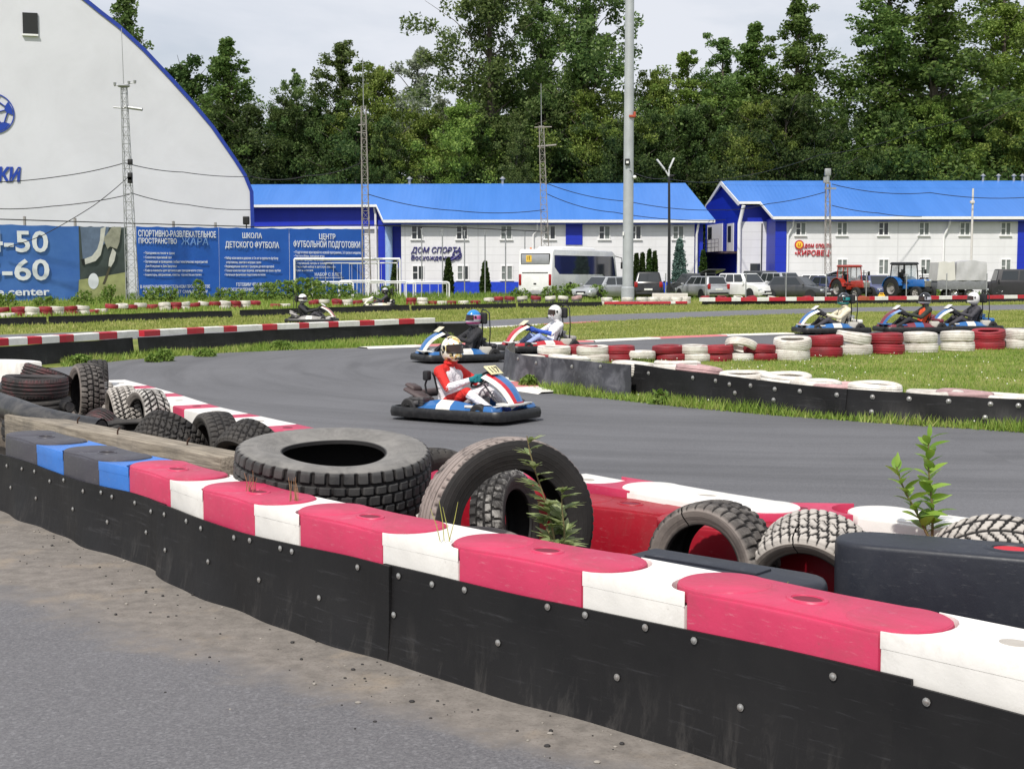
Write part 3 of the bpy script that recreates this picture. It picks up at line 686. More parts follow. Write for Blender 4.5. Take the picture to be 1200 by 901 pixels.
# ------------------------------------------------------------ island wall: belt round the tip and along the track
TIP = Path([G(x, y) for x, y in [(602, 430), (595, 434.5), (593, 440), (602, 447.5), (640, 455), (690, 461), (740, 467)]], .05)
WALL = Path([G(x, y) for x, y in [(700, 460), (762, 467), (860, 479), (980, 490.5), (1080, 497), (1200, 501), (1400, 510)]], .05)
M_BELT2 = mat('grey_belt', S(58, 58, 64), .45, var=.25, scale=2.5, dirt=S(165, 165, 172), dirt_amt=.35, dscale=4)
def wb(pa, pts): return [(pa.at_px(x), z, .022) for x, z in pts]
lt = TIP.at_px(762); tl = [l for p, l in zip(TIP.p, TIP.L)]
skirt('rubber_skirt', TIP, .02, TIP.len-.02, .45, 0, 'grey curved rubber skirt wrapping the tip of the tyre island', 'rubber skirts of the island', .02, [(TIP.len*f, z, .022) for f, z in ((.55, .38), (.66, .36), (.8, .36), (.9, .4))], m=M_BELT2, h1=.46)
skirt('rubber_skirt', WALL, WALL.at_px(735), WALL.at_px(990), .45, .02, 'black rubber skirt facing the track in front of the grassy island', 'rubber skirts of the island', .015, wb(WALL, [(760, .34), (812, .34), (836, .33), (855, .30), (880, .31), (906, .29), (938, .29), (981, .28), (906, .16), (860, .2)]), h1=.355)
skirt('rubber_skirt', WALL, WALL.at_px(986), WALL.at_px(1064), .355, .035, 'middle black rubber skirt segment with a torn top along the island', 'rubber skirts of the island', .015, wb(WALL, [(1021, .28), (1019, .11)]), h1=.34)
skirt('rubber_skirt', WALL, WALL.at_px(1060), WALL.len-.05, .34, .02, 'black rubber skirt of the island running out at the right edge', 'rubber skirts of the island', .015, wb(WALL, [(1065, .28), (1113, .27), (1160, .25), (1154, .10), (1190, .24)]), h1=.28)
# ------------------------------------------------------------ tyres
def tyre_mat(name, paint, amt, base=(38, 37, 38), dust=(112, 106, 98), dustamt=.5, side=0.0, sidecol=None):
    m, nt, b = newmat(name); b.inputs['Roughness'].default_value = .72; b.inputs['Specular IOR Level'].default_value = .35
    co = coords(nt)
    c = ramp(nt, noise(nt, 5, 6, .6, co), [(.3, S(*[x*.8 for x in base])), (.7, S(*[x*1.25 for x in base]))])
    top = N(nt, 'ShaderNodeAttribute', attribute_name='tread').outputs['Fac']
    grv = ramp(nt, top, [(.3, 1.0), (.75, 0.0)])
    sd = N(nt, 'ShaderNodeAttribute', attribute_name='sidewall').outputs['Fac']
    d = noise(nt, 4.5, 8, .7, co, .5)
    f = ramp(nt, d, [(.36, 0.0), (.68, dustamt)])
    c = mix(nt, f, c, S(*dust))
    if sidecol:
        fs = mix(nt, 1.0, ramp(nt, noise(nt, 6, 8, .72, co, .4), [(.3, side*.4), (.6, side)]), sd, 'MULTIPLY')
        c = mix(nt, fs, c, S(*sidecol))
    if amt > 0:
        w = noise(nt, 7, 9, .78, co, .5)
        f2 = mix(nt, 1.0, ramp(nt, w, [(.62-amt*.45, 0.0), (.72-amt*.35, min(1, amt*1.5))]), top, 'MULTIPLY')
        c = mix(nt, f2, c, S(*paint))
    gs = N(nt, 'ShaderNodeMath', operation='SUBTRACT'); lin(nt, grv, gs.inputs[0]); lin(nt, sd, gs.inputs[1]); gs.use_clamp = True
    c = mix(nt, gs.outputs[0], c, S(30, 28, 28))          # grooves mixed to a near-black tone
    lin(nt, c, b.inputs['Base Color'])
    # moulded rings on the sidewall plus fine roughness
    sp_ = N(nt, 'ShaderNodeSeparateXYZ'); lin(nt, co, sp_.inputs[0]); cb_ = N(nt, 'ShaderNodeCombineXYZ'); lin(nt, sp_.outputs[0], cb_.inputs[0]); lin(nt, sp_.outputs[1], cb_.inputs[1])
    ln_ = N(nt, 'ShaderNodeVectorMath', operation='LENGTH'); lin(nt, cb_.outputs[0], ln_.inputs[0]); ml_ = N(nt, 'ShaderNodeMath', operation='MULTIPLY'); lin(nt, ln_.outputs['Value'], ml_.inputs[0]); ml_.inputs[1].default_value = 2*PI/.024
    sn_ = N(nt, 'ShaderNodeMath', operation='SINE'); lin(nt, ml_.outputs[0], sn_.inputs[0]); rg_ = N(nt, 'ShaderNodeMath', operation='MULTIPLY'); lin(nt, ramp(nt, sn_.outputs[0], [(.55, 0.0), (.8, 1.0)]), rg_.inputs[0]); lin(nt, sd, rg_.inputs[1])
    hh = N(nt, 'ShaderNodeMath', operation='MULTIPLY_ADD'); lin(nt, rg_.outputs[0], hh.inputs[0]); hh.inputs[1].default_value = .5; lin(nt, noise(nt, 30, 4, .6, co), hh.inputs[2])
    bump(nt, b, hh.outputs[0], .4, .006); return m
def tread_fn(kind, N_):
    def f(u, v):
        """u: turns 0..1 array, v: lateral -1..1 array -> groove depth 0..1"""
        g = np.zeros_like(u)
        if kind == 'block':
            for c, w in ((-.5, .05), (0, .05), (.5, .05)): g = np.maximum(g, (np.abs(v-c) < w))
            for lo, hi, ph, sk in ((-1.2, -.5, 0, .15), (-.5, 0, .45, -.2), (0, .5, .1, .2), (.5, 1.2, .6, -.15)):
                x = (u*N_+ph+v*sk) % 1; g = np.maximum(g, ((v >= lo) & (v < hi) & (x < .24)))
        elif kind == 'truck':
            for c, w in ((-.62, .05), (-.22, .05), (.22, .05), (.62, .05)): g = np.maximum(g, (np.abs(v-c) < w))
            for lo, hi, ph in ((-1.2, -.62, 0), (-.62, -.22, .4), (-.22, .22, .7), (.22, .62, .2), (.62, 1.2, .5)):
                x = (u*N_+ph) % 1; g = np.maximum(g, ((v >= lo) & (v < hi) & (x < .22))*(1 if abs(lo) > .5 or hi > .7 else .7))
        elif kind == 'chevron':
            x = (u*N_+np.abs(v)*1.5) % 1; g = (x < .28)*1.0; g = np.maximum(g, (np.abs(v) < .035)); g = np.maximum(g, (np.abs(np.abs(v)-.62) < .04)*.8)
        elif kind == 'zigzag':
            for c in (-.55, -.1, .35, .75): g = np.maximum(g, np.abs(v-c-.07*np.sin(u*N_*2*PI)) < .045)
            x = (u*N_*1.0+v*.8) % 1; g = np.maximum(g, (x < .2)*.9)
        elif kind == 'rib':
            for c in (-.6, -.2, .2, .6): g = np.maximum(g, np.abs(v-c) < .045)
            x = (u*N_) % 1; g = np.maximum(g, ((np.abs(v) > .74) & (x < .25))*.5)
        elif kind == 'soft':
            for c in (-.55, 0, .55): g = np.maximum(g, np.abs(v-c) < .06)
        return g.astype(float)
    return f
def tyre_mesh(name, Ro, W, Ri, kind='block', lugs=36, na=None, depth=.011, nv=30, flat=0.0, cut=None, shoulder=.5):
    na = na or (lugs*6 if kind != 'rib' else 200)
    tv = np.linspace(-1, 1, nv)
    Rm = Ri+(Ro-Ri)*.5
    # half profiles (z, r): bead -> sidewall -> shoulder, then tread, then mirror, then liner
    left = [(-.34*W, Ri), (-.40*W, Ri+.004), (-.41*W, Ri+.016), (-.44*W, Ri+(Ro-Ri)*.25), (-.50*W, Rm), (-.5*W, Ri+(Ro-Ri)*.66), (-.478*W, Ro-.034), (-.46*W, Ro-.020)]
    tread = [(t*.435*W, Ro-.012*abs(t)**3) for t in tv]
    right = [(-z, r) for z, r in left[::-1]]
    th = .016
    liner = [(.36*W, Ri+.002), (.40*W, Ri+.03), (.45*W, Rm), (.42*W, Ro-.045), (.30*W, Ro-.034), (0, Ro-.03), (-.30*W, Ro-.034), (-.42*W, Ro-.045), (-.45*W, Rm), (-.40*W, Ri+.03), (-.36*W, Ri+.002)]
    prof = np.array(left+tread+right+liner); k = len(prof)
    fn = tread_fn(kind, lugs); u = np.arange(na)/na
    Z = np.tile(prof[:, 0], (na, 1)); RR = np.tile(prof[:, 1], (na, 1))
    tr = np.zeros((na, k)); sw = np.zeros((na, k))
    i0 = len(left); U, Vv = np.meshgrid(u, tv, indexing='ij'); g = fn(U, Vv)
    RR[:, i0:i0+nv] -= depth*g; tr[:, i0:i0+nv] = 1-g
    # shoulder lugs carry a little way down the sidewall
    if kind in ('block', 'truck', 'chevron', 'zigzag'):
        gl, gr = fn(u, np.full(na, -.98)), fn(u, np.full(na, .98))
        for j, s_ in ((i0-1, gl), (i0-2, gl*.6)): RR[:, j] -= depth*.8*s_*shoulder; tr[:, j] = (1-s_)*.8
        for j, s_ in ((i0+nv, gr), (i0+nv+1, gr*.6)): RR[:, j] -= depth*.8*s_*shoulder; tr[:, j] = (1-s_)*.8
    sw[:, 2:i0-1] = 1; sw[:, i0+nv+1:i0+nv+len(right)-2] = 1
    A = 2*PI*u[:, None]
    if cut: # a split in the tyre: pull the two ends apart
        ang, gap = cut; A = A+0*RR
    X = RR*np.cos(A); Y = RR*np.sin(A)
    wob = 1+.012*np.sin(2*A+.7)+.006*np.sin(3*A)
    V = np.stack([X*wob, Y*wob, Z+.006*np.sin(2*A+1)], 2).reshape(-1, 3)
    i = np.arange(na)[:, None]; j = np.arange(k)[None]
    if cut: sel = (np.abs(((u*2*PI-ang+PI) % (2*PI))-PI) > gap)[:, None] | (Z[:1]*0 > 1); keepi = sel[:, 0]
    Fq = np.stack([i*k+j, ((i+1) % na)*k+j, ((i+1) % na)*k+(j+1) % k, i*k+(j+1) % k], 2)
    if cut:
        ok = np.ones((na, k), bool); lim = prof[:, 0] > .05*W
        ok[np.ix_(~keepi, lim)] = False; Fq = Fq[ok]
    Fq = Fq.reshape(-1, 4)
    me = bpy.data.meshes.new(name)
    me.vertices.add(len(V)); me.vertices.foreach_set('co', V.astype(np.float32).ravel())
    me.loops.add(Fq.size); me.loops.foreach_set('vertex_index', Fq.astype(np.int32).ravel())
    me.polygons.add(len(Fq)); me.polygons.foreach_set('loop_start', np.arange(0, Fq.size, 4, dtype=np.int32)); me.update(calc_edges=True)
    for nm, arr in (('tread', tr), ('sidewall', sw)):
        a = me.attributes.new(nm, 'FLOAT', 'POINT'); a.data.foreach_set('value', arr.astype(np.float32).ravel())
    me.shade_smooth(); me.set_sharp_from_angle(angle=R(48)); return me
T_BLACK = tyre_mat('tyre_black', (200, 200, 196), .0, dustamt=.35)
T_GREY = tyre_mat('tyre_grey_dust', (140, 134, 128), .35, base=(44, 42, 42), dust=(122, 114, 108), dustamt=.45, side=.75, sidecol=(138, 128, 122))
T_TRUCK = tyre_mat('tyre_truck', (120, 118, 114), .0, base=(44, 44, 45), dust=(104, 102, 100), dustamt=.4, side=.9, sidecol=(134, 131, 127))
T_WHITE = tyre_mat('tyre_white_remains', (206, 202, 196), .52, base=(52, 50, 50), dust=(140, 134, 128), dustamt=.5, side=.5, sidecol=(150, 144, 138))
T_WHITE2 = tyre_mat('tyre_white_tread', (178, 172, 165), .70, base=(52, 50, 49), dust=(138, 130, 124), dustamt=.55, side=.8, sidecol=(140, 132, 125))
T_PINK = tyre_mat('tyre_pinkish', (150, 138, 132), .62, base=(24, 23, 23), dust=(84, 78, 74), dustamt=.10, side=.10, sidecol=(70, 65, 63))
T_SPECK = tyre_mat('tyre_white_specks', (214, 210, 204), .30, dustamt=.2)
T_RED = tyre_mat('tyre_red_remains', (110, 54, 58), .34, base=(44, 42, 43), dust=(110, 100, 98), dustamt=.3)
def put_tyre(me, m, px, py, Y=None, z=None, rot=(0, 0, 0), label='', D=None, s=1.0, name='tyre', group=None, loc=None):
    """centre of the tyre at pixel px,py at height z"""
    me.materials.clear(); me.materials.append(m); o = link(name, me)
    o.location = loc or (G(px, py, z) if z is not None else P(px, py, Y)); o.rotation_euler = rot; o.scale = (s,)*3
    return tag(o, label, 'tyre', group)
def axis_rot(ax, spin=0):
    q = Vector(ax).normalized().to_track_quat('Z', 'Y'); m = q.to_matrix() @ Matrix.Rotation(spin, 3, 'Z'); return m.to_euler()
GR = 'discarded tyres between the barrier rows'
# the big truck tyre lies tilted towards the viewer on two buried tyres
put_tyre(tyre_mesh('truck_tyre', .565, .33, .292, 'truck', 44, na=352, depth=.018, nv=34), T_TRUCK, 391, 556, z=.54, rot=axis_rot((.05, -.115, 1)), label='big grey truck tyre lying tilted behind the front red and white blocks', name='truck_tyre')
p = G(396, 556, .54)
put_tyre(tyre_mesh('tyre', .36, .24, .2, 'soft', na=64, nv=14), T_BLACK, 0, 0, rot=(.15, 0, 0), label='black tyre wedged under the big truck tyre', group=GR, loc=(p.x+.02, p.y+.08, .19))
# large leaning tyre
put_tyre(tyre_mesh('tyre', .452, .25, .29, 'rib', 60, na=240, depth=.013, nv=44), T_PINK, 594, 617, z=.43, rot=axis_rot((.42, -.90, .08), .4), label='large upright black tyre with a pinkish worn tread behind the front row', group=GR)
put_tyre(tyre_mesh('tyre', .33, .22, .2, 'zigzag', 40), T_BLACK, 508, 588, z=.33, rot=axis_rot((.62, -.74, .05)), label='black tyre half hidden between the truck tyre and the leaning tyre', group=GR)
put_tyre(tyre_mesh('tyre', .31, .20, .19, 'block', 34), T_SPECK, 592, 614, z=.30, rot=axis_rot((.92, -.36, .12)), label='tyre with white specks on its tread, seen through the leaning tyre', group=GR)
put_tyre(tyre_mesh('tyre', .30, .16, .19, 'soft', na=64, nv=14), T_GREY, 552, 650, z=.30, rot=axis_rot((.05, -.05, 1)), label='flat grey tyre lying inside the opening of the leaning tyre', group=GR)
# the two split tyres and the chevron one
put_tyre(tyre_mesh('tyre', .315, .26, .205, 'block', 36, cut=(1.95, .012)), T_GREY, 836, 662, z=.31, rot=axis_rot((-.66, -.74, .02), 0), label='grey split tyre with a chunky tread standing in front of the red block', group=GR)
put_tyre(tyre_mesh('tyre', .30, .30, .19, 'zigzag', 40, cut=(1.7, .012)), T_WHITE2, 954, 676, z=.30, rot=axis_rot((-.44, -.82, -.34), 0), label='whitish split tyre leaning against the left end of the black block', group=GR)
put_tyre(tyre_mesh('tyre', .34, .29, .21, 'chevron', 40), T_WHITE2, 1166, 686, z=.25, rot=axis_rot((-.2, -.84, -.5)), label='tyre with a white chevron tread behind the black block at the right edge', group=GR)
# left heap
put_tyre(tyre_mesh('tyre', .31, .205, .20, 'rib', 60, na=200), T_RED, 41, 453, z=.60, rot=(.0, .04, 0), label='flat black tyre with faded red bands on top of the left heap', group=GR)
p = G(41, 453, .60)
put_tyre(tyre_mesh('tyre', .31, .21, .20, 'soft', na=72, nv=14), T_BLACK, 0, 0, rot=(0, 0, 0), label='black tyre underneath the red banded flat tyre', group=GR, loc=(p.x+.02, p.y+.02, .385))
put_tyre(tyre_mesh('tyre', .31, .21, .20, 'soft', na=72, nv=14), T_BLACK, 0, 0, rot=(0, 0, 0), label='lowest black tyre of the stack at far left', group=GR, loc=(p.x-.02, p.y+.03, .17))
put_tyre(tyre_mesh('tyre', .26, .19, .17, 'rib', 50, na=160), T_RED, 54, 443, z=.60, rot=axis_rot((.3, .2, .9)), label='reddish tyre behind the flat banded tyre at far left', group=GR)
put_tyre(tyre_mesh('tyre', .325, .25, .205, 'block', 34, depth=.014), T_GREY, 101, 461, z=.44, rot=axis_rot((-.84, -.52, .03)), label='upright tyre with grey sidewall and chunky black tread in the left heap', group=GR)
put_tyre(tyre_mesh('tyre', .30, .22, .19, 'chevron', 36), T_BLACK, 114, 452, z=.44, rot=axis_rot((-.9, -.35, .0)), label='black tyre tucked behind the upright grey sidewall tyre', group=GR)
put_tyre(tyre_mesh('tyre', .26, .19, .17, 'block', 34), T_WHITE2, 124, 476, z=.30, rot=axis_rot((-.88, -.3, -.1)), label='small whitish tyre next to the upright grey sidewall tyre', group=GR)
put_tyre(tyre_mesh('tyre', .29, .26, .185, 'zigzag', 40), T_WHITE2, 146, 486, z=.31, rot=axis_rot((-.86, -.42, -.15)), label='whitish zigzag tread tyre in the middle of the left heap', group=GR)
put_tyre(tyre_mesh('tyre', .29, .26, .185, 'chevron', 32, depth=.014), T_WHITE, 172, 490, z=.31, rot=axis_rot((-.74, -.6, .05)), label='tyre with white remains on a directional tread, dark hole facing left', group=GR)
put_tyre(tyre_mesh('tyre', .30, .20, .19, 'rib', 60, na=200), T_BLACK, 108, 507, z=.26, rot=axis_rot((.05, -.12, 1)), label='flat black tyre beside the end of the thick pipe', group=GR)
put_tyre(tyre_mesh('tyre', .19, .17, .12, 'rib', 50, na=160), T_RED, 119, 502, z=.27, rot=axis_rot((-.3, -.8, -.4)), label='small tyre with reddish remains above the flat black tyre', group=GR)
put_tyre(tyre_mesh('tyre', .30, .2, .2, 'soft', na=72, nv=14), T_BLACK, 152, 510, z=.26, rot=axis_rot((.02, -.1, 1)), label='flat black tyre with open dark hole behind the beam', group=GR)
put_tyre(tyre_mesh('tyre', .31, .28, .195, 'zigzag', 34, depth=.015), T_BLACK, 199, 522, z=.28, rot=axis_rot((-.35, -.66, -.66)), label='black knobbly tyre lying on its side behind the beam', group=GR)
put_tyre(tyre_mesh('tyre', .30, .26, .19, 'block', 40, depth=.008), T_BLACK, 252, 524, z=.27, rot=axis_rot((-.84, -.54, .0)), label='upright black tyre with its dark hole facing left, behind the beam', group=GR)
put_tyre(tyre_mesh('tyre', .30, .28, .19, 'zigzag', 32, depth=.014), T_BLACK, 296, 536, z=.27, rot=axis_rot((-.5, -.7, -.5)), label='black knobbly tyre just left of the big truck tyre', group=GR)
# ------------------------------------------------------------ painted tyres of the island and the far rows
def painted(name, rgb, dirt=(120, 108, 98), amt=.4):
    m, nt, b = newmat(name); b.inputs['Roughness'].default_value = .6; co = coords(nt)
    oi = N(nt, 'ShaderNodeObjectInfo').outputs['Random']
    c = ramp(nt, oi, [(0, tuple(x*.8 for x in rgb)), (1, tuple(min(1, x*1.1) for x in rgb))])
    c = mix(nt, ramp(nt, noise(nt, 5, 8, .7, co, .5), [(.38, 0.0), (.72, min(.85, amt*1.35))]), c, S(*dirt))
    c = mix(nt, ramp(nt, noise(nt, 11, 8, .8, co, .4), [(.60, 0.0), (.72, .55)]), c, S(*[x*.5 for x in dirt]))
    g = N(nt, 'ShaderNodeAttribute', attribute_name='tread').outputs['Fac']
    lin(nt, c, b.inputs['Base Color']); bump(nt, b, noise(nt, 14, 4, .6, co), .3, .01); return m
PT_R = painted('tyre_paint_red', S(152, 30, 44), (84, 46, 48), .5); PT_W = painted('tyre_paint_white', S(228, 224, 216), (146, 132, 120), .5); PT_P = painted('tyre_paint_worn_pink', S(196, 160, 160), (120, 100, 98), .5); PT_K = painted('tyre_worn_black', S(50, 48, 50), (110, 106, 104), .4)
ptm = {}
for k_, m_ in (('r', PT_R), ('w', PT_W), ('p', PT_P), ('k', PT_K)):
    for q_, tr_ in enumerate(('soft', 'rib')):
        me = tyre_mesh('painted_tyre', .325, .215, .2, tr_, 44, na=72 if tr_ == 'soft' else 132, nv=16 if tr_ == 'soft' else 24, depth=.009); me.materials.append(m_); ptm[k_+str(q_)] = me
CN = {'r': 'red', 'w': 'white', 'p': 'faded pink', 'k': 'black'}
def ptyre(k, loc, tilt=(0, 0), label='', group=None, s=1.0, sq=1.0):
    o = link('painted_tyre', ptm[k+str(random.randrange(2))]); o.location = loc; o.rotation_euler = (tilt[0], tilt[1], random.uniform(0, 6)); o.scale = (s, s, s*sq)
    return tag(o, label, 'tyre', group)
# island double row: (px centre, px ground y, top colour, bottom colour, tilt of top)
ROW = [(618, 426, None, 'w'), (648, 424.5, 'w', 'r'), (680, 423.5, 'r', 'w'), (697, 424.5, 'w', 'w'), (722, 424, 'r', 'r'), (752, 424, 'w', None), (786, 423.5, 'r', 'r'), (815, 423.5, 'w', 'w'), (842, 423.2, 'r', 'r'), (866, 422.8, 'w', 'w'), (892, 422.4, 'r', 'r'), (926, 422.3, 'w', 'w'), (968, 418.5, 'r', 'r'), (1000, 416, 'w', 'w'), (1038, 415, 'r', 'r'), (1078, 413.5, 'w', 'w'), (1121, 411.5, 'w', 'w'), (1156, 409.5, 'r', 'r'), (1194, 409, 'w', 'w'), (1232, 407.5, 'r', 'r')]
GI = 'double row of painted tyres on the island'
for i, (px, gy, t_, b_) in enumerate(ROW):
    od = ORD[i]
    p = G(px, gy); s = .98 if px < 900 else 1.12; sq_ = .74 if px < 900 else .92; h = .215*s*sq_
    nb = {752: 'dirty white tyre between two red stacks of the island row', 866: 'white tyre tilted so its dark hole shows, on the island row', 926: 'white tyre with open top in front of the cream driver kart', 1000: 'white ribbed tyre leaning on the island row beside a red one', 1156: 'red tyre with open top below the white helmeted driver'}
    if b_: ptyre(b_, (p.x+random.uniform(-.03, .03), p.y, h/2), (0, 0), '%s tyre at the bottom of the %s stack from the left in the island row' % (CN[b_], od), GI, s, sq_)
    if t_:
        tl = (random.uniform(-.03, .03), random.uniform(-.03, .03)); dz = 0
        if px == 866: tl = (.36, .22); dz = .06
        if px == 1000: tl = (.05, .14); dz = .03
        z = h*1.5+dz if b_ else h/2
        if px == 752: z = h*.5+.06
        if px in (926, 1156): tl = (.12, .02)
        ptyre(t_, (p.x+random.uniform(-.05, .05), p.y+random.uniform(-.03, .03), z), tl, nb.get(px, '%s tyre on top of the %s stack from the left in the island row' % (CN[t_], od)), GI, s, sq_)
# tyres just behind the island belt, only the top ones show over the edge
for (px, pa, k, z, off, tl, lab) in [(655, 'T', 'w', .47, .40, (.10, 0), 'flat white tyre with a dark hole on the tip of the island wall'), (692, 'T', 'w', .46, .42, (.06, .03), 'white flattened tyre behind the curved grey belt of the island tip'),
                          (768, 'W', 'w', .50, .40, (.06, .05), 'white tyre edge showing over the island belt next to a pink one'), (793, 'W', 'p', .47, .36, (.1, .05), 'faded pink tyre tipped behind the island belt'),
                          (842, 'W', 'w', .43, .42, (.05, 0), 'worn grey-white tyre lying behind the island belt'), (888, 'W', 'w', .44, .55, (.05, 0), 'white tyre with open top lying behind the island belt'),
                          (930, 'W', 'w', .395, .40, (.0, 0), 'flat white tyre right of the open-topped one behind the island belt'), (962, 'W', 'p', .38, .38, (.02, 0), 'pale pink tyre barely showing over the island belt'), (1006, 'W', 'w', .41, .40, (.03, 0), 'clean white tyre in the middle behind the torn island belt'),
                          (1092, 'W', 'w', .355, .40, (.02, 0), 'white tyre sunk behind the island belt beside a rusty pink one'), (1134, 'W', 'p', .36, .38, (.03, 0), 'rusty pink tyre sunk behind the island belt near the right edge'), (1178, 'W', 'w', .33, .40, (.02, 0), 'last white tyre behind the island belt at the right edge')]:
    pth = TIP if pa == 'T' else WALL; l = pth.at_px(px) if pa == 'W' else TIP.len*(.70 if px == 655 else .93); q = pth.at(l); t = pth.dir(l); n = Vector((-t.y, t.x, 0))
    q = q+n*off; o = ptyre(k, (q.x, q.y, z-.105), tl, lab, 'tyres behind the island belt', 1.0)
    q2 = ptyre('k', (q.x, q.y+.02, .108), (0, 0), 'black tyre hidden under the painted ones behind the island belt', 'tyres behind the island belt') if z > .42 else None
# far left double row under the banners, then a looser row to the coach
LR = [(-12, 372, 'w', 'r'), (3, 371, 'r', None), (9, 372.5, None, 'w'), (22, 371, 'r', 'r'), (38, 371, 'w', 'w'), (53, 370.5, 'r', 'r'), (67, 370, 'w', 'w'), (83, 369.5, 'r', 'r'), (97, 369, 'w', 'w'), (109, 368, None, 'r'), (119, 367, None, 'w'), (131, 367, 'r', None), (143, 366, 'w', None), (154, 365.5, 'r', None), (165, 365, 'w', None), (178, 364.5, 'r', None), (193, 364.3, 'w', 'w'), (206, 364, 'r', 'r'), (216, 363.5, 'w', 'w'), (228, 363, 'r', None), (239, 362.5, 'w', None), (252, 362.5, 'r', None), (264, 362, 'w', 'w'), (276, 361.8, 'r', 'r'), (287, 361.5, 'w', 'w'), (299, 361, 'r', None), (323, 360.5, None, 'r'), (334, 360.3, None, 'w'), (368, 360, 'r', None), (380, 360, 'w', None), (395, 359.5, 'r', 'r'), (407, 359.3, 'w', 'w'), (419, 359, 'r', None), (431, 358.6, 'w', None), (444, 358.3, 'r', None), (456, 358, 'w', None), (482, 357.5, 'r', 'r'), (495, 357.2, 'w', 'w'), (507, 357, None, 'r'), (518, 357, None, 'w'), (529, 356.8, None, 'r'), (543, 356.6, None, 'w'), (557, 356.4, None, 'r'), (573, 356.2, 'w', None), (584, 356, 'r', 'k'), (597, 355.8, 'r', 'k'), (612, 355.6, 'w', 'k'), (628, 355.4, 'r', 'k'), (645, 355.3, 'w', 'k'), (660, 355.2, 'w', 'k'), (676, 355, 'p', 'k')]
for px, gy, t_, b_ in LR:
    p = G(px, gy); s = .62*13.5/SC(gy)/.62*2.05 if False else 1.0
    s = (13.2 if px < 300 else 12.5)/SC(gy)/.65; s = min(max(s, .85), 1.25); h = .215*s
    lift = .0 if px < 120 else .02
    zone = 'under the blue banners' if px < 305 else ('by the football goals' if px < 480 else 'near the coach')
    if b_: ptyre(b_, (p.x, p.y, h/2), (0, 0), '%s painted tyre at ground level in the far tyre row %s' % (CN[b_], zone), 'far tyre row', s)
    if t_: ptyre(t_, (p.x, p.y, h*1.5 if b_ else h*.5+random.uniform(.1, .22)), (random.uniform(-.12, .12), random.uniform(-.15, .15)), '%s painted tyre on top in the far tyre row %s' % (CN[t_], zone), 'far tyre row', s)
# stacks round the foot of the tall pole and the striped far rails
for px, gy, st in [(711, 357.5, 'ww'), (719, 357, 'w'), (735, 357.3, 'pw'), (752, 357.2, 'ww'), (765, 357, 'ww'), (779, 357, 'ww'), (793, 357, 'ww'), (803, 356.6, 'ww'), (742, 356.2, 'w')]:
    p = G(px, gy)
    for i, k in enumerate(st): ptyre(k, (p.x, p.y, .1+.2*i), (random.uniform(-.06, .06), 0), '%s tyre in the stacks around the foot of the tall light pole' % CN[k], 'tyre stacks at the tall light pole', .95)
for px in (826, 846, 865, 880, 905, 945, 1000, 1012):
    k = random.choice('rwrw'); p = G(px, 353.5); ptyre(k, (p.x, p.y, .22), (.2, .1), '%s tyre lying behind the far striped rail' % CN[k], 'tyres behind the far rail', .9)
# little stacks of wheels behind white concrete planks near pole
mb = MB(); p = G(785, 355.3); mb.box((0, 0, .28), (2.0, .3, .56), 0, bev=.03); o = mb.build('concrete_block', mat('pale_concrete', S(206, 200, 192), .85, var=.1, dirt=S(140, 132, 122))); o.location = p; tag(o, 'pale concrete block right of the tall light pole foot', 'concrete block')
# ------------------------------------------------------------ drivers: one continuous body from tapered limbs
def capsules_body(name, caps, mats, voxel, parent, smooth=4):
    mb = MB()
    for (a, b, ra, rb, ci) in caps:
        a = Vector(a); b = Vector(b); n = 12 if max(ra, rb) > .02 else 8
        mb.sphere(a, ra, n=n, m=8); mb.sphere(b, rb, n=n, m=8)
        if (b-a).length > 1e-4: mb.tube([a, b], [ra, rb], n)
    o = mb.build(name, mats[0], None, 0)
    md = o.modifiers.new('r', 'REMESH'); md.mode = 'VOXEL'; md.voxel_size = voxel; md.use_smooth_shade = True
    ms = o.modifiers.new('s', 'SMOOTH'); ms.factor = .5; ms.iterations = smooth
    dg = bpy.context.evaluated_depsgraph_get(); dg.update()
    me = bpy.data.meshes.new_from_object(o.evaluated_get(dg)); bpy.data.objects.remove(o)
    me.name = name; me.materials.clear()
    for m in mats: me.materials.append(m)
    n = len(me.polygons); c = np.empty(n*3, np.float32); me.polygons.foreach_get('center', c); c = c.reshape(-1, 3)
    best = np.full(n, 1e9); mi = np.zeros(n, np.int32)
    for (a, b, ra, rb, ci) in caps:
        a = np.array(a); b = np.array(b); d = b-a; L = max(1e-9, (d*d).sum()); t = np.clip(((c-a)@d)/L, 0, 1)
        D = np.linalg.norm(c-(a+t[:, None]*d), axis=1)-(ra+(rb-ra)*t); k = D < best; best[k] = D[k]; mi[k] = ci
    me.polygons.foreach_set('material_index', mi); me.shade_smooth(); me.update()
    return link(name, me, parent)
def cloth(name, rgb):
    m = mat(name, rgb, .75, var=.14, scale=9)
    if not m.get('folds'):
        m['folds'] = 1; nt = m.node_tree; b = nt.nodes['Principled BSDF']; bump(nt, b, noise(nt, 13, 3, .5, coords(nt), 1.6), .75, .03)
    return m
M_BLK = mat('black_trim', S(26, 26, 28), .5); M_RUB = mat('kart_tyre', S(34, 33, 34), .7, var=.2); M_STEEL = mat('steel_tube', S(120, 120, 122), .35, .8)
M_VIS = glass('visor', (.03, .014, .008), .1)
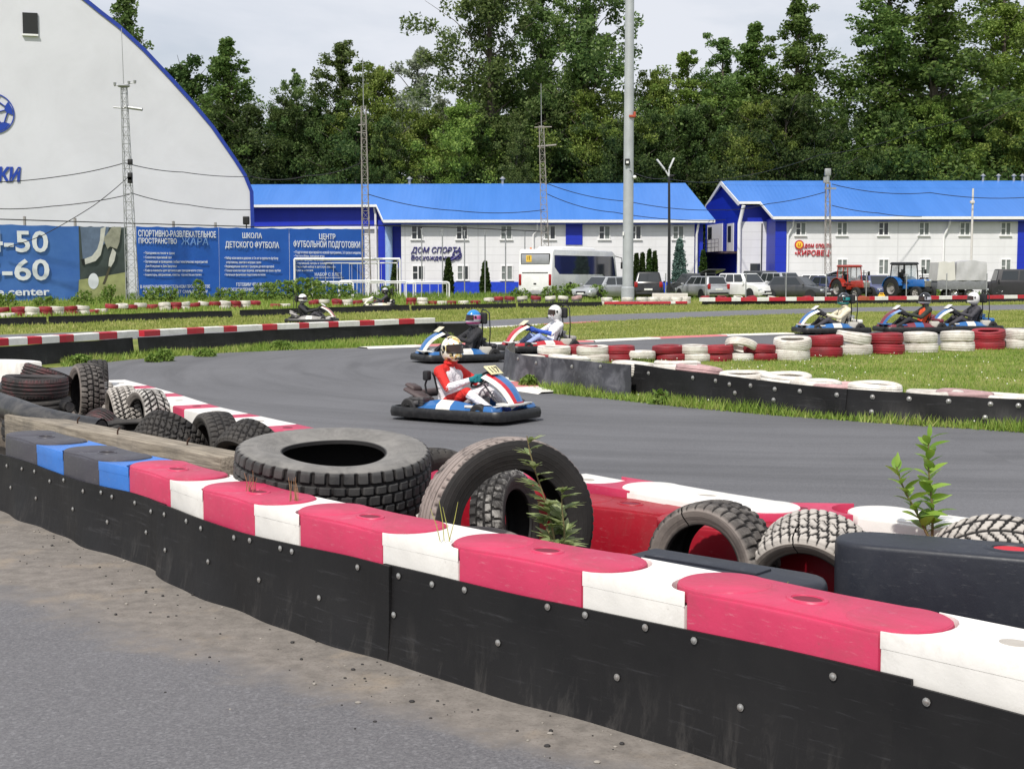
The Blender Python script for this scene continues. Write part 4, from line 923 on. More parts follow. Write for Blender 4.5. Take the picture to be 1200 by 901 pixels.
def spotted(name, base, spots):
    m, nt, b = newmat(name); b.inputs['Roughness'].default_value = .25; b.inputs['Coat Weight'].default_value = .5; co = coords(nt); c = base
    for i, (col, sc_, th_) in enumerate(spots):
        mp = N(nt, 'ShaderNodeMapping'); mp.inputs['Location'].default_value = (i*3.1, i*1.7, i*.9); lin(nt, co, mp.inputs['Vector'])
        c = mix(nt, ramp(nt, noise(nt, sc_, 3, .5, mp.outputs[0], .8), [(th_, 0.0), (th_+.02, 1.0)]), c, col)
    lin(nt, c, b.inputs['Base Color']); return m
def helmet(name, parent, c, yaw, base, m2=None, m3=None, s=1.0, pitch=0.0):
    """full-face helmet: shell with chin bar, visor, peak vents, band"""
    M = Matrix.Translation(c) @ Matrix.Rotation(yaw, 4, 'Z') @ Matrix.Rotation(pitch, 4, 'Y') @ Matrix.Diagonal((s*.98, s*.98, s*1.15, 1))
    mb = MB(); n, mm = 40, 26; vs = []; fs = []
    def pt(az, el, k=1.0):
        x = math.cos(el)*math.cos(az); y = math.cos(el)*math.sin(az); z = math.sin(el)
        rx, ry, rz = .158, .128, .142
        f = max(0, math.cos(az)); low = max(0, -math.sin(el))
        X = x*rx*k; Y = y*ry*k; Z = z*rz*k
        X += .050*f**1.5*max(0, 1-abs(el+.62)/.62)          # chin bar juts forward
        if el < -.45: Z = max(Z, -.128*k); Z *= 1.0
        X += -.018*low
        return (X, Y, Z)
    for i in range(mm+1):
        el = PI/2-PI*.88*i/mm
        for j in range(n): vs.append(pt(2*PI*j/n, el))
    mi = []
    for i in range(mm):
        for j in range(n):
            fs.append((i*n+j, (i+1)*n+j, (i+1)*n+(j+1) % n, i*n+(j+1) % n))
    fs.append([mm*n+j for j in range(n)])
    mb.v = [M @ Vector(v) for v in vs]; mb.f = [list(f) for f in fs]
    for f in fs:
        ii = f[0]//n; jj = f[0] % n; el = PI/2-PI*.88*(ii+.5)/mm; az = (2*PI*(jj+.5)/n+PI) % (2*PI)-PI
        k = 0
        if m2 and el > .45: k = 1
        if m3 and (-.75 < el < -.42 or (abs(az) > 1.0 and -.1 < el < .25)): k = 2
        mb.m.append(k)
    h = mb.build(name, [base, m2 or base, m3 or base], parent, 60)
    v = MB(); na, ne = 18, 7; g = []
    for i in range(ne+1):
        for j in range(na+1):
            az = -1.12+2.24*j/na; el = .34-.54*i/ne; g.append(pt(az, el*(1-.10*az*az), 1.035))
    v.add(g, [(i*(na+1)+j, (i+1)*(na+1)+j, (i+1)*(na+1)+j+1, i*(na+1)+j+1) for i in range(ne) for j in range(na)], 0, M)
    vo = v.build('visor', M_VIS, h, 60)
    e = MB(); bd = [pt(-1.12+2.24*j/24, .37*(1-.1*(-1.12+2.24*j/24)**2), 1.03) for j in range(25)]+[pt(1.12-2.24*j/24, -.21*(1-.1*(1.12-2.24*j/24)**2), 1.03) for j in range(25)]
    e.tube(bd, .0065, 6, 0, M, closed=True)
    for s_ in (-1, 1): e.lathe([(0, .012), (.022, .010), (.024, 0)], 12, 0, M @ Matrix.Translation((.03, s_*.128, .02)) @ Matrix.Rotation(-s_*PI/2, 4, 'X'))
    e.box((.196, 0, -.088), (.02, .06, .022), 0, M, bev=.006)
    e.build('visor_seal', M_BLK, h, 60)
    return h
def driver(label, loc, rz, suit, chest, sleeve, leg, glove, boot, hel, yaw=0.0, lean=0.0, voxel=.014, s=1.0, side=None, twist=0.0):
    """seated kart driver; local x forward. colour args are materials"""
    p = thing('person', label, 'person', loc, rz, 'kart drivers'); p.scale = (s,)*3
    mats = [suit, chest, sleeve, leg, glove, boot]; caps = []
    dx = lean
    hip = (-.27, 0, .17); waist = (-.30+dx*.3, 0, .33); chs = (-.35+dx*.7, 0, .50); neck = (-.35+dx, 0, .665); head = (-.315+dx, 0, .80)
    for sgn in (-1, 1):
        caps += [((-.26, sgn*.08, .17), (-.29+dx*.3, sgn*.075, .33), .105, .105, 1), ((-.29+dx*.3, sgn*.07, .34), (-.34+dx*.7, sgn*.085, .50), .105, .115, 1), ((-.35+dx*.7, sgn*.09, .50), (-.36+dx*.9, sgn*.10, .58), .105, .078, 0)]
        sh = (-.36+dx*.9, sgn*.185, .575); el = (-.10+dx*.6, sgn*.325, .40); wr = (.165, sgn*.185, .475)
        if twist: wr = (wr[0], wr[1], wr[2]+sgn*twist)
        caps += [((-.36+dx*.9, sgn*.10, .595), sh, .07, .075, 0), (sh, el, .068, .052, 0), (el, wr, .052, .036, 2)]
        w = Vector(wr); hd = Vector((.235, sgn*.165, .50+(sgn*twist)))
        caps.append((w, hd, .034, .036, 4)); caps.append((hd, hd+Vector((.02, 0, .028)), .034, .028, 4)); caps.append((hd, hd+Vector((.015, 0, -.03)), .032, .026, 4))
        for k, (dz, ln) in enumerate(((.042, .032), (.016, .037), (-.010, .035), (-.036, .027))):
            r_ = .0115 if voxel < .012 else .0135
            a0 = hd+Vector((.028, sgn*-.004, dz)); a1 = a0+Vector((ln, -sgn*.012, .004)); a2 = a1+Vector((.006, -sgn*.032, -.002)); a3 = a2+Vector((-.028, -sgn*.012, -.002))
            caps += [(a0, a1, r_, r_, 4), (a1, a2, r_, r_*.95, 4), (a2, a3, r_*.95, r_*.85, 4)]
        t0 = hd+Vector((-.002, -sgn*.028, .020)); t1 = t0+Vector((.030, -sgn*.022, .022)); caps += [(t0, t1, .0145, .0125, 4), (t1, t1+Vector((.026, -sgn*.004, .006)), .0125, .011, 4)]
        hp = (-.24, sgn*.10, .175); kn = (.16, sgn*.22, .345); an = (.50, sgn*.16, .135); toe = (.63, sgn*.15, .20)
        caps += [(hp, kn, .098, .066, 3 if side is None else (3 if sgn != side else 0)), (kn, an, .062, .044, 3), (an, (.56, sgn*.155, .13), .045, .042, 5), ((.53, sgn*.155, .115), toe, .042, .034, 5), (an, (.47, sgn*.16, .115), .043, .036, 5)]
        caps.append(((.42, sgn*.172, .18), an, .049, .046, 5))
    caps += [(neck, (-.33+dx, 0, .74), .062, .06, 0), (head, (head[0], 0, head[2]+.04), .088, .09, 0), ((-.25+dx, 0, .77), (-.24+dx, 0, .76), .05, .045, 0)]
    caps += [((-.27, 0, .18), (-.30+dx*.3, 0, .33), .11, .10, 1), ((-.31+dx*.4, 0, .36), (-.36+dx*.8, 0, .55), .11, .10, 1)]
    capsules_body('body', caps, mats, voxel, p)
    c = (-.325+dx, 0, .835)
    helmet('helmet', p, c, yaw, *hel)
    # collar
    mb = MB(); mb.lathe([(.068, .0), (.082, .01), (.082, .035), (.066, .045)], 18, 0, Matrix.Translation((-.345+dx, 0, .655))); mb.build('collar', suit, p)
    return p
# ------------------------------------------------------------ karts
def sweep_closed(mb, loop, prof, mi=0):
    """loop: closed 2D outline; prof: (inset, z) closed profile"""
    n = len(loop); k = len(prof); vs = []; fs = []
    for i in range(n):
        a = Vector(loop[i-1]); b = Vector(loop[(i+1) % n]); p = Vector(loop[i]); t = (b-a).normalized(); nn = Vector((-t.y, t.x))
        for (o, z) in prof: q = p+nn*o; vs.append((q.x, q.y, z))
    for i in range(n):
        for j in range(k): fs.append((i*k+j, ((i+1) % n)*k+j, ((i+1) % n)*k+(j+1) % k, i*k+(j+1) % k))
    mb.add(vs, fs, mi)
def outline(n=10):
    """plan of the wrap-around bumper, counter-clockwise"""
    P_ = []
    def corner(cx, cy, r, a0, a1):
        for i in range(n+1): q = a0+(a1-a0)*i/n; P_.append((cx+r*math.cos(q), cy+r*math.sin(q)))
    corner(.74, -.34, .20, -PI/2+.25, -.15); corner(.74, .34, .20, .15, PI/2-.25)
    P_.append((.45, .58)); P_.append((.2, .62)); P_.append((-.2, .64)); P_.append((-.55, .64))
    corner(-.74, .44, .20, PI/2, PI); corner(-.74, -.44, .20, PI, PI*1.5)
    P_.append((-.55, -.64)); P_.append((-.2, -.64)); P_.append((.2, -.62)); P_.append((.45, -.58))
    return P_
def kart(label, loc, rz, c1, c2, c3, plate, number=None, head=True, s=1.0, seatm=None, cover=None, steer=0.0):
    k = thing('racing_kart', label, 'kart', loc, rz, 'rental racing karts'); k.scale = (s*.9, s*.9, s)
    scf = mat('kart_bumper', S(19, 19, 21), .42, var=.25, scale=4, dirt=S(96, 94, 92), dirt_amt=.22, dscale=14)
    L = outline(); mb = MB(); sweep_closed(mb, L, [(0, .05), (-.012, .10), (0, .150), (.012, .168), (.05, .170), (.06, .15), (.055, .055)]); mb.build('bumper', scf, k, 50)
    mb = MB(); sc_ = [(x*.93, y*.92) for x, y in L]; mb.prism(sc_, .045, .062); mb.build('floor_pan', M_BLK, k)
    mb = MB()
    for y in (-.33, .33): mb.tube([(-.70, y, .10), (-.1, y*1.05, .09), (.3, y*.8, .09), (.72, y*.7, .10)], .016, 8)
    mb.tube([(.70, -.24, .10), (.70, .24, .10)], .016, 8); mb.tube([(-.62, -.5, .13), (-.62, .5, .13)], .018, 10)
    mb.build('chassis_frame', M_STEEL, k)
    for sg in (-1, 1):
        # side pod: sloping moulded panel, front half c1, rear half c2
        mb = MB(); xs_ = [-.46, -.30, -.10, .12, .30, .42]; rows = []
        for i, x in enumerate(xs_):
            w0, w1 = .36, .595-.02*max(0, i-2); z0 = [.17, .24, .265, .26, .24, .19][i]
            rows.append([(x, sg*w0, .11), (x, sg*w0, z0), (x, sg*(w0+.09), z0+.012), (x, sg*(w1-.03), z0-.045), (x, sg*w1, .16)])
        vs = sum(rows, []); 
        for i in range(5):
            mb.add(rows[i]+rows[i+1], [(j, j+1, j+6, j+5) for j in range(4)], 0 if i in (0, 1) else (1 if i in (2,) else 2))
        mb.add(rows[0], [range(5)], 0); mb.add(rows[-1], [range(5)], 2); mb.build('side_pod', [c1, c2, c1], k, 25)
        mb = MB(); mb.box((.56, sg*.40, .19), (.50, .26, .07), 0, bev=.025, top=(.84, .7)); mb.box((.44, sg*.49, .215), (.22, .06, .03), 1, bev=.008); mb.box((.76, sg*.34, .222), (.06, .18, .012), 1, bev=.004); mb.box((.56, sg*.38, .228), (.2, .05, .010), 2, bev=.003)
        mb.build('front_pod', [c1, c2, M_BLK], k, 30)
    # nose
    mb = MB(); mb.prism([(.62, -.20), (.86, -.26), (.90, 0), (.86, .26), (.62, .20)], .215, .245, 0, bev=.01); mb.prism([(.70, -.06), (.87, -.11), (.885, 0), (.87, .11), (.70, .06)], .245, .262, 1, bev=.006)
    mb.build('nose_cone', [c2, c3], k, 30)
    # front fairing: leaning panel with stripes
    mb = MB(); n = 7; st = []
    for i in range(n+1):
        t = i/n; x = .88-.46*t+.045*math.sin(t*PI); z = .21+.37*t+.045*math.sin(t*PI); w_ = .13+.07*t
        st.append([(x-.05, -w_, z-.035), (x, -w_*.80, z), (x+.012, -w_*.35, z+.008), (x+.012, w_*.35, z+.008), (x, w_*.80, z), (x-.05, w_, z-.035)])
    for i in range(n):
        for j, mi in enumerate((1, 2, 0, 0, 1)): mb.quad(st[i][j], st[i][j+1], st[i+1][j+1], st[i+1][j], mi)
        mb.quad(st[i][5], st[i][0], st[i+1][0], st[i+1][5], 3)
    mb.add(st[0], [range(6)], 0); mb.add(st[-1], [range(6)], 3)
    fa = mb.build('front_fairing', [c1, c2, c3, M_BLK], k, 30)
    mp_ = MB(); MP = Matrix.Translation((.44, 0, .63)) @ Matrix.Rotation(R(34), 4, 'Y')
    mp_.box((0, 0, 0), (.17, .27, .014), 0, MP, bev=.006); mp_.box((.02, 0, -.03), (.05, .16, .05), 1, MP)
    pl = mp_.build('number_plate', [plate, M_BLK], fa)
    if number:
        MT = MP @ Matrix.Translation((.0, 0, .0085)) @ Matrix.Rotation(PI/2, 4, 'Z') @ Matrix.Translation((0, -.052, 0)); text('number', number, .145, M_BLK, pl, MT, .004, 0, .001, 'CENTER')
    # steering
    MS = Matrix.Translation((.235, 0, .505)) @ Matrix.Rotation(R(-38), 4, 'Y') @ Matrix.Rotation(steer, 4, 'Z')
    mb = MB(); mb.tube([(.155*math.cos(q), .165*math.sin(q), 0) for q in np.linspace(0, 2*PI, 25)[:-1]], .0145, 8, 0, MS, closed=True)
    for q in (0, 2.2, -2.2): mb.tube([(0, 0, -.02), (.15*math.cos(q), .16*math.sin(q), 0)], .010, 6, 0, MS)
    mb.lathe([(0, .012), (.04, .01), (.045, -.025), (0, -.03)], 14, 0, MS); mb.build('steering_wheel', M_BLK, k, 50)
    mb = MB(); mb.tube([(.235, 0, .49), (.62, 0, .12)], .012, 8); mb.build('steering_column', M_STEEL, k)
    # seat
    mb = MB(); secs = []
    for (x, z, w_, dp) in [(.02, .14, .17, .03), (-.12, .085, .19, .07), (-.28, .075, .20, .12), (-.40, .14, .205, .16), (-.47, .30, .20, .15), (-.52, .48, .17, .10), (-.535, .56, .14, .04)]:
        nx_, nz_ = (0, 1) if z < .1 else (.75, .6); row = []
        for q in np.linspace(-1, 1, 9): row.append((x+nx_*dp*abs(q)**2.2, w_*q*(1.08 if abs(q) > .9 else 1), z+nz_*dp*abs(q)**2.2))
        secs.append(row)
    for a, b in zip(secs[:-1], secs[1:]):
        mb.add(a+b, [(j, j+1, j+10, j+9) for j in range(8)])
        mb.add([(x-.012, y, z-.008) for x, y, z in a+b], [(j, j+9, j+10, j+1) for j in range(8)])
    mb.build('seat', seatm or mat('seat_black', S(32, 31, 33), .45), k, 60, fix=False)
    if head:
        mb = MB(); mb.tube([(-.62, -.20, .12), (-.66, -.20, .55), (-.64, -.20, .93), (-.60, -.1, .99), (-.60, .1, .99)], .014, 8); mb.tube([(-.62, .20, .12), (-.66, .20, .55), (-.64, .20, .93), (-.60, .1, .99)], .014, 8); mb.build('roll_hoop', M_BLK, k, 50)
        mb = MB(); mb.box((-.575, 0, .83), (.09, .34, .22), 0, bev=.035, seg=3); mb.build('headrest', mat('headrest_foam', S(34, 34, 37), .8), k, 40)
    else:
        mb = MB(); mb.tube([(-.5, -.22, .13), (-.56, -.23, .42), (-.52, -.23, .52)], .014, 8); mb.box((-.52, -.24, .54), (.09, .10, .12), 0, bev=.02); mb.build('headrest', mat('headrest_foam', S(34, 34, 37), .8), k, 40)
    # engine and its cover behind the seat, tank on the other side
    mb = MB(); mb.box((-.52, -.40, .20), (.26, .19, .18), 0, bev=.02)
    for i in range(3): mb.box((-.52, -.40, .20+.03*i), (.28, .21, .010), 0)
    mb.tube([(-.45, -.5, .22), (-.62, -.52, .2), (-.78, -.42, .19)], .035, 10); mb.build('engine', mat('engine_metal', S(96, 94, 94), .5, .6, var=.3, scale=12), k)
    mb = MB(); MC = Matrix.Translation((-.58, -.34, .345)) @ Matrix.Rotation(R(20), 4, 'Y') @ Matrix.Rotation(R(-6), 4, 'X'); mb.box((.02, 0, -.03), (.42, .30, .06), 0, MC, bev=.03, seg=3, top=(.86, .8)); mb.box((-.12, .02, .02), (.2, .24, .05), 0, MC, bev=.028, seg=3, top=(.7, .8)); mb.box((-.72, .05, .30), (.14, .50, .10), 0, bev=.04, seg=3); mb.build('engine_cover', cover or c2, k)
    mb = MB(); mb.box((-.45, .42, .22), (.24, .18, .16), 0, bev=.03); mb.build('fuel_tank', mat('tank_plastic', S(190, 186, 176), .5), k)
    for (x, y, r_, w_) in ((.54, -.47, .125, .12), (.54, .47, .125, .12), (-.62, -.46, .135, .19), (-.62, .46, .135, .19)):
        MW = Matrix.Translation((x, y, r_+.004)) @ (Matrix.Rotation(steer*.5 if x > 0 else 0, 4, 'Z')) @ Matrix.Rotation(PI/2, 4, 'X'); mb = MB()
        mb.lathe([(.068, -w_/2), (r_-.02, -w_/2), (r_, -w_/2+.022), (r_, w_/2-.022), (r_-.02, w_/2), (.068, w_/2)], 26, 0, MW); wh = mb.build('wheel', M_RUB, k, 40)
        mb = MB(); mb.lathe([(.0, .03), (.04, .03), (.055, w_/2-.01), (.072, w_/2-.004), (.072, -w_/2+.004), (.055, -w_/2+.01), (.04, -.03), (0, -.03)], 18, 0, MW); mb.build('rim', M_STEEL, wh, 40)
    mb = MB()
    for y in (-.15, .15): mb.tube([(.66, y, .08), (.64, y, .20), (.65, y+.05, .22)], .009, 6)
    mb.build('pedal', M_STEEL, k); return k
K_BLUE = mat('kart_blue', S(34, 100, 164), .3, coat=.4, var=.06, dirt=S(60, 60, 66), dirt_amt=.25); K_WHT = mat('kart_white', S(222, 220, 214), .35, coat=.3, var=.05, dirt=S(110, 106, 100), dirt_amt=.4); K_RED = mat('kart_red', S(186, 34, 46), .35, coat=.3, var=.08, dirt=S(70, 50, 50), dirt_amt=.3)
K_CRM = mat('kart_cream', S(214, 206, 178), .4, var=.08); K_PLT = mat('plate_cream', S(226, 216, 168), .45, var=.06); K_MAR = mat('kart_maroon', S(116, 44, 56), .4, var=.15); K_GRY = mat('kart_grey', S(150, 146, 144), .45, var=.15); K_PLW = mat('plate_white', S(226, 224, 218), .45, var=.05)
K_BRN = mat('cover_brown', S(74, 62, 62), .6, var=.2); K_DK = mat('cover_dark', S(44, 44, 48), .5)
C = lambda n, *c: cloth(n, S(*c))
c_red = C('suit_red', 206, 40, 34); c_white = C('suit_white', 226, 222, 226); c_teal = C('glove_teal', 18, 120, 128); c_boot = C('boot_blue', 60, 84, 170)
c_black = C('suit_black', 40, 40, 44); c_dgrey = C('suit_dark_grey', 64, 62, 68); c_bl = C('suit_blue', 44, 84, 186); c_cream = C('suit_cream', 222, 212, 186); c_or = C('vest_orange', 224, 84, 40); c_camo = C('jacket_dark_green', 44, 50, 42); c_tw = C('shirt_white', 232, 230, 232); c_lb = C('jeans_pale', 150, 168, 214); c_oli = C('suit_olive', 150, 146, 120)
h_yel = spotted('helmet_yellow_pattern', S(226, 208, 140), [(S(206, 120, 40), 10, .57), (S(240, 236, 218), 9, .52), (S(34, 34, 40), 13, .56)])
h_blue = mat('helmet_blue', S(40, 130, 206), .25, coat=.5, var=.05); h_pink = mat('helmet_pink', S(200, 90, 150), .3, coat=.5); h_sil = mat('helmet_silver', S(190, 190, 200), .25, coat=.5, var=.08)
h_wht = mat('helmet_white', S(232, 230, 228), .25, coat=.5, var=.04); h_wr = spotted('helmet_white_red', S(230, 226, 224), [(S(120, 30, 46), 11, .58)]); h_blk = mat('helmet_black', S(28, 28, 32), .22, coat=.6); h_teal = mat('helmet_teal', S(30, 140, 140), .3, coat=.5); h_mono = spotted('helmet_black_white', S(40, 42, 48), [(S(200, 204, 206), 11, .60)])
def team(kp, dp): return kp, dp
# nearest kart
RZ = R(-35); L1 = G(548, 491.5)
kart('blue and white racing kart with number plate and black bumper, nearest on the track', L1, RZ, K_BLUE, K_WHT, K_RED, K_PLT, '117', False, .94, None, K_BRN, .2)
driver('driver in red and white suit and yellow patterned helmet steering the nearest kart', L1, RZ, c_red, c_white, c_white, c_white, c_teal, c_boot, (h_yel,), yaw=-.38, lean=.09, s=.97, voxel=.009, side=-1, twist=-.015)
L2 = G(537, 424); RZ2 = R(205)
kart('blue and white kart with a cream plate, right behind the nearest kart', L2, RZ2, K_BLUE, K_WHT, K_BLUE, K_CRM, None, True, 1.0, None, K_DK, -.2)
driver('driver in black with a blue topped helmet on the second kart', L2, RZ2, c_black, c_black, c_black, c_dgrey, c_black, c_black, (h_sil, h_blue, h_pink), yaw=.1)
L3 = G(634, 413); RZ3 = R(203)
kart('red and white kart entering the bend behind the tip of the tyre island', L3, RZ3, K_RED, K_WHT, K_RED, K_CRM, None, True, 1.02, None, K_GRY, -.1)
driver('driver in white shirt and blue gloves with a white helmet, at the island tip', L3, RZ3, c_tw, c_tw, c_bl, c_lb, c_bl, c_boot, (h_wr, h_wht, h_wht), yaw=.12, s=1.02)
L4 = G(973, 391.5); RZ4 = R(188)
kart('blue and white kart of the driver in cream, behind the island tyres', L4, RZ4, K_BLUE, K_WHT, K_RED, K_WHT, None, True, 1.17, None, K_WHT)
driver('driver in cream and black suit with a teal chinned helmet behind the island tyres', L4, RZ4, c_cream, c_cream, c_cream, c_dgrey, c_black, c_black, (h_mono, None, h_teal), yaw=.0, s=1.16)
L5 = G(1068, 390.5); RZ5 = R(187)
kart('blue, white and red kart of the driver with the orange vest', L5, RZ5, K_MAR, K_BLUE, K_RED, K_WHT, None, False, 1.17, None, K_MAR)
driver('driver with an orange vest over a dark jacket and a black helmet', L5, RZ5, c_camo, c_or, c_camo, c_black, c_black, c_black, (h_blk, h_blk, h_sil), yaw=.05, s=1.16)
L6 = G(1128, 389); RZ6 = R(187)
kart('blue and maroon kart of the driver with the plain white helmet', L6, RZ6, K_BLUE, K_WHT, K_MAR, K_WHT, None, True, 1.17, None, K_BLUE)
driver('driver in a dark grey suit and plain white helmet behind the orange-vested one', L6, RZ6, c_dgrey, c_dgrey, c_dgrey, c_dgrey, c_black, c_black, (h_wht, h_wht, h_wht), yaw=.05, lean=.06, s=1.16)
L7 = G(366, 379); RZ7 = R(-6)
kart('grey and white kart driving right behind the long striped rail', L7, RZ7, K_GRY, K_WHT, K_RED, K_WHT, None, True, 1.0, None, K_GRY)
driver('driver in black with a white and dark helmet behind the long striped rail', L7, RZ7, c_black, c_black, c_black, c_dgrey, c_black, c_black, (h_wht, h_wht, h_blk), yaw=-.2)
L8 = G(446, 361.5); RZ8 = R(186)
kart('small distant cream kart in front of the far tyre row near the goals', L8, RZ8, K_CRM, K_WHT, K_RED, K_CRM, None, True, 1.0, None, K_DK)
driver('distant crouching driver in dark clothes near the white goals', L8, RZ8, c_dgrey, c_black, c_dgrey, c_dgrey, c_black, c_black, (h_mono, h_sil, h_blk), yaw=.1, lean=.10, voxel=.018)
# ------------------------------------------------------------ buildings
def siding(name, rgb, pitch=.6, dark=.72, vert=0):
    """metal sandwich panels: thin dark joints at even heights"""
    m, nt, b = newmat(name); b.inputs['Roughness'].default_value = .5; co = coords(nt)
    sx = N(nt, 'ShaderNodeSeparateXYZ'); lin(nt, co, sx.inputs[0])
    def joints(sock, p, w_):
        d = N(nt, 'ShaderNodeMath', operation='DIVIDE'); lin(nt, sock, d.inputs[0]); d.inputs[1].default_value = p
        fr = N(nt, 'ShaderNodeMath', operation='FRACT'); lin(nt, d.outputs[0], fr.inputs[0])
        return ramp(nt, fr.outputs[0], [(0, 1.0), (w_, 1.0), (w_+.01, 0.0)])
    c = ramp(nt, noise(nt, .7, 6, .6, co), [(.3, tuple(x*.92 for x in rgb)), (.7, rgb)])
    mpw = N(nt, 'ShaderNodeMapping'); mpw.inputs['Scale'].default_value = (1.6, 1.6, .16); lin(nt, co, mpw.inputs['Vector'])
    c = mix(nt, ramp(nt, noise(nt, 1.0, 7, .7, mpw.outputs[0], .2), [(.48, 0.0), (.75, .30)]), c, tuple(x*.7 for x in rgb))
    c = mix(nt, joints(sx.outputs[2], pitch, .07), c, tuple(x*dark for x in rgb))
    if vert: c = mix(nt, joints(sx.outputs[0], vert, .012), c, tuple(x*.8 for x in rgb))
    lin(nt, c, b.inputs['Base Color']); return m
B_WHT = siding('white_panels', S(226, 226, 228), .62, .8, 5.8); B_BLUE = siding('blue_panels', S(14, 44, 178), .62, .8); M_TRIM = mat('white_trim', S(230, 230, 230), .5, var=.04)
M_NAVY = mat('navy_letter', S(34, 26, 110), .5, var=.03); M_LRED = mat('red_letter', S(186, 22, 40), .5, var=.03)
def roof_mat():
    m, nt, b = newmat('blue_metal_roof'); b.inputs['Roughness'].default_value = .38; b.inputs['Specular IOR Level'].default_value = .55; co = coords(nt)
    sx = N(nt, 'ShaderNodeSeparateXYZ'); lin(nt, co, sx.inputs[0])
    d = N(nt, 'ShaderNodeMath', operation='MULTIPLY'); lin(nt, sx.outputs[0], d.inputs[0]); d.inputs[1].default_value = 2*PI/.35
    s_ = N(nt, 'ShaderNodeMath', operation='SINE'); lin(nt, d.outputs[0], s_.inputs[0])
    mpr = N(nt, 'ShaderNodeMapping'); mpr.inputs['Scale'].default_value = (.9, .12, .12); lin(nt, co, mpr.inputs['Vector'])
    c = ramp(nt, noise(nt, .8, 7, .65, mpr.outputs[0]), [(.25, S(60, 114, 190)), (.75, S(72, 126, 204))])
    lin(nt, c, b.inputs['Base Color']); bump(nt, b, s_.outputs[0], .10, .03); return m
M_ROOF = roof_mat(); M_FASC = mat('navy_fascia', S(24, 52, 150), .5)
W_GLASS = glass('house_glass', (.03, .035, .04), .08); W_CURT = mat('curtained_pane', S(120, 126, 124), .3, var=.2, scale=3)
def slab(pts, th, m, name, parent, nrm=None):
    """polygon with thickness, extruded against its normal"""
    pts = [Vector(p) for p in pts]; n = (pts[1]-pts[0]).cross(pts[2]-pts[0]).normalized() if nrm is None else Vector(nrm)
    mb = MB(); k = len(pts); mb.add(pts+[p-n*th for p in pts], [list(range(k)), list(range(2*k-1, k-1, -1))]+[(i, (i+1) % k, k+(i+1) % k, k+i) for i in range(k)])
    return mb.build(name, m, parent, 25)
def rel(o, pts): return [p-o for p in pts]
def window(parent, base, px0, px1, py0, py1, Y, kinds='dc'):
    """two-light casement: proud frame, two panes set back"""
    a = P(px0, py1, Y)-base; c = P(px1, py0, Y)-base; w_ = c.x-a.x; h_ = c.z-a.z; y = a.y
    mb = MB(); t = .075
    for (cx, cz, sx_, sz_) in ((w_/2, t/2, w_, t), (w_/2, h_-t/2, w_, t), (t/2, h_/2, t, h_-2*t), (w_-t/2, h_/2, t, h_-2*t), (w_/2, h_/2, t*1.2, h_-2*t), (w_*.27, h_*.52, w_*.5-t*1.7, t*.7)): mb.box((a.x+cx, y-.03, a.z+cz), (sx_, .10, sz_))
    mb.box((a.x+w_/2, y-.06, a.z-.03), (w_+.16, .16, .045)); fr = mb.build('window', M_TRIM, parent, 0)
    for i in range(2):
        mb = MB(); x0 = a.x+t+i*(w_/2-t*.4); mb.box((x0+(w_/2-t*1.6)/2, y-.005, a.z+h_/2), (w_/2-t*1.6, .03, h_-2*t)); mb.build('pane', W_GLASS if kinds[i] == 'd' else W_CURT, fr, 0)
def onplane(px, py, E, Rg):
    """point of the roof plane through eave (Y,z) E and ridge Rg seen at px,py"""
    d = ray(px, py); (y0, z0), (y1, z1) = E, Rg; k = (z1-z0)/(y1-y0)
    t = (z0-CH-k*y0)/(d.z-k*d.y); return Vector((d.x*t, d.y*t, CH+d.z*t))
# --- middle building with a long blue roof
F2 = 109.0; b2 = P(645, 345, F2); b2.z = 0
B2 = thing('sports_building', 'long white two-storey building with blue roof and navy sign, behind the coach', 'building', b2)
def wall(parent, base, px0, px1, ytop, Y, th, m, name='wall', z0=0, yl=None):
    a = P(px0, ytop, Y); c = P(px1, ytop, Y); mb = MB(); mb.box(((a.x+c.x)/2-base.x, Y+th/2-base.y, (a.z+z0)/2), (c.x-a.x, th, a.z-z0)); return mb.build(name, m, parent, 0)
wall(B2, b2, 470, 814, 259, F2, 12, B_WHT)
wall(B2, b2, 814, 824, 259, F2+.3, 11, B_BLUE, 'end_wall')
mb = MB(); a = P(470, 330, F2); c = P(814, 330, F2); mb.box(((a.x+c.x)/2-b2.x, -.03, .5), (c.x-a.x, .08, 1.0)); mb.build('plinth', mat('blue_plinth', S(22, 62, 190), .5), B2)
a = P(663, 260, F2); c = P(682.5, 287, F2); mb = MB(); mb.box(((a.x+c.x)/2-b2.x, -.03, (a.z+c.z)/2), (c.x-a.x, .08, a.z-c.z)); mb.build('blue_panel', B_BLUE, B2)
for px, kd in ((482, 'dd'), (534.5, 'dd'), (586.5, 'cc'), (637.5, 'cd'), (701.5, 'dc'), (738, 'dd'), (788, 'cc')): window(B2, b2, px, px+13.8, 264.5, 281, F2, kd)
for px, kd in ((483, 'dd'), (535.5, 'cd'), (587, 'cc'), (640, 'cd'), (702, 'dc')): window(B2, b2, px, px+14, 311, 328.5, F2, kd)
E2 = (F2-.7, P(0, 257.5, F2-.7).z); R2 = (F2+7.5, P(0, 215, F2+7.5).z)
pl = [onplane(449, 257.5, E2, R2), onplane(838, 257.5, E2, R2), onplane(803, 214.6, E2, R2), onplane(255, 216.5, E2, R2), onplane(250, 240, E2, R2), onplane(441, 239.5, E2, R2)]
slab(rel(b2, pl), .08, M_ROOF, 'roof', B2)
rg = Vector((pl[2].x, R2[0], R2[1])); er = Vector((pl[1].x, F2+15.7, E2[1])); lf = Vector((pl[3].x, F2+15.7, E2[1]))
slab(rel(b2, [pl[1]+Vector((0, 0, 0)), er, rg]), .08, M_ROOF, 'roof_hip', B2)
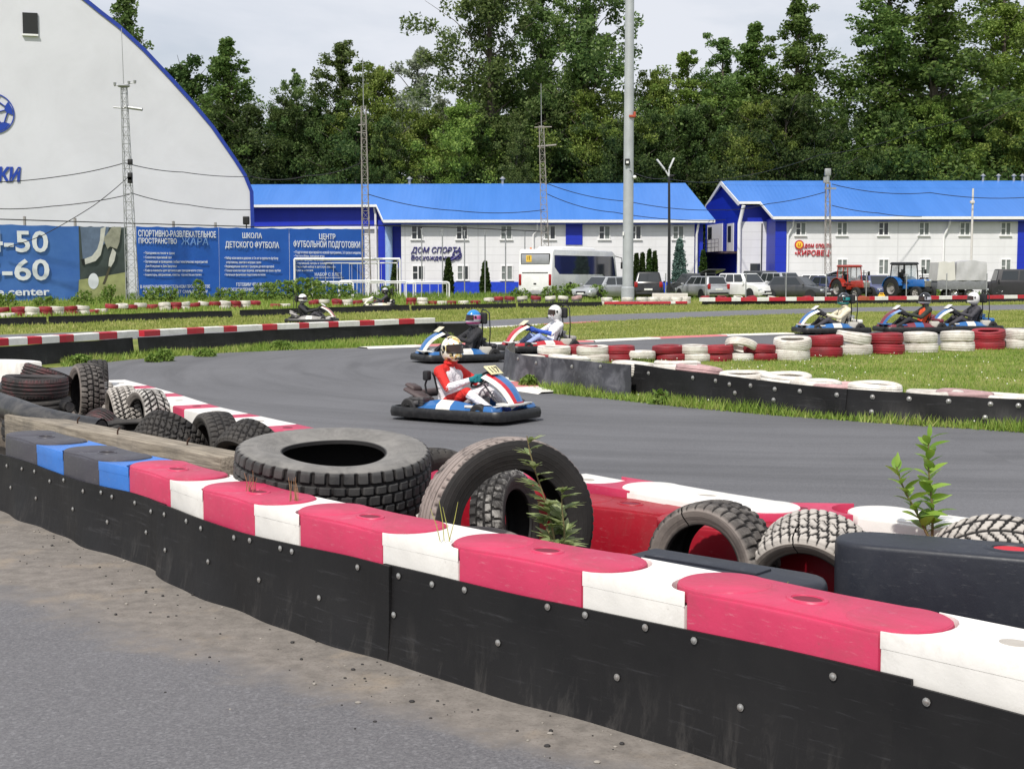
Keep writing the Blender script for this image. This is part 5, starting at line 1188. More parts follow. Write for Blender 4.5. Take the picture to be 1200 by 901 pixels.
slab(rel(b2, [rg, er, lf, pl[3]]), .08, M_ROOF, 'roof_back', B2)
def edge_board(parent, base, a, b, h, th, m, name='fascia'):
    mb = MB(); d = b-a; L = d.length; M = Matrix.Translation((a+b)/2-base) @ d.to_track_quat('X', 'Z').to_matrix().to_4x4(); mb.box((0, 0, -h/2-.02), (L, th, h), 0, M); return mb.build(name, m, parent, 0)
edge_board(B2, b2, pl[0], pl[1], .22, .12, M_TRIM, 'gutter'); edge_board(B2, b2, pl[4], pl[5], .2, .12, M_TRIM, 'gutter'); edge_board(B2, b2, pl[5], pl[0], .18, .1, M_TRIM, 'verge_board')
# soffit closes the overhang
mb = MB(); mb.box(((pl[0].x+pl[1].x)/2-b2.x, -.3, E2[1]-.33), (pl[1].x-pl[0].x, .78, .05)); mb.build('soffit', M_FASC, B2)
# recessed annex at the left: blue upper wall, white below
YA = onplane(400, 240, E2, R2).y+.8
a = P(255, 240.5, YA); c = P(470, 240.5, YA); zz = P(300, 267, YA).z
mb = MB(); mb.box(((a.x+c.x)/2-b2.x, YA+3-b2.y, (a.z+zz)/2), (c.x-a.x, 6, a.z-zz)); mb.build('annex_wall', B_BLUE, B2, 0)
mb = MB(); mb.box(((a.x+c.x)/2-b2.x, YA+3.05-b2.y, zz/2), (c.x-a.x, 6, zz)); mb.build('annex_wall', B_WHT, B2, 0)
mb = MB(); mb.box(((a.x+c.x)/2-b2.x-1, YA-.1-b2.y, zz), (c.x-a.x, .2, .22)); mb.build('canopy_strip', M_TRIM, B2, 0)
a = P(443, 258, F2+1.2); c = P(470, 258, F2+1.2); mb = MB(); mb.box(((a.x+c.x)/2-b2.x, 1.6, a.z/2), (c.x-a.x, .8, a.z)); mb.build('entrance_wall', B_BLUE, B2, 0)
mb = MB(); q = P(455.5, 262, F2+.8)-b2; mb.tube([(q.x, q.y, 0), (q.x, q.y, E2[1]-.5)], .30, 16); mb.build('entrance_column', mat('pale_blue_column', S(150, 176, 214), .4), B2)
mb = MB(); q = P(438.5, 243, YA-.3)-b2; mb.tube([(q.x, q.y, q.z), (q.x+.1, q.y, q.z-.6), (q.x+.15, q.y, 0)], .10, 10); mb.build('drainpipe', M_TRIM, B2)
q = P(824, 260, F2-.25)-b2; q2 = P(816.5, 275, F2-.12)-b2; mb = MB(); mb.tube([(q.x-.4, q.y-.3, q.z+.1), (q.x-.4, q.y-.2, q.z-.25), (q2.x, q2.y, q2.z), (q2.x, q2.y, .2)], .09, 10); mb.build('drainpipe', M_TRIM, B2)
q = P(629.5, 262, F2-.12)-b2; mb = MB(); mb.tube([(q.x, q.y-.35, q.z), (q.x, q.y-.1, q.z-.5), (q.x-.3, q.y, q.z-.9), (q.x-.3, q.y, .2)], .075, 10); mb.build('drainpipe', M_TRIM, B2)
for px in (589, 480): q = P(px, 214, R2[0])-b2; mb = MB(); mb.lathe([(.12, -.3), (.12, .25), (.28, .28), (.05, .5), (0, .5)], 12, 0, Matrix.Translation(q)); mb.build('roof_vent', mat('vent_metal', S(170, 172, 176), .4, .6), B2)
def wtext(parent, base, s, px0, px1, pyb, pyt, Y, m, bold=.01, shear=0, name='lettering', proud=.06):
    a = P(px0, pyb, Y-proud); c = P(px1, pyt, Y-proud); h = c.z-a.z
    return text(name, s, h/.72, m, parent, Matrix.Translation(a-base) @ Matrix.Rotation(PI/2, 4, 'X'), bold*h, shear, .03, 'LEFT', c.x-a.x)
wtext(B2, b2, 'ДОМ СПОРТА', 481.5, 540, 296.2, 289.6, F2, M_NAVY, .015, .25)
wtext(B2, b2, 'Восхождение', 481.5, 531, 304.6, 299, F2, M_NAVY, .015, .15)
q = P(535.5, 299, F2-.08)-b2; mb = MB(); mb.tube([q+Vector((.34*math.cos(t), 0, .34*math.sin(t))) for t in np.linspace(0, 2*PI, 21)[:-1]], .045, 6, closed=True)
for t in np.linspace(.5, .5+2*PI, 6)[:-1]: mb.sphere(q+Vector((.22*math.cos(t), 0, .22*math.sin(t))), (.07, .03, .07), n=8, m=5)
mb.tube([q+Vector((-1.0+1.35*t, 0, -.52+.75*t*t)) for t in np.linspace(0, 1, 9)], [.02, .05, .07, .09, .10, .09, .08, .06, .02], 8); mb.build('ball_emblem', M_NAVY, B2)
# --- right building
F3 = 106.7; b3 = P(1050, 345, F3); b3.z = 0
B3 = thing('sports_building', 'white two-storey building with blue gable and red lettering at the right, behind the tractors', 'building', b3)
wall(B3, b3, 922, 1262, 255, F3, 15, B_WHT)
a = P(909, 255, F3-.12); c = P(922, 255, F3-.12); mb = MB(); mb.box(((a.x+c.x)/2-b3.x, 3, a.z/2), (c.x-a.x, 6.24, a.z)); mb.build('blue_panel', B_BLUE, B3, 0)
a = P(1193.5, 256, F3-.06); c = P(1262, 256, F3); mb = MB(); mb.box(((a.x+c.x)/2-b3.x, -.03, a.z/2), (c.x-a.x, .08, a.z)); mb.build('blue_panel', B_BLUE, B3, 0)
for px, kd in ((931.8, 'dc'), (980.3, 'cc'), (1028.8, 'dd'), (1076.3, 'cc'), (1124, 'cc'), (1172, 'cc')): window(B3, b3, px, px+13, 260.3, 276.3, F3, kd)
for px, kd in ((980.3, 'cc'), (1028.8, 'cc'), (1078, 'cc'), (1172, 'cc')): window(B3, b3, px, px+13, 303.5, 322, F3, kd)
E3 = (F3-.7, P(0, 253.5, F3-.7).z); R3 = (F3+8.5, P(0, 212, F3+8.5).z)
e0 = onplane(906, 253.5, E3, R3); e1 = onplane(1290, 252, E3, R3); e1.z = e0.z; e1.y = e0.y
r1 = Vector((e1.x+.5, R3[0], R3[1])); r0 = onplane(846, 213.5, E3, R3); r0.y, r0.z = R3
n0 = onplane(866, 236, E3, R3); n1 = onplane(891, 236, E3, R3); n1.y, n1.z = n0.y, n0.z
slab(rel(b3, [e0, e1, r1, r0, n0, n1]), .08, M_ROOF, 'roof', B3)
bk = P(827, 241, F3+15.5); bk2 = Vector((r1.x, F3+17, bk.z))
slab(rel(b3, [r0, r1, bk2, bk]), .08, M_ROOF, 'roof_back', B3)
edge_board(B3, b3, e0, e1, .22, .12, M_TRIM, 'gutter'); edge_board(B3, b3, n0, n1, .2, .12, M_TRIM, 'gutter'); edge_board(B3, b3, n1, e0, .2, .12, M_TRIM, 'verge_board')
edge_board(B3, b3, bk, r0, .32, .14, M_TRIM, 'rake_board'); edge_board(B3, b3, r0, n0, .32, .14, M_TRIM, 'rake_board')
mb = MB(); mb.box(((e0.x+e1.x)/2-b3.x, -.3, E3[1]-.34), (e1.x-e0.x, .78, .05)); mb.build('soffit', M_FASC, B3)
YB = n0.y+.7
wf = P(868.5, 238, YB); wr = P(826.5, 300, F3+14.5); wt = n0.z-.3
# end wall (gable)
gp = [Vector((wf.x, wf.y, 0)), Vector((wf.x, wf.y, wt)), Vector((wf.x*.45+wr.x*.55, wf.y*.45+wr.y*.55, R3[1]-.45)), Vector((wr.x, wr.y, bk.z-.1)), Vector((wr.x, wr.y, 0))]
slab(rel(b3, gp), .3, B_BLUE, 'gable_wall', B3, nrm=(-.99, -.12, 0))
ZL = P(880, 260, YB).z
a = P(869, 238, YB); c = P(909, 238, YB); mb = MB(); mb.box(((a.x+c.x)/2-b3.x, YB+3-b3.y, (ZL+wt)/2), (c.x-a.x, 6, wt-ZL)); mb.build('annex_wall', B_BLUE, B3, 0)
mb = MB(); mb.box(((a.x+c.x)/2-b3.x, YB+2.95-b3.y, ZL/2), (c.x-a.x, 6, ZL)); mb.build('annex_wall', B_WHT, B3, 0)
a = P(879, 309, YB); c = P(890.5, 316, YB); mb = MB(); mb.box(((a.x+c.x)/2-b3.x, YB-.07-b3.y, (a.z+0)/2), (c.x-a.x, .05, a.z)); mb.build('doorway', W_GLASS, B3, 0)
mb = MB(); q = P(893, 262, YB-.1)-b3; mb.tube([(q.x, q.y, q.z), (q.x, q.y, .1)], .05, 8); mb.build('drainpipe', mat('dark_pipe', S(50, 52, 60), .5), B3)
mb = MB(); q = P(871.5, 238, n0.y)-b3; q2 = P(866.5, 262, YB-.3)-b3; mb.tube([(q.x, q.y, q.z-.2), (q.x-.1, q.y+.3, q.z-.9), (q2.x, q2.y, q2.z), (q2.x, q2.y, .1)], .15, 10); mb.build('drainpipe', M_TRIM, B3)
for px in (929, 1112): q = P(px, 257, F3-.12)-b3; mb = MB(); mb.tube([(q.x, q.y-.35, q.z), (q.x, q.y-.1, q.z-.5), (q.x-.35, q.y, q.z-1.3), (q.x-.35, q.y, .2)], .085, 10); mb.build('drainpipe', M_TRIM, B3)
for px in (1152, 1170, 1188, 1198): q = P(px, 209.5, R3[0])-b3; mb = MB(); mb.lathe([(.1, -.4), (.1, .2), (.24, .22), (.04, .4), (0, .4)], 12, 0, Matrix.Translation(q)); mb.build('roof_vent', mat('vent_metal', S(170, 172, 176), .4, .6), B3)
# gable doors and balcony (on the receding end wall)
ed = (wr-wf); ed.z = 0; edl = ed.length; edn = ed.normalized(); outn = Vector((edn.y, -edn.x, 0)) if (Vector((edn.y, -edn.x, 0)).x < 0) else Vector((-edn.y, edn.x, 0))
def onend(px):
    d = ray(px, 300); # intersect vertical plane of the end wall
    t = ((wf.x)*edn.y-(wf.y)*edn.x)/(d.x*edn.y-d.y*edn.x); return Vector((d.x*t, d.y*t, 0))
def endbox(px0, px1, z0, z1, dep, m, name, off=0):
    a = onend(px0); c = onend(px1); L = (c-a).length; M = Matrix.Translation((a+c)/2-b3+outn*(off+dep/2)+Vector((0, 0, (z0+z1)/2))) @ (c-a).to_track_quat('X', 'Z').to_matrix().to_4x4(); mb = MB(); mb.box((0, 0, 0), (L, dep, z1-z0), 0, M); return mb.build(name, m, B3, 0)
zb_ = P(838, 296, onend(838).y).z; zt_ = P(838, 263, onend(838).y).z
d1 = endbox(829.5, 847, zb_, zt_, .06, M_TRIM, 'balcony_door', .02); endbox(830.5, 835, zb_+1.2, zt_-.2, .05, W_GLASS, 'pane', .05)
endbox(852.5, 860, zb_, zt_-.1, .06, M_TRIM, 'balcony_door', .02); endbox(853.8, 857.5, zb_+.8, zt_-.3, .05, W_GLASS, 'pane', .05)
endbox(827, 866, zb_-.18, zb_, 1.5, mat('balcony_slab', S(74, 60, 66), .8), 'balcony', .0)
mb = MB(); aa = onend(828.5)-b3+outn*1.45; cc = onend(862)-b3+outn*1.45
for f_ in np.linspace(0, 1, 9): q = aa.lerp(cc, f_); mb.tube([q+Vector((0, 0, zb_)), q+Vector((0, 0, zb_+1.0))], .022, 6)
for hh in (.35, .68, 1.0): mb.tube([aa+Vector((0, 0, zb_+hh)), cc+Vector((0, 0, zb_+hh))], .022, 6)
mb.build('railing', mat('railing_grey', S(120, 116, 120), .5), B3)
mb = MB()
for k_ in range(11): q = onend(829)-b3+outn*(1.5)+edn*(-.1)+Vector((0, 0, zb_-(k_+1)*zb_/11.5)); mb.box(q+outn*.0+Vector((-.1*k_*.2, -.28*k_, 0)), (.9, .3, .05))
mb.build('stairs', mat('balcony_slab', S(74, 60, 66), .8), B3, 0)
wtext(B3, b3, 'дом спорта', 942.5, 974.5, 290.2, 284.5, F3, M_LRED, .015, .15); wtext(B3, b3, '•КИРОВЕЦ•', 931.5, 974.5, 299.6, 293.4, F3, M_LRED, .02, .1)
q = P(936.6, 287, F3-.06)-b3; MQ = Matrix.Translation(q) @ Matrix.Rotation(PI/2, 4, 'X'); mb = MB()
mb.lathe([(0, .0), (.36, .0), (.36, .05), (0, .05)], 24, 0, MQ); mb.lathe([(0, .055), (.27, .055), (.25, .06), (0, .06)], 24, 1, MQ)
mb.box((-.08, .03, .065), (.05, .16, .02), 0, MQ); mb.box((.08, .03, .065), (.05, .16, .02), 0, MQ); mb.box((0, -.1, .065), (.2, .05, .02), 0, MQ); mb.build('round_emblem', [M_LRED, mat('emblem_yellow', S(236, 190, 60), .5)], B3, 30)
# --- fabric dome hall
DO = P(297, 262, 103.0); DO.z = 0; Dd = Vector((.96, .28, 0)).normalized(); Dn = Vector((Dd.y, -Dd.x, 0))
def pd(px, py, off=0.0):
    d = ray(px, py); o = DO+Dn*off; t = (o.x*Dn.x+o.y*Dn.y)/(d.x*Dn.x+d.y*Dn.y); return Vector((d.x*t, d.y*t, CH+d.z*t))
DM = thing('fabric_hall', 'large white arched fabric hall with a blue edge and football emblem at far left', 'building', DO)
arc_px = [(297, 348), (297, 262), (296, 225), (288, 205), (276, 186), (250, 148), (225, 118), (200, 90), (170, 58), (140, 30), (118, 13), (97, -4), (70, -22), (40, -38), (0, -54), (-40, -62)]
half = [pd(x, y) for x, y in arc_px]; half[0].z = 0
ax_ = half[-1]; full = half+[Vector((2*ax_.x-p.x, 2*ax_.y-p.y, p.z)) for p in half[-2::-1]]
M_FAB = mat('white_fabric', S(208, 209, 216), .55, var=.035, scale=.35, dirt=S(170, 170, 174), dirt_amt=.25, dscale=.2)
k = len(full); dv = Vector((-.5, .87, 0))*30; mb = MB(); mb.add([p-DO for p in full]+[p-DO+dv for p in full], [list(range(k)), list(range(2*k-1, k-1, -1))]+[(i, (i+1) % k, k+(i+1) % k, k+i) for i in range(k-1)], 0)
mb.build('fabric_shell', M_FAB, DM, 30)
mb = MB(); prev = None
for i, p in enumerate(full):
    q = p-DO; mb_in = q+Vector((0, 0, 0)); c_ = (ax_-DO); rad = (Vector((c_.x, c_.y, 8))-q).normalized()
    row = [q+Dn*.10+rad*.22, q+Dn*.10-rad*.06, q-Dn*.5-rad*.06]
    if prev: mb.quad(prev[0], prev[1], row[1], row[0]); mb.quad(prev[1], prev[2], row[2], row[1])
    prev = row
mb.build('blue_edge', mat('edge_blue', S(24, 54, 150), .5), DM, 0)
def dbox(x0, x1, y0, y1, dep, m, name):
    a = pd(x0, y1, .02); c = pd(x1, y0, .02); L = (Vector((c.x, c.y, 0))-Vector((a.x, a.y, 0))).length; mb = MB(); M = Matrix.Translation((a+c)/2-DO+Dn*dep/2) @ Dd.to_track_quat('X', 'Z').to_matrix().to_4x4(); mb.box((0, 0, 0), (L, dep, c.z-a.z), 0, M); return mb.build(name, m, DM, 0)
dbox(27, 44, 16, 41, .12, mat('vent_black', S(24, 26, 28), .6), 'vent'); dbox(26, 45, 41, 42.2, .2, M_TRIM, 'vent_sill')
M_DBL = mat('hall_letter_blue', S(20, 60, 160), .5, var=.04)
a = pd(-2, 212, .06); c = pd(24.5, 197, .06); h = c.z-a.z; text('lettering', 'КИ', h/.72, M_DBL, DM, frame3(a-DO, Dd), .06*h, .12, .02, 'LEFT', (c-a).dot(Dd))
cB = pd(-8, 133, .05)-DO; rB = (pd(17, 133, .05)-DO-cB).length; FR = frame3(cB, Dd); mb = MB()
def ringpts(r_, n=40): return [(r_*math.cos(2*PI*i/n), r_*math.sin(2*PI*i/n)) for i in range(n)]
mb.lathe([(rB*.945, 0), (rB*.945, .03), (rB, .03), (rB, 0)], 44, 0, FR)
for i in range(6):
    if i == 0: pts = [(.30*rB*math.cos(2*PI*j/5+PI/2), .30*rB*math.sin(2*PI*j/5+PI/2)) for j in range(5)]
    else:
        q = 2*PI*i/5+PI/2; pts = [(.93*rB*math.cos(q+d_), .93*rB*math.sin(q+d_)) for d_ in (-.38, 0, .38)]+[(.66*rB*math.cos(q+.26), .66*rB*math.sin(q+.26)), (.56*rB*math.cos(q), .56*rB*math.sin(q)), (.66*rB*math.cos(q-.26), .66*rB*math.sin(q-.26))][0:3]
    mb.prism(pts, .0, .03, 0, FR)
    if i: q = 2*PI*i/5+PI/2; mb.tube([(.30*rB*math.cos(q), .30*rB*math.sin(q), .02), (.57*rB*math.cos(q), .57*rB*math.sin(q), .02)], .05, 6, 0, FR); mb.tube([(.66*rB*math.cos(q+.26), .66*rB*math.sin(q+.26), .02), (.66*rB*math.cos(q+1.0), .66*rB*math.sin(q+1.0), .02)], .05, 6, 0, FR)
mb.build('football_emblem', M_DBL, DM, 30)
# --- banners hung on a fence line in front of the hall
BA = P(0, 345, 82.0); BB = P(428, 345, 97.0); BA.z = BB.z = 0; Bd = (BB-BA).normalized(); Bn = Vector((Bd.y, -Bd.x, 0))
def pb(px, py, off=0.0):
    d = ray(px, py); o = BA+Bn*off; t = (o.x*Bn.x+o.y*Bn.y)/(d.x*Bn.x+d.y*Bn.y); return Vector((d.x*t, d.y*t, CH+d.z*t))
def banner_mat(name, c0, c1):
    m, nt, b = newmat(name); b.inputs['Roughness'].default_value = .45; co = coords(nt)
    c = ramp(nt, noise(nt, .5, 5, .6, co), [(.3, c0), (.7, c1)]); lin(nt, c, b.inputs['Base Color']); bump(nt, b, noise(nt, 1.2, 3, .5, co), .25, .08); return m
BM1 = banner_mat('banner_pale_blue', S(52, 98, 172), S(74, 120, 188)); BM2 = banner_mat('banner_blue', S(22, 82, 172), S(32, 94, 184)); M_BTXT = mat('banner_white', S(224, 228, 234), .5, var=.03)
def banner(x0, x1, yt0, yt1, yb, m, label, sag=0):
    a, b = pb(x0, yt0), pb(x1, yt1); base = (a+b)/2; base.z = 0; o = thing('banner', label, 'banner', base, 0, 'blue advertising banners'); mb = MB(); n = 16; rows = []
    za = pb(x0, yb).z; zb2 = pb(x1, yb).z
    for i in range(n+1):
        t = i/n; p = a.lerp(b, t); zt = p.z-sag*4*t*(1-t)-(.05*abs(math.sin(t*PI*4)))
        rows.append([Vector((p.x, p.y, za+(zb2-za)*t))-base, Vector((p.x, p.y, (zt+za)/2))-base+Bn*.04*math.sin(t*13), Vector((p.x, p.y, zt))-base])
    for r0_, r1_ in zip(rows[:-1], rows[1:]):
        for j in range(2): mb.quad(r0_[j], r1_[j], r1_[j+1], r0_[j+1]); mb.quad(*[v-Bn*.015 for v in (r0_[j], r0_[j+1], r1_[j+1], r1_[j])])
    mb.build('cloth', m, o, 40); return o, base
def btext(o, base, s, x0, x1, yb, yt, m=None, bold=.03, name='lettering', shear=0, align=None):
    a = pb(x0, yb, .08); c = pb(x1, yt, .08); h = c.z-a.z; return text(name, s, h/.72, m or M_BTXT, o, frame3(a-base, Bd), bold*h, shear, .006, 'LEFT', (c-a).dot(Bd))
o, b_ = banner(-70, 92, 261, 265, 356, BM1, 'pale blue banner with large white phone digits at the left edge', 0)
btext(o, b_, '4-50', -17, 56, 294.5, 270.5, bold=.025); btext(o, b_, '5-60', -19, 57.5, 328, 303.5, bold=.025); btext(o, b_, 'nie.center', -17, 58, 346.5, 337, bold=.03)
# picture banner: a player's legs and a ball
o, b_ = banner(92, 148, 265, 266, 353, mat('print_dark', S(62, 72, 70), .5, var=.35, scale=.8), 'photo banner of a footballer kicking a ball, between two blue banners')
def bpoly(pts, m, off, name):
    mb = MB(); q = [pb(x, y, off)-b_ for x, y in pts]; mb.add(q+[v-Bn*.004 for v in q], [list(range(len(q)))]+[(i, (i+1) % len(q), len(q)+(i+1) % len(q), len(q)+i) for i in range(len(q))]); return mb.build(name, m, o, 0)
bpoly([(92.5, 328), (120, 324), (147.5, 319), (147.5, 352), (91.5, 352)], mat('print_grass', S(160, 164, 112), .5, var=.15, scale=2), .07, 'printed_pitch')
bpoly([(94, 266), (128, 266), (124, 284), (110, 300), (97, 304)], mat('print_blue_grey', S(96, 112, 136), .5, var=.3, scale=1.2), .072, 'printed_crowd')
M_PS = mat('print_skin_white', S(204, 204, 196), .5, var=.12, scale=3)
bpoly([(131, 266), (142, 266), (140, 284), (137, 292), (129, 289), (126, 292), (121, 280), (127, 272)], mat('print_shorts', S(150, 150, 134), .5, var=.25, scale=3), .078, 'printed_shorts')
bpoly([(118, 268), (124, 266), (122, 280), (120, 290), (118, 299), (112, 306), (100, 310), (98, 304), (108, 300), (114, 292), (117, 282)], M_PS, .082, 'printed_leg'); bpoly([(132, 291), (136, 296), (134, 306), (130, 313), (127, 312), (128, 303)], M_PS, .082, 'printed_leg'); bpoly([(127.5, 313), (130, 313), (125, 328), (123, 333), (120, 333), (122, 328)], mat('print_sock', S(80, 76, 60), .5), .082, 'printed_sock'); bpoly([(95, 304), (99, 303), (100, 311), (97, 311)], mat('print_shoe', S(30, 34, 32), .5), .086, 'printed_shoe')
bpoly([(109.5+6.2*math.cos(t), 329.5+9.3*math.sin(t)) for t in np.linspace(0, 2*PI, 25)[:-1]], M_BTXT, .088, 'printed_ball')
o, b_ = banner(159.5, 256, 265.2, 266.5, 349, BM2, 'blue banner with white leisure park text, right of the lattice mast at the hall')
btext(o, b_, 'СПОРТИВНО-РАЗВЛЕКАТЕЛЬНОЕ', 162, 253, 277, 271.5, bold=.025); btext(o, b_, 'ПРОСТРАНСТВО', 162.5, 207, 285.2, 279.8, bold=.025); btext(o, b_, 'ЖАРА', 212, 244, 286.8, 279.2, mat('banner_pale_letter', S(120, 158, 214), .5), .01, shear=.1)
for i, (s_, x1, ind) in enumerate([('• Праздники на песке и траве', 204.5, 0), ('• Сказочно красивый зал', 201, 0), ('• Организация и проведение любых тематических мероприятий', 243, 0), ('Дни Рождения и Дни Здоровья', 207, 2), ('• Кафе и комнаты для организации праздничного стола', 237, 0), ('• Аниматоры, оформление, квесты, торжества на пляже', 236, 0)]): btext(o, b_, s_, 168.5+ind, x1, 297.8+i*5.1, 295.2+i*5.1, bold=.008, name='small_lettering')
btext(o, b_, 'В НАШЕМ РАЗВЛЕКАТЕЛЬНОМ ПРОСТРАНСТВЕ', 164.5, 246, 338, 333.8, bold=.015, name='small_lettering'); btext(o, b_, 'ВАШ ПРАЗДНИК БУДЕТ САМЫМ ЯРКИМ', 168, 243, 344, 339.8, bold=.015, name='small_lettering')
o, b_ = banner(256.4, 338.5, 266.5, 267.5, 348, BM2, 'blue banner about a football school for children, left of the white goals')
btext(o, b_, 'ШКОЛА', 284, 307, 279, 273.4, bold=.025); btext(o, b_, 'ДЕТСКОГО ФУТБОЛА', 264, 327, 290, 284, bold=.025)
for i, (s_, x1, ind) in enumerate([('• Набор мальчиков и девочек от 3х лет в группы по футболу', 326, 0), ('спортшколы, занятия в игровых залах', 306, 2), ('• Индивидуальные занятия с тренером, для всех вратарей', 321, 0), ('• Полная комплектация формой, экипировка на сезон, футбол', 329, 0), ('• Начальная физическая подготовка на песке', 311, 0)]): btext(o, b_, s_, 263+ind, x1, 303.8+i*4.85, 301.2+i*4.85, bold=.008, name='small_lettering')
btext(o, b_, 'ГОТОВИМ ЧЕМПИОНОВ', 277, 317, 335.5, 331.3, bold=.015, name='small_lettering'); btext(o, b_, 'ДЛЯ ВОСХОЖДЕНИЯ НА ВЕРШИНУ', 258.5, 322, 341.4, 337.2, bold=.015, name='small_lettering')
o, b_ = banner(339, 427, 267.5, 268.3, 347, BM2, 'blue banner about football training standing behind the white goals')
btext(o, b_, 'ЦЕНТР', 374, 393, 280.3, 274.4, bold=.025); btext(o, b_, 'ФУТБОЛЬНОЙ ПОДГОТОВКИ', 344, 422, 289.5, 283.5, bold=.025)
for i, (s_, x1) in enumerate([('• Подготовка вратарей по новой программе, 2-3 раза в неделю', 423), ('• Тесты и сборы, выездные игры', 380), ('• Занятия проходят на большом поле', 388), ('• Спортивный лагерь и тренировки', 389), ('• Открытый набор в детскую секцию', 393), ('• Врач и массаж', 367)]): btext(o, b_, s_, 344.5, x1, 297+i*4.2, 294.7+i*4.2, bold=.008, name='small_lettering')
btext(o, b_, 'НАБОР С 3 ЛЕТ', 369, 400, 323.5, 319.8, bold=.015); btext(o, b_, 'в том числе игра в мини-футбол', 367, 403, 326.2, 324.6, bold=.008, name='small_lettering')
for px, yt in ((30, 254.5), (89, 256.5), (204, 260), (253, 261.5)):
    p = pb(px, 300, -.12); p.z = 0; z = pb(px, yt, -.12).z; mb = MB(); mb.tube([(0, 0, 0), (0, 0, z)], .09, 10); mb.lathe([(.10, z), (.10, z+.02), (0, z+.06)], 10); q = mb.build('fence_post', mat('post_grey', S(150, 146, 146), .6, var=.15)); q.location = p; tag(q, 'grey steel post rising behind the blue banners', 'post', 'posts behind the banners')
p = pb(288.5, 258.5, -.3); mb = MB(); mb.box((0, 0, 0), (.42, .3, .55), 0, bev=.06); mb.box((0, -.16, 0), (.32, .02, .42), 0); mb.tube([(0, .05, -.27), (0, .05, -.9)], .04, 8); mb.tube([(.3, .05, -.9), (-.3, .05, -.9)], .04, 8); q = mb.build('floodlight', M_BLK); q.location = p; tag(q, 'small black floodlight box above the blue banner at the hall corner', 'floodlight')
# ------------------------------------------------------------ vehicles (x forward, y left)
def paint(name, rgb, metal=.0): return mat(name, rgb, .28, metal, var=.04, coat=.6, dirt=S(120, 114, 106), dirt_amt=.18, dscale=2)
C_GLASS = glass('car_glass', (.03, .035, .04), .05); M_TYRE = mat('car_tyre', S(30, 30, 31), .8); M_ALLOY = mat('alloy', S(168, 170, 174), .3, .7); M_TAIL = mat('tail_lamp', S(150, 14, 20), .25, coat=.6); M_HEAD = mat('head_lamp', S(206, 212, 218), .12, .3, coat=.8); M_PLATE = mat('plate', S(224, 224, 222), .4); M_DARKP = mat('dark_plastic', S(34, 35, 38), .6)
def wheel(parent, x, y, r, w_, name='wheel', rimm=None, hub=.62):
    M = Matrix.Translation((x, y, r)) @ Matrix.Rotation(PI/2, 4, 'X'); mb = MB()
    mb.lathe([(r*hub, -w_/2), (r*.93, -w_/2), (r, -w_/2+.03), (r, w_/2-.03), (r*.93, w_/2), (r*hub, w_/2)], 24, 0, M); o = mb.build(name, M_TYRE, parent, 40)
    s_ = -1 if y > 0 else 1; mb = MB(); f = s_*(w_/2)
    mb.lathe([(0, f*.55), (r*.15, f*.6), (r*.2, f*.45), (r*hub*.9, f*.7), (r*hub*1.02, f*1.0), (r*hub*1.02, -f*.5)], 20, 0, M)
    for k in range(5):
        q = 2*PI*k/5; mb.tube([(r*.12*math.cos(q), r*.12*math.sin(q), f*.75), (r*hub*.95*math.cos(q), r*hub*.95*math.sin(q), f*.82)], r*.07, 6, 0, M)
    mb.build('rim', rimm or M_ALLOY, o, 40); return o
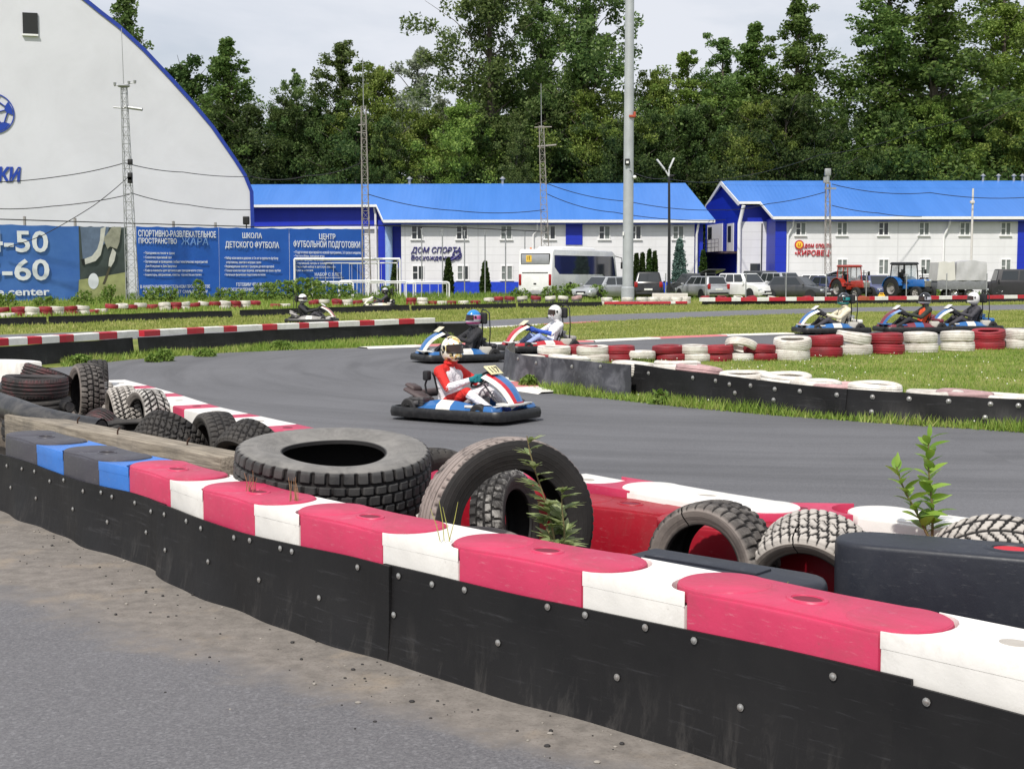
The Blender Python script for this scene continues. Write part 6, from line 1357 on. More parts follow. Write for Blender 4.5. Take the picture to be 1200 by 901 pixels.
def car(label, loc, rz, m, L=4.4, W=1.8, H=1.48, belt=.90, xf=(1.05, .35), xr=(-1.75, -1.35), hoodz=.80, deckz=None, rw=.32, hatch=False, estate=False, group='cars parked behind the track'):
    o = thing('parked_car', label, 'car', loc, rz, group); zb = .22; h2 = L/2
    dz = deckz if deckz else belt
    stn = [(-h2, .34, .60, .80), (-h2+.05, .26, dz-.10, .93), (-h2+.22, .24, dz-.02, .98), (xr[0], zb, belt, 1), (0, zb, belt, 1.0), (xf[0], zb, belt, 1), (xf[0]+.3, zb, belt-.04, .99), (h2-.45, .22, hoodz, .97), (h2-.14, .24, hoodz-.10, .90), (h2-.02, .30, .58, .80), (h2, .34, .48, .74)]
    mb = MB(); rings = []
    for (x, z0, z1, k) in stn:
        w_ = W/2*k; rings.append([(x, 0, z0), (x, w_*.86, z0), (x, w_*.97, z0+.10), (x, w_, z0+(z1-z0)*.55), (x, w_*.97, z1-.05), (x, w_*.87, z1), (x, 0, z1+.015), (x, -w_*.87, z1), (x, -w_*.97, z1-.05), (x, -w_, z0+(z1-z0)*.55), (x, -w_*.97, z0+.10), (x, -w_*.86, z0)])
    for a, b in zip(rings[:-1], rings[1:]): mb.add(a+b, [(j, (j+1) % 12, 12+(j+1) % 12, 12+j) for j in range(12)])
    mb.add(rings[0], [range(12)]); mb.add(rings[-1], [range(12)]); mb.build('body', m, o, 40)
    # greenhouse with pillars; glass panels sit proud of it
    wb, wt = W/2*.90, W/2*.70; B = belt-.02
    base = [Vector((xr[0], -wb, B)), Vector((xf[0], -wb, B)), Vector((xf[0], wb, B)), Vector((xr[0], wb, B))]; top = [Vector((xr[1], -wt, H)), Vector((xf[1], -wt, H)), Vector((xf[1], wt, H)), Vector((xr[1], wt, H))]
    b = bmesh.new(); vv = [b.verts.new(v) for v in base+top]
    for f in ((0, 3, 2, 1), (4, 5, 6, 7), (0, 1, 5, 4), (1, 2, 6, 5), (2, 3, 7, 6), (3, 0, 4, 7)): b.faces.new([vv[i] for i in f])
    bmesh.ops.bevel(b, geom=[e for e in b.edges if max(v.co.z for v in e.verts) > B+.1], offset=.07, segments=3, affect='EDGES', profile=.5)
    mb = MB(); mb.bm(b); mb.build('roof', m, o, 40)
    def panel(q, ins, name, mt=C_GLASS, off=.008):
        c = sum(q, Vector())/4; n = (q[1]-q[0]).cross(q[3]-q[0]).normalized(); u = (q[1]-q[0]); 
        if n.dot(c-Vector((0, 0, .6))) < 0: n = -n
        def bl(s_, t): return (q[0].lerp(q[1], s_)).lerp(q[3].lerp(q[2], s_), t)+n*off
        i0, i1, j0, j1 = ins; mb = MB(); mb.add([bl(i0, j0), bl(i1, j0), bl(i1, j1), bl(i0, j1)]+[bl(i0, j0)-n*.02, bl(i1, j0)-n*.02, bl(i1, j1)-n*.02, bl(i0, j1)-n*.02], [(0, 1, 2, 3), (0, 1, 5, 4), (1, 2, 6, 5), (2, 3, 7, 6), (3, 0, 4, 7)]); return mb.build(name, mt, o, 0)
    panel([base[1], base[2], top[2], top[1]], (.06, .94, .10, .92), 'windscreen'); panel([base[3], base[0], top[0], top[3]], (.08, .92, .16, .90), 'rear_window')
    for s_ in (0, 1):
        q = [base[0], base[1], top[1], top[0]] if s_ == 0 else [base[3], base[2], top[2], top[3]]
        for (a, c) in (((.06, .30), (.33, .60), (.63, .92)) if estate else ((.07, .46), (.50, .90))): panel(q, (a, c, .14, .88), 'side_window')
    for y in (-W/2+.10, W/2-.10): wheel(o, h2-.82, y, rw, .21); wheel(o, -h2+.80, y, rw, .21)
    for s_ in (-1, 1):
        mb = MB(); mb.box((h2-.115, s_*W*.36, .63), (.14, W*.17, .13), 0, bev=.03); mb.build('headlight', M_HEAD, o)
        zt = dz-.20 if not estate else belt-.08; mb = MB(); mb.box((-h2+.05, s_*W*.405, zt), (.12, W*.11, .16 if not estate else .34), 0, bev=.025); mb.build('tail_lamp', M_TAIL, o)
        mb = MB(); mb.box((xf[0]-.12, s_*(W/2+.07), belt+.07), (.10, .18, .12), 0, bev=.03); mb.build('wing_mirror', m, o)
        for x in (h2-.82, -h2+.80):
            mb = MB(); mb.lathe([(0, -.004), (rw*1.13, -.004), (rw*1.13, .004), (0, .004)], 24, 0, Matrix.Translation((x, s_*(W/2+.004), rw)) @ Matrix.Rotation(PI/2, 4, 'X'))
            mb.build('wheel_arch', M_DARKP, o)
    mb = MB(); mb.box((h2-.02, 0, .50), (.07, W*.42, .14), 0, bev=.02); mb.box((h2-.01, 0, .31), (.06, W*.6, .10), 0, bev=.02); mb.build('grille', M_DARKP, o)
    mb = MB(); mb.box((-h2-.005, 0, .62 if not estate else .66), (.025, .52, .11), 0); mb.build('number_plate', M_PLATE, o, 0); mb = MB(); mb.box((h2+.02, 0, .42), (.02, .52, .11), 0); mb.build('number_plate', M_PLATE, o, 0)
    mb = MB(); mb.box((-h2+.03, 0, .40), (.12, W*.8, .12), 0, bev=.03); mb.build('rear_bumper', M_DARKP, o)
    if hatch: # tailgate standing open
        mb = MB(); M = Matrix.Translation((xr[1], 0, H)) @ Matrix.Rotation(R(14), 4, 'Y'); mb.box((-.55, 0, .0), (1.05, W*.80, .08), 0, M, bev=.03, seg=3); tg = mb.build('tailgate', m, o); mb = MB(); mb.box((-.45, 0, -.045), (.6, W*.64, .02), 0, M); mb.build('tailgate_window', C_GLASS, tg)
        mb = MB(); mb.box((xr[0]*.55+xr[1]*.45, 0, (belt+H)/2-.06), (.05, W*.66, H-belt-.2), 0); mb.build('boot_opening', mat('car_interior', S(24, 24, 27), .8), o)
    return o
VS = dict(L=4.55, W=1.86, H=1.68, belt=1.05, hoodz=.96, xf=(1.05, .45), xr=(-2.05, -1.75), rw=.35, estate=True)
def gy(px, Y): v = P(px, 345, Y); v.z = 0; return v
p_sil = paint('paint_silver', S(176, 178, 182), .3); p_wht = paint('paint_white', S(226, 226, 226)); p_blk = paint('paint_black', S(26, 26, 29)); p_dk = paint('paint_dark_grey', S(58, 60, 64)); p_nvy = paint('paint_dark_blue', S(44, 54, 92)); p_sb = paint('paint_steel_blue', S(86, 92, 130), .2)
car('silver saloon parked in front of the white coach', gy(706, 87), R(228), p_sil)
car('black off-road car seen from behind, right of the tall light pole', gy(760, 89.5), R(84), p_blk, **{**VS, 'H': 1.76, 'W': 1.95})
car('dark car with a pale open tailgate behind the silver estate', gy(812, 97), R(118), p_dk, **{**VS, 'hatch': True})
car('silver estate car seen from behind with roof rails, left of the white car', gy(822, 90), R(112), p_sil, L=4.5, W=1.76, H=1.50, belt=.92, xf=(1.0, .35), xr=(-2.1, -1.85), estate=True)
car('white car facing the camera, left of the dark saloon', gy(873, 89), R(-58), p_wht, **VS)
car('dark van-like car standing behind the white cars', gy(897, 99), R(-62), p_dk, **{**VS, 'H': 1.85, 'L': 4.8})
car('silver-white off-road car between the white car and the dark saloon', gy(919, 95), R(-66), p_sil, **{**VS, 'H': 1.75})
car('dark grey saloon low in front, left of the red tractor', gy(934, 87), R(-40), p_dk)
car('white hatchback with its tailgate raised, left of the red tractor', gy(953, 97.5), R(125), p_wht, **{**VS, 'hatch': True, 'H': 1.6})
car('dark blue car right beside the red tractor', gy(976, 94), R(-70), p_nvy)
car('steel blue car between the two tractors', gy(1026, 93), R(-80), p_sb, H=1.55, W=1.9)
car('white car half hidden between the blue tractor and the tarpaulin trailer', gy(1090, 98), R(100), p_wht)
o = car('black square-built off-roader at the right edge, beside the tarpaulin trailer', gy(1192, 90), R(174), mat('matt_black_paint', S(44, 43, 47), .5, var=.1), L=4.3, W=1.8, H=1.95, belt=1.15, hoodz=1.12, xf=(1.55, 1.35), xr=(-2.1, -2.0), rw=.4, estate=True)
# coach
bus0 = gy(627, 91.5); BZ = R(64); hd = Vector((math.cos(BZ), math.sin(BZ), 0))
bus = thing('coach', 'white coach with dark side windows and a yellow sign in its rear window', 'coach', bus0+hd*5.9, BZ); bl_, bw_, bh_ = 11.8, 2.5, 3.30
mb = MB(); mb.prism([(-bl_/2, .35), (-bl_/2-.03, 1.2), (-bl_/2+.02, 2.4), (-bl_/2+.14, bh_-.12), (-bl_/2+.34, bh_), (bl_/2-1.1, bh_), (bl_/2-.55, bh_-.18), (bl_/2-.10, 1.6), (bl_/2, 1.0), (bl_/2-.03, .35)], -bw_/2, bw_/2, 0, Matrix.Rotation(PI/2, 4, 'X'), bev=.09, seg=3)
mb.build('body', paint('coach_white', S(236, 236, 236)), bus, 40)
mb = MB(); mb.box((-.6, 0, bh_+.09), (6.2, 1.9, .22), 0, bev=.09, seg=3, top=(.94, .9)); mb.build('roof_unit', M_TRIM, bus, 40)
for s_ in (-1, 1):
    y0 = s_*(bw_/2+.004); MX = Matrix.Translation((0, y0, 0)) @ Matrix.Rotation(PI/2, 4, 'X')
    mb = MB(); mb.prism([(-bl_/2+.35, 2.88), (-bl_/2+.40, 2.1), (-bl_/2+1.2, 1.62), (2.9, 1.60), (4.3, .95), (bl_/2-.35, .85), (bl_/2-.35, 1.2), (bl_/2-.85, 2.75), (bl_/2-1.0, 2.9)], -.012, .012, 0, MX); mb.build('side_window', C_GLASS, bus, 0)
    for x in (-2.9, 3.6):
        mb = MB(); mb.lathe([(0, -.006), (.60, -.006), (.60, .006), (0, .006)], 24, 0, Matrix.Translation((x, s_*(bw_/2+.004), .5)) @ Matrix.Rotation(PI/2, 4, 'X')); mb.build('wheel_arch', M_DARKP, bus); wheel(bus, x, s_*(bw_/2-.13), .48, .30)
    mb = MB(); mb.box((-bl_/2-.01, s_*1.10, 1.25), (.12, .20, .75), 0, bev=.05); mb.build('tail_lamp', M_TAIL, bus)
    mb = MB(); mb.tube([(bl_/2-.6, s_*1.2, 2.95), (bl_/2+.15, s_*1.5, 2.8), (bl_/2+.2, s_*1.5, 2.5)], .03, 6); mb.box((bl_/2+.2, s_*1.5, 2.25), (.1, .2, .5), 0, bev=.04); mb.build('wing_mirror', M_DARKP, bus)
mb = MB(); mb.box((-bl_/2+.045, 0, 2.62), (.10, 2.05, .66), 0, bev=.04, M=Matrix.Rotation(0, 4, 'Y')); rwn = mb.build('rear_window', mat('rear_glass_pale', S(150, 152, 158), .15, var=.12, scale=2), bus)
mb = MB(); mb.box((-bl_/2+.05, 0, 2.62), (.085, 2.16, .77), 0, bev=.05); mb.build('window_seal', M_DARKP, rwn)
mb = MB(); mb.box((-bl_/2-.01, .45, 2.66), (.02, .40, .44), 0); sg = mb.build('children_sign', mat('sign_yellow', S(232, 190, 70), .5), rwn, 0)
mb = MB()
for dy, hh in ((-.06, .2), (.07, .16)): mb.tube([(-bl_/2-.025, .45+dy, 2.56), (-bl_/2-.025, .45+dy, 2.56+hh)], .022, 6); mb.sphere((-bl_/2-.025, .45+dy, 2.56+hh+.05), .032, n=8, m=5)
mb.build('sign_figure', M_DARKP, sg)
mb = MB(); mb.box((-bl_/2-.02, 0, 1.72), (.03, 1.9, .05), 0); mb.box((-bl_/2-.03, 0, .98), (.02, .2, .10), 0, bev=.004); mb.build('rear_trim', M_DARKP, bus); mb = MB(); mb.box((-bl_/2-.02, 0, .62), (.03, .56, .13), 0); mb.build('number_plate', M_PLATE, bus, 0)
mb = MB(); mb.box((-bl_/2, 0, .40), (.12, 2.3, .28), 0, bev=.05); mb.build('rear_bumper', mat('coach_grey', S(150, 150, 152), .5), bus); mb = MB(); mb.lathe([(.07, 0), (.07, .08), (0, .12)], 10, 0, Matrix.Translation((-bl_/2+.5, .55, bh_))); mb.build('warning_light', mat('amber', S(216, 120, 40), .3), bus)
# tractors
def tractor(label, loc, rz, m, s=1.0, roofm=None):
    o = thing('tractor', label, 'tractor', loc, rz, 'parked tractors'); o.scale = (s,)*3
    mb = MB(); mb.box((.85, 0, 1.22), (1.75, .74, .58), 0, bev=.08, seg=3, top=(.97, .88)); mb.build('bonnet', m, o); mb = MB(); mb.box((1.74, 0, 1.18), (.05, .56, .46), 0, bev=.01)
    for k in range(5): mb.box((1.77, 0, 1.02+.08*k), (.03, .52, .02))
    mb.build('grille', mat('tractor_grille', S(150, 146, 140), .5, .3), o); mb = MB(); mb.box((.55, 0, .78), (2.5, .44, .42), 0, bev=.05); mb.tube([(1.35, -.75, .52), (1.35, .75, .52)], .07, 10); mb.tube([(-.95, -.8, .78), (-.95, .8, .78)], .10, 10); mb.box((1.85, 0, .72), (.3, .5, .25), 0, bev=.03); mb.build('chassis', M_DARKP, o)
    mb = MB(); cab = [(-1.35, 1.25), (-1.25, 2.62), (.05, 2.62), (.16, 1.25)]
    for y in (-.68, .68):
        for (x, z), (x2, z2) in ((cab[0], cab[1]), (cab[3], cab[2]), ((-.55, 1.25), (-.52, 2.62))): mb.tube([(x, y, z), (x2, y*.94, z2)], .045, 8)
        mb.tube([(-1.35, y, 1.27), (.16, y, 1.27)], .05, 8); mb.tube([(-1.25, y*.94, 2.6), (.05, y*.94, 2.6)], .05, 8)
    for x, z, w_ in ((-1.25, 2.6, .64), (.05, 2.6, .64), (-1.35, 1.27, .68), (.16, 1.27, .68)): mb.tube([(x, -w_, z), (x, w_, z)], .05, 8)
    mb.build('cab_frame', roofm or m, o); mb = MB(); mb.box((-.6, 0, 2.70), (1.65, 1.5, .16), 0, bev=.06, seg=3, top=(.9, .88)); mb.build('cab_roof', roofm or m, o); mb = MB(); mb.box((-.6, 0, 1.02), (1.45, 1.2, .46), 0, bev=.05); mb.build('cab_base', m, o)
    mb = MB(); mb.box((-.75, 0, 1.5), (.48, .5, .12), 0, bev=.04); mb.box((-.98, 0, 1.8), (.12, .48, .5), 0, bev=.04); mb.build('seat', M_BLK, o); mb = MB(); mb.tube([(-.15, 0, 1.2), (-.30, 0, 1.75)], .03, 8); mb.tube([(-.32+.08*math.cos(t), .2*math.sin(t), 1.77+.18*math.cos(t)*.4) for t in np.linspace(0, 2*PI, 17)[:-1]], .018, 6, closed=True); mb.build('steering_wheel', M_BLK, o)
    for y in (-.80, .80):
        M = Matrix.Translation((-.95, y, .82)) @ Matrix.Rotation(PI/2, 4, 'X'); mb = MB(); mb.lathe([(.42, -.21), (.74, -.21), (.80, -.15), (.80, .15), (.74, .21), (.42, .21)], 36, 0, M)
        for k in range(22): q = 2*PI*k/22; s2 = 1 if k % 2 else -1; mb.box((.815, 0, s2*.10), (.05, .06, .22), 0, M @ Matrix.Rotation(q, 4, 'Z') @ Matrix.Rotation(s2*.5, 4, 'X'))
        wh = mb.build('rear_wheel', M_TYRE, o, 40); mb = MB(); mb.lathe([(0, .1), (.16, .1), (.2, .0), (.38, .04), (.44, .16), (.44, -.16), (.38, -.04), (.2, 0), (.16, -.1), (0, -.1)], 24, 0, M); mb.build('rim', K_GRY, wh, 40)
        wheel(o, 1.35, y*.92, .50, .26, 'front_wheel', K_GRY, .55)
        mb = MB(); pts = [(-.95+.92*math.cos(t), .82+.92*math.sin(t)) for t in np.linspace(.25, PI-.15, 12)]+[(-.95+.88*math.cos(t), .82+.88*math.sin(t)) for t in np.linspace(PI-.15, .25, 12)]; mb.prism(pts, -.24, .24, 0, Matrix.Translation((0, y, 0)) @ Matrix.Rotation(PI/2, 4, 'X')); mb.build('mudguard', m, o, 30)
        mb = MB(); mb.tube([(.12, y*.85, 2.1), (.35, y*1.45, 2.15)], .02, 6); mb.box((.36, y*1.5, 2.08), (.06, .22, .34), 0, bev=.03); mb.build('wing_mirror', M_BLK, o)
        mb = MB(); mb.lathe([(0, .06), (.09, .05), (.10, 0), (.06, -.06), (0, -.07)], 14, 0, Matrix.Translation((1.74, y*.32, 1.42)) @ Matrix.Rotation(PI/2, 4, 'Y')); mb.build('headlight', M_HEAD, o)
    mb = MB(); mb.tube([(.95, .28, 1.45), (.95, .28, 2.35)], .04, 8); mb.build('exhaust', M_DARKP, o)
    gm = mat('cab_glass', S(170, 186, 190), .05)
    if not gm.get('done'):
        gm['done'] = 1; b_ = gm.node_tree.nodes['Principled BSDF']; b_.inputs['Transmission Weight'].default_value = .0; b_.inputs['Alpha'].default_value = .28
    for x_ in (.04, -1.29): mb = MB(); mb.box((x_, 0, 1.98), (.02, 1.2, 1.1), 0); mb.build('cab_window', gm, o, 0)
    return o
p_red = paint('tractor_red', S(158, 48, 36)); p_tb = paint('tractor_blue', S(34, 98, 168))
tractor('red tractor parked among the cars in front of the right building', gy(1000, 88.5), R(-68), p_red, .80)
tractor('blue tractor with a dark glazed cab, left of the tarpaulin trailer', gy(1066, 88), R(-60), p_tb, .86, M_DARKP)
# trailer with tarpaulin
TB = gy(1122, 89); TZ = R(180); t = thing('trailer', 'trailer covered with a pale grey tarpaulin beside the blue tractor', 'trailer', TB, TZ)
mb = MB(); mb.box((0, 0, .95), (3.2, 1.8, .62), 0, bev=.02); mb.build('bed', mat('trailer_grey', S(120, 122, 126), .6), t); M_TARP = mat('tarpaulin', S(178, 178, 180), .6, var=.12, scale=1.4, bmp=.5); M_TARP2 = mat('tarpaulin_cream', S(206, 204, 198), .6, var=.08, scale=1.4)
b = bmesh.new(); bmesh.ops.create_cube(b, size=1); bmesh.ops.subdivide_edges(b, edges=b.edges[:], cuts=8, use_grid_fill=True)
for v in b.verts:
    x, y, z = v.co; k = 1-.05*(z+.5)**2; v.co = Vector((x*2.0*k-.58, y*1.86*k, 1.85+z*1.25+.05*math.cos(x*9)*(z > .4)-.06*(abs(x) > .4)*(z > .4)))+Vector((0, .03*math.sin(x*14+z*5), 0))
mb = MB(); mb.bm(b); mb.build('tarpaulin', M_TARP, t, 50)
b = bmesh.new(); bmesh.ops.create_cube(b, size=1); bmesh.ops.subdivide_edges(b, edges=b.edges[:], cuts=6, use_grid_fill=True)
for v in b.verts: x, y, z = v.co; v.co = Vector((x*1.2*(1-.16*(z+.5))+1.04, y*1.84, 1.82+z*1.18+.03*math.sin(x*9)))
mb = MB(); mb.bm(b); mb.build('tarpaulin', M_TARP2, t, 50)
for y in (-.8, .8): wheel(t, -.5, y, .34, .2); wheel(t, .5, y, .34, .2)
mb = MB(); mb.tube([(1.6, .4, .6), (2.7, 0, .55)], .04, 8); mb.tube([(1.6, -.4, .6), (2.7, 0, .55)], .04, 8); mb.tube([(2.5, 0, .1), (2.5, 0, .7)], .03, 8); mb.build('drawbar', M_DARKP, t)
mb = MB(); mb.box((0, 0, .2), (.42, .32, .36), 0, bev=.04, top=(.9, .9)); mb.tube([(-.12, 0, .36), (-.12, 0, .46), (.12, 0, .46), (.12, 0, .36)], .03, 8); q = mb.build('canister', mat('canister_yellow', S(226, 176, 30), .5)); q.location = gy(1033, 84); tag(q, 'small yellow canister in the grass between the two tractors', 'canister')
# ------------------------------------------------------------ masts, poles, lamps
M_GALV = mat('galvanised', S(158, 160, 162), .5, .4, var=.15, scale=8); M_RUST = mat('rusty_lattice', S(150, 146, 142), .7, .2, var=.2, dirt=S(124, 92, 74), dirt_amt=.4)
def lattice(label, px, pyb, pxt, pyt, Y, wb_, wt_, nseg, m, rod=None, rod_px=None, arms=(), group='lattice masts'):
    a = P(px, pyb, Y); a.z = 0; tp = P(pxt, pyt, Y); o = thing('lattice_mast', label, 'mast', a, 0, group); top = tp-a
    def corner(t, i): w_ = (wb_+(wt_-wb_)*t)/2; sx, sy = ((-1, -1), (1, -1), (1, 1), (-1, 1))[i]; return top*t+Vector((sx*w_, sy*w_, 0))
    r_ = .027; mb = MB()
    for i in range(4): mb.tube([corner(0, i), corner(1, i)], r_, 6)
    mb.build('corner_bars', m, o); mb = MB()
    for k in range(nseg):
        t0, t1 = k/nseg, (k+1)/nseg
        for i in range(4):
            j = (i+1) % 4; mb.tube([corner(t0, i), corner(t1, j)] if (k+i) % 2 else [corner(t0, j), corner(t1, i)], .013, 5); mb.tube([corner(t1, i), corner(t1, j)], .013, 5)
    mb.build('bracing', m, o)
    if rod: e = P(rod_px or pxt, rod, Y)-a; mb = MB(); mb.tube([top-Vector((0, 0, .4)), e], [.03, .018], 6); mb.build('antenna', M_GALV, o)
    for (pa, pya, pb2, pyb2, th_) in arms: mb = MB(); mb.tube([P(pa, pya, Y)-a, P(pb2, pyb2, Y)-a], th_, 8); mb.build('crossarm', m, o)
    return o, a
mst, ma = lattice('lattice mast standing between the blue banners in front of the white hall', 155.5, 348, 145, 100, 84, .62, .30, 26, M_GALV, 33, 142.3, [(133, 126, 146, 127, .05), (146, 125.5, 167, 128.5, .10), (134, 101, 158, 97, .03)])
mb = MB()
for px, py in ((134.5, 99), (151, 97.5), (158, 96.5)): q = P(px, py, 84)-ma; mb.lathe([(.0, -.1), (.07, -.08), (.1, .1), (0, .12)], 8, 0, Matrix.Translation(q))
mb.sphere(P(145, 101, 84)-ma, (.4, .3, .12), n=10, m=6); mb.build('weather_sensors', M_GALV, mst)
mb = MB()
for py, w_ in ((190, .22), (207, .3), (211, .25)): mb.box(P(152.5, py, 83.7)-ma, (.28, .2, w_*1.6), 0, bev=.03)
mb.build('junction_box', M_BLK, mst)
lattice('rusty lattice mast rising at the right end of the blue banners', 430, 346, 426, 125, 92, .56, .30, 24, M_RUST, 68, 425, [(420, 147, 428, 146, .04), (418, 155, 428, 156, .03)])
lattice('lattice mast with two cross arms standing behind the white coach', 640.5, 345, 634.5, 148, 99, .60, .32, 24, M_RUST, 98, 634, [(626.5, 149.5, 646.5, 149, .04), (630, 172, 652, 170, .06)])
p4, a4 = lattice('slim two-legged pole with insulators in front of the red lettering', 970.5, 345, 970, 214, 96, .42, .28, 12, M_RUST)
mb = MB(); q0 = P(970, 216, 96)-a4; q1 = P(970, 199, 96)-a4; mb.tube([q0, q1], .13, 8); mb.box(P(970, 202, 96)-a4, (.42, .3, .5), 0, bev=.05); mb.box(P(973, 221, 96)-a4, (.8, .12, .12), 0); mb.box(P(967.5, 211, 96)-a4, (.3, .2, .4), 0); mb.build('pole_head', M_GALV, p4)
a = gy(1137, 98); mb = MB(); mb.tube([(0, 0, 0), (-.0, 0, P(1137, 221, 98).z)], [.09, .07], 10); mb.box((-.05, -.05, P(1137, 237, 98).z), (.3, .2, .2), 0, bev=.03); q = mb.build('pole', mat('white_pole', S(206, 202, 198), .6, var=.1)); q.location = a; tag(q, 'plain white pole in front of the right building by the tarpaulin trailer', 'pole')
# tall light pole
a = G(735.5, 356.5); hp = thing('light_pole', 'tall thick grey light pole rising out of the picture beside the coach', 'light pole', a); mb = MB(); zt = 30; mb.tube([(0, 0, 0), (0, 0, 10), (0, 0, 20), (0, 0, zt)], [.30, .265, .225, .18], 16); mb.lathe([(.36, 0), (.36, .9), (.31, .95)], 16); mb.build('shaft', mat('galvanised_pole', S(176, 180, 184), .5, .25, var=.10, scale=1.5), hp)
zz = P(735.5, 190, a.y-.3).z; mb = MB(); mb.box((-.10, -.34, zz), (.26, .12, .34), 0, bev=.02); mb.build('control_box', M_BLK, hp); mb = MB(); mb.box((-.10, -.41, zz-.02), (.14, .03, .12), 0); mb.build('lamp_face', M_TRIM, hp, 0); zz = P(737, 137, a.y).z; mb = MB(); mb.box((.15, -.05, zz), (.34, .6, .12), 0, bev=.02); mb.box((.3, -.1, zz+.1), (.12, .15, .3), 0, bev=.02); mb.build('clamp', mat('clamp_rust', S(166, 74, 52), .7), hp)
mb = MB(); mb.sphere((.32, -.2, P(0, 208, a.y).z), .1, n=10, m=6); mb.box((-.28, -.2, P(0, 274, a.y).z), (.08, .1, .2), 0); mb.build('camera_dome', M_TRIM, hp)
a = gy(783.7, 86); sl_ = thing('street_lamp', 'thin black street lamp with two raised white lamp heads', 'street lamp', a); zt = P(783, 207, 86).z; mb = MB(); mb.tube([(0, 0, 0), (0, 0, zt*.5), (-.05, 0, zt)], [.11, .09, .07], 10); mb.box((.12, 0, zt+.05), (.3, .12, .12), 0, bev=.02); mb.build('post', mat('lamp_post_black', S(32, 32, 36), .5), sl_)
for (x0, y0, x1, y1) in ((779.5, 199.5, 769.5, 186.5), (784, 198.5, 790, 185)):
    e0 = P(x0, y0, 86)-a; e1 = P(x1, y1, 86)-a; d = (e1-e0); M = Matrix.Translation((e0+e1)/2) @ d.to_track_quat('X', 'Z').to_matrix().to_4x4(); mb = MB(); mb.box((0, 0, 0), (d.length, .28, .10), 0, M, bev=.03, top=(.9, .8)); ln = mb.build('lamp_head', mat('lamp_head_grey', S(196, 198, 202), .4), sl_); mb = MB(); mb.tube([Vector((-.05, 0, zt)), e0], .05, 8); mb.build('arm', mat('lamp_head_grey', S(196, 198, 202), .4), ln)
# net poles in front of the sports house
for px, yt in ((494.5, 268), (518.7, 269), (544.5, 270), (568.5, 270), (592.5, 271), (615, 271)):
    Y = 99; a = gy(px, Y); mb = MB(); h = P(px, yt, Y).z; mb.tube([(0, 0, 0), (0, 0, h)], .045, 8); mb.lathe([(.10, 0), (.10, .03), (.05, .04)], 10); mb.tube([(-.10, 0, h-.04), (.10, 0, h-.04)], .02, 6); q = mb.build('fence_pole', M_GALV); q.location = a; tag(q, 'thin pale net pole in front of the white sports house', 'pole', 'thin net poles')
# mesh fence of the car park: posts and wires
for i, px in enumerate(range(780, 1210, 47)):
    a = gy(px, 84.0); mb = MB(); mb.tube([(0, 0, 0), (0, 0, 1.65)], .035, 8); mb.lathe([(.045, 1.65), (.03, 1.69), (0, 1.70)], 8); q = mb.build('fence_post', M_GALV); q.location = a; tag(q, 'short grey fence post in the weeds before the parked cars', 'post', 'posts of the car park fence')
# ------------------------------------------------------------ goals
M_GOAL = mat('goal_white', S(226, 226, 226), .45, var=.05)
def goal(label, x0, x1, yt, Y, dep, r_=.06, side=False, gate=False):
    a = gy(x0, Y); c = gy(x1, Y); h = P(x0, yt, Y).z; w_ = c.x-a.x; o = thing('football_goal', label, 'goal', a, 0, 'white football goals'); mb = MB()
    if gate: pts = [(0, 0, 0), (0, 0, h-.15), (.05, 0, h-.04), (.15, 0, h), (w_-.15, 0, h), (w_-.05, 0, h-.04), (w_, 0, h-.15), (w_, 0, 0)]
    else: pts = [(0, 0, 0), (0, 0, h), (w_, 0, h), (w_, 0, 0)]
    if gate: mb.tube(pts, r_, 8)
    else: mb.tube(pts[:2], r_, 8); mb.tube(pts[1:3], r_, 8); mb.tube(pts[2:], r_, 8)
    mb.build('goal_frame', M_GOAL, o); mb = MB()
    for x in (0, w_):
        mb.tube([(x, 0, h-.05), (x-.1*dep, dep*.4, h-.1), (x-.2*dep, dep, h*.92 if gate else h*.9), (x-.2*dep, dep, 0)], r_*.6, 6); mb.tube([(x, 0, .05), (x-.2*dep, dep, .05)], r_*.6, 6)
    mb.tube([(-.2*dep, dep, .05), (w_-.2*dep, dep, .05)], r_*.6, 6); mb.tube([(-.2*dep, dep, h*.9), (w_-.2*dep, dep, h*.9)], r_*.6, 6)
    mb.build('net_support', M_GOAL, o); mb = MB()
    nx_ = max(3, int(w_/.55))
    for i in range(nx_+1): x = w_*i/nx_-.2*dep; mb.tube([(x, dep, 0), (x, dep, h*.9)], .012, 4)
    mb.build('net', M_GOAL, o); return o
goal('full-size white football goal in front of the football training banner', 345.5, 469, 303.5, 93.5, 1.6, .075)
goal('white goal with slanted posts standing inside the full-size one', 365, 444, 304.5, 95, 1.3, .065)
for i, (x0, x1, yt, Y) in enumerate([(367, 414, 330.5, 88), (398, 452, 329, 89.5), (432, 487, 330, 90.5), (476, 526.5, 330.5, 89)]): goal(['small white goal at the left of the low row of goals', 'small white goal second from the left in the low row of goals', 'small white goal third from the left in the low row of goals', 'small white round-cornered goal at the right end of the low row of goals'][i], x0, x1, yt, Y, 1.0, .05, gate=True)
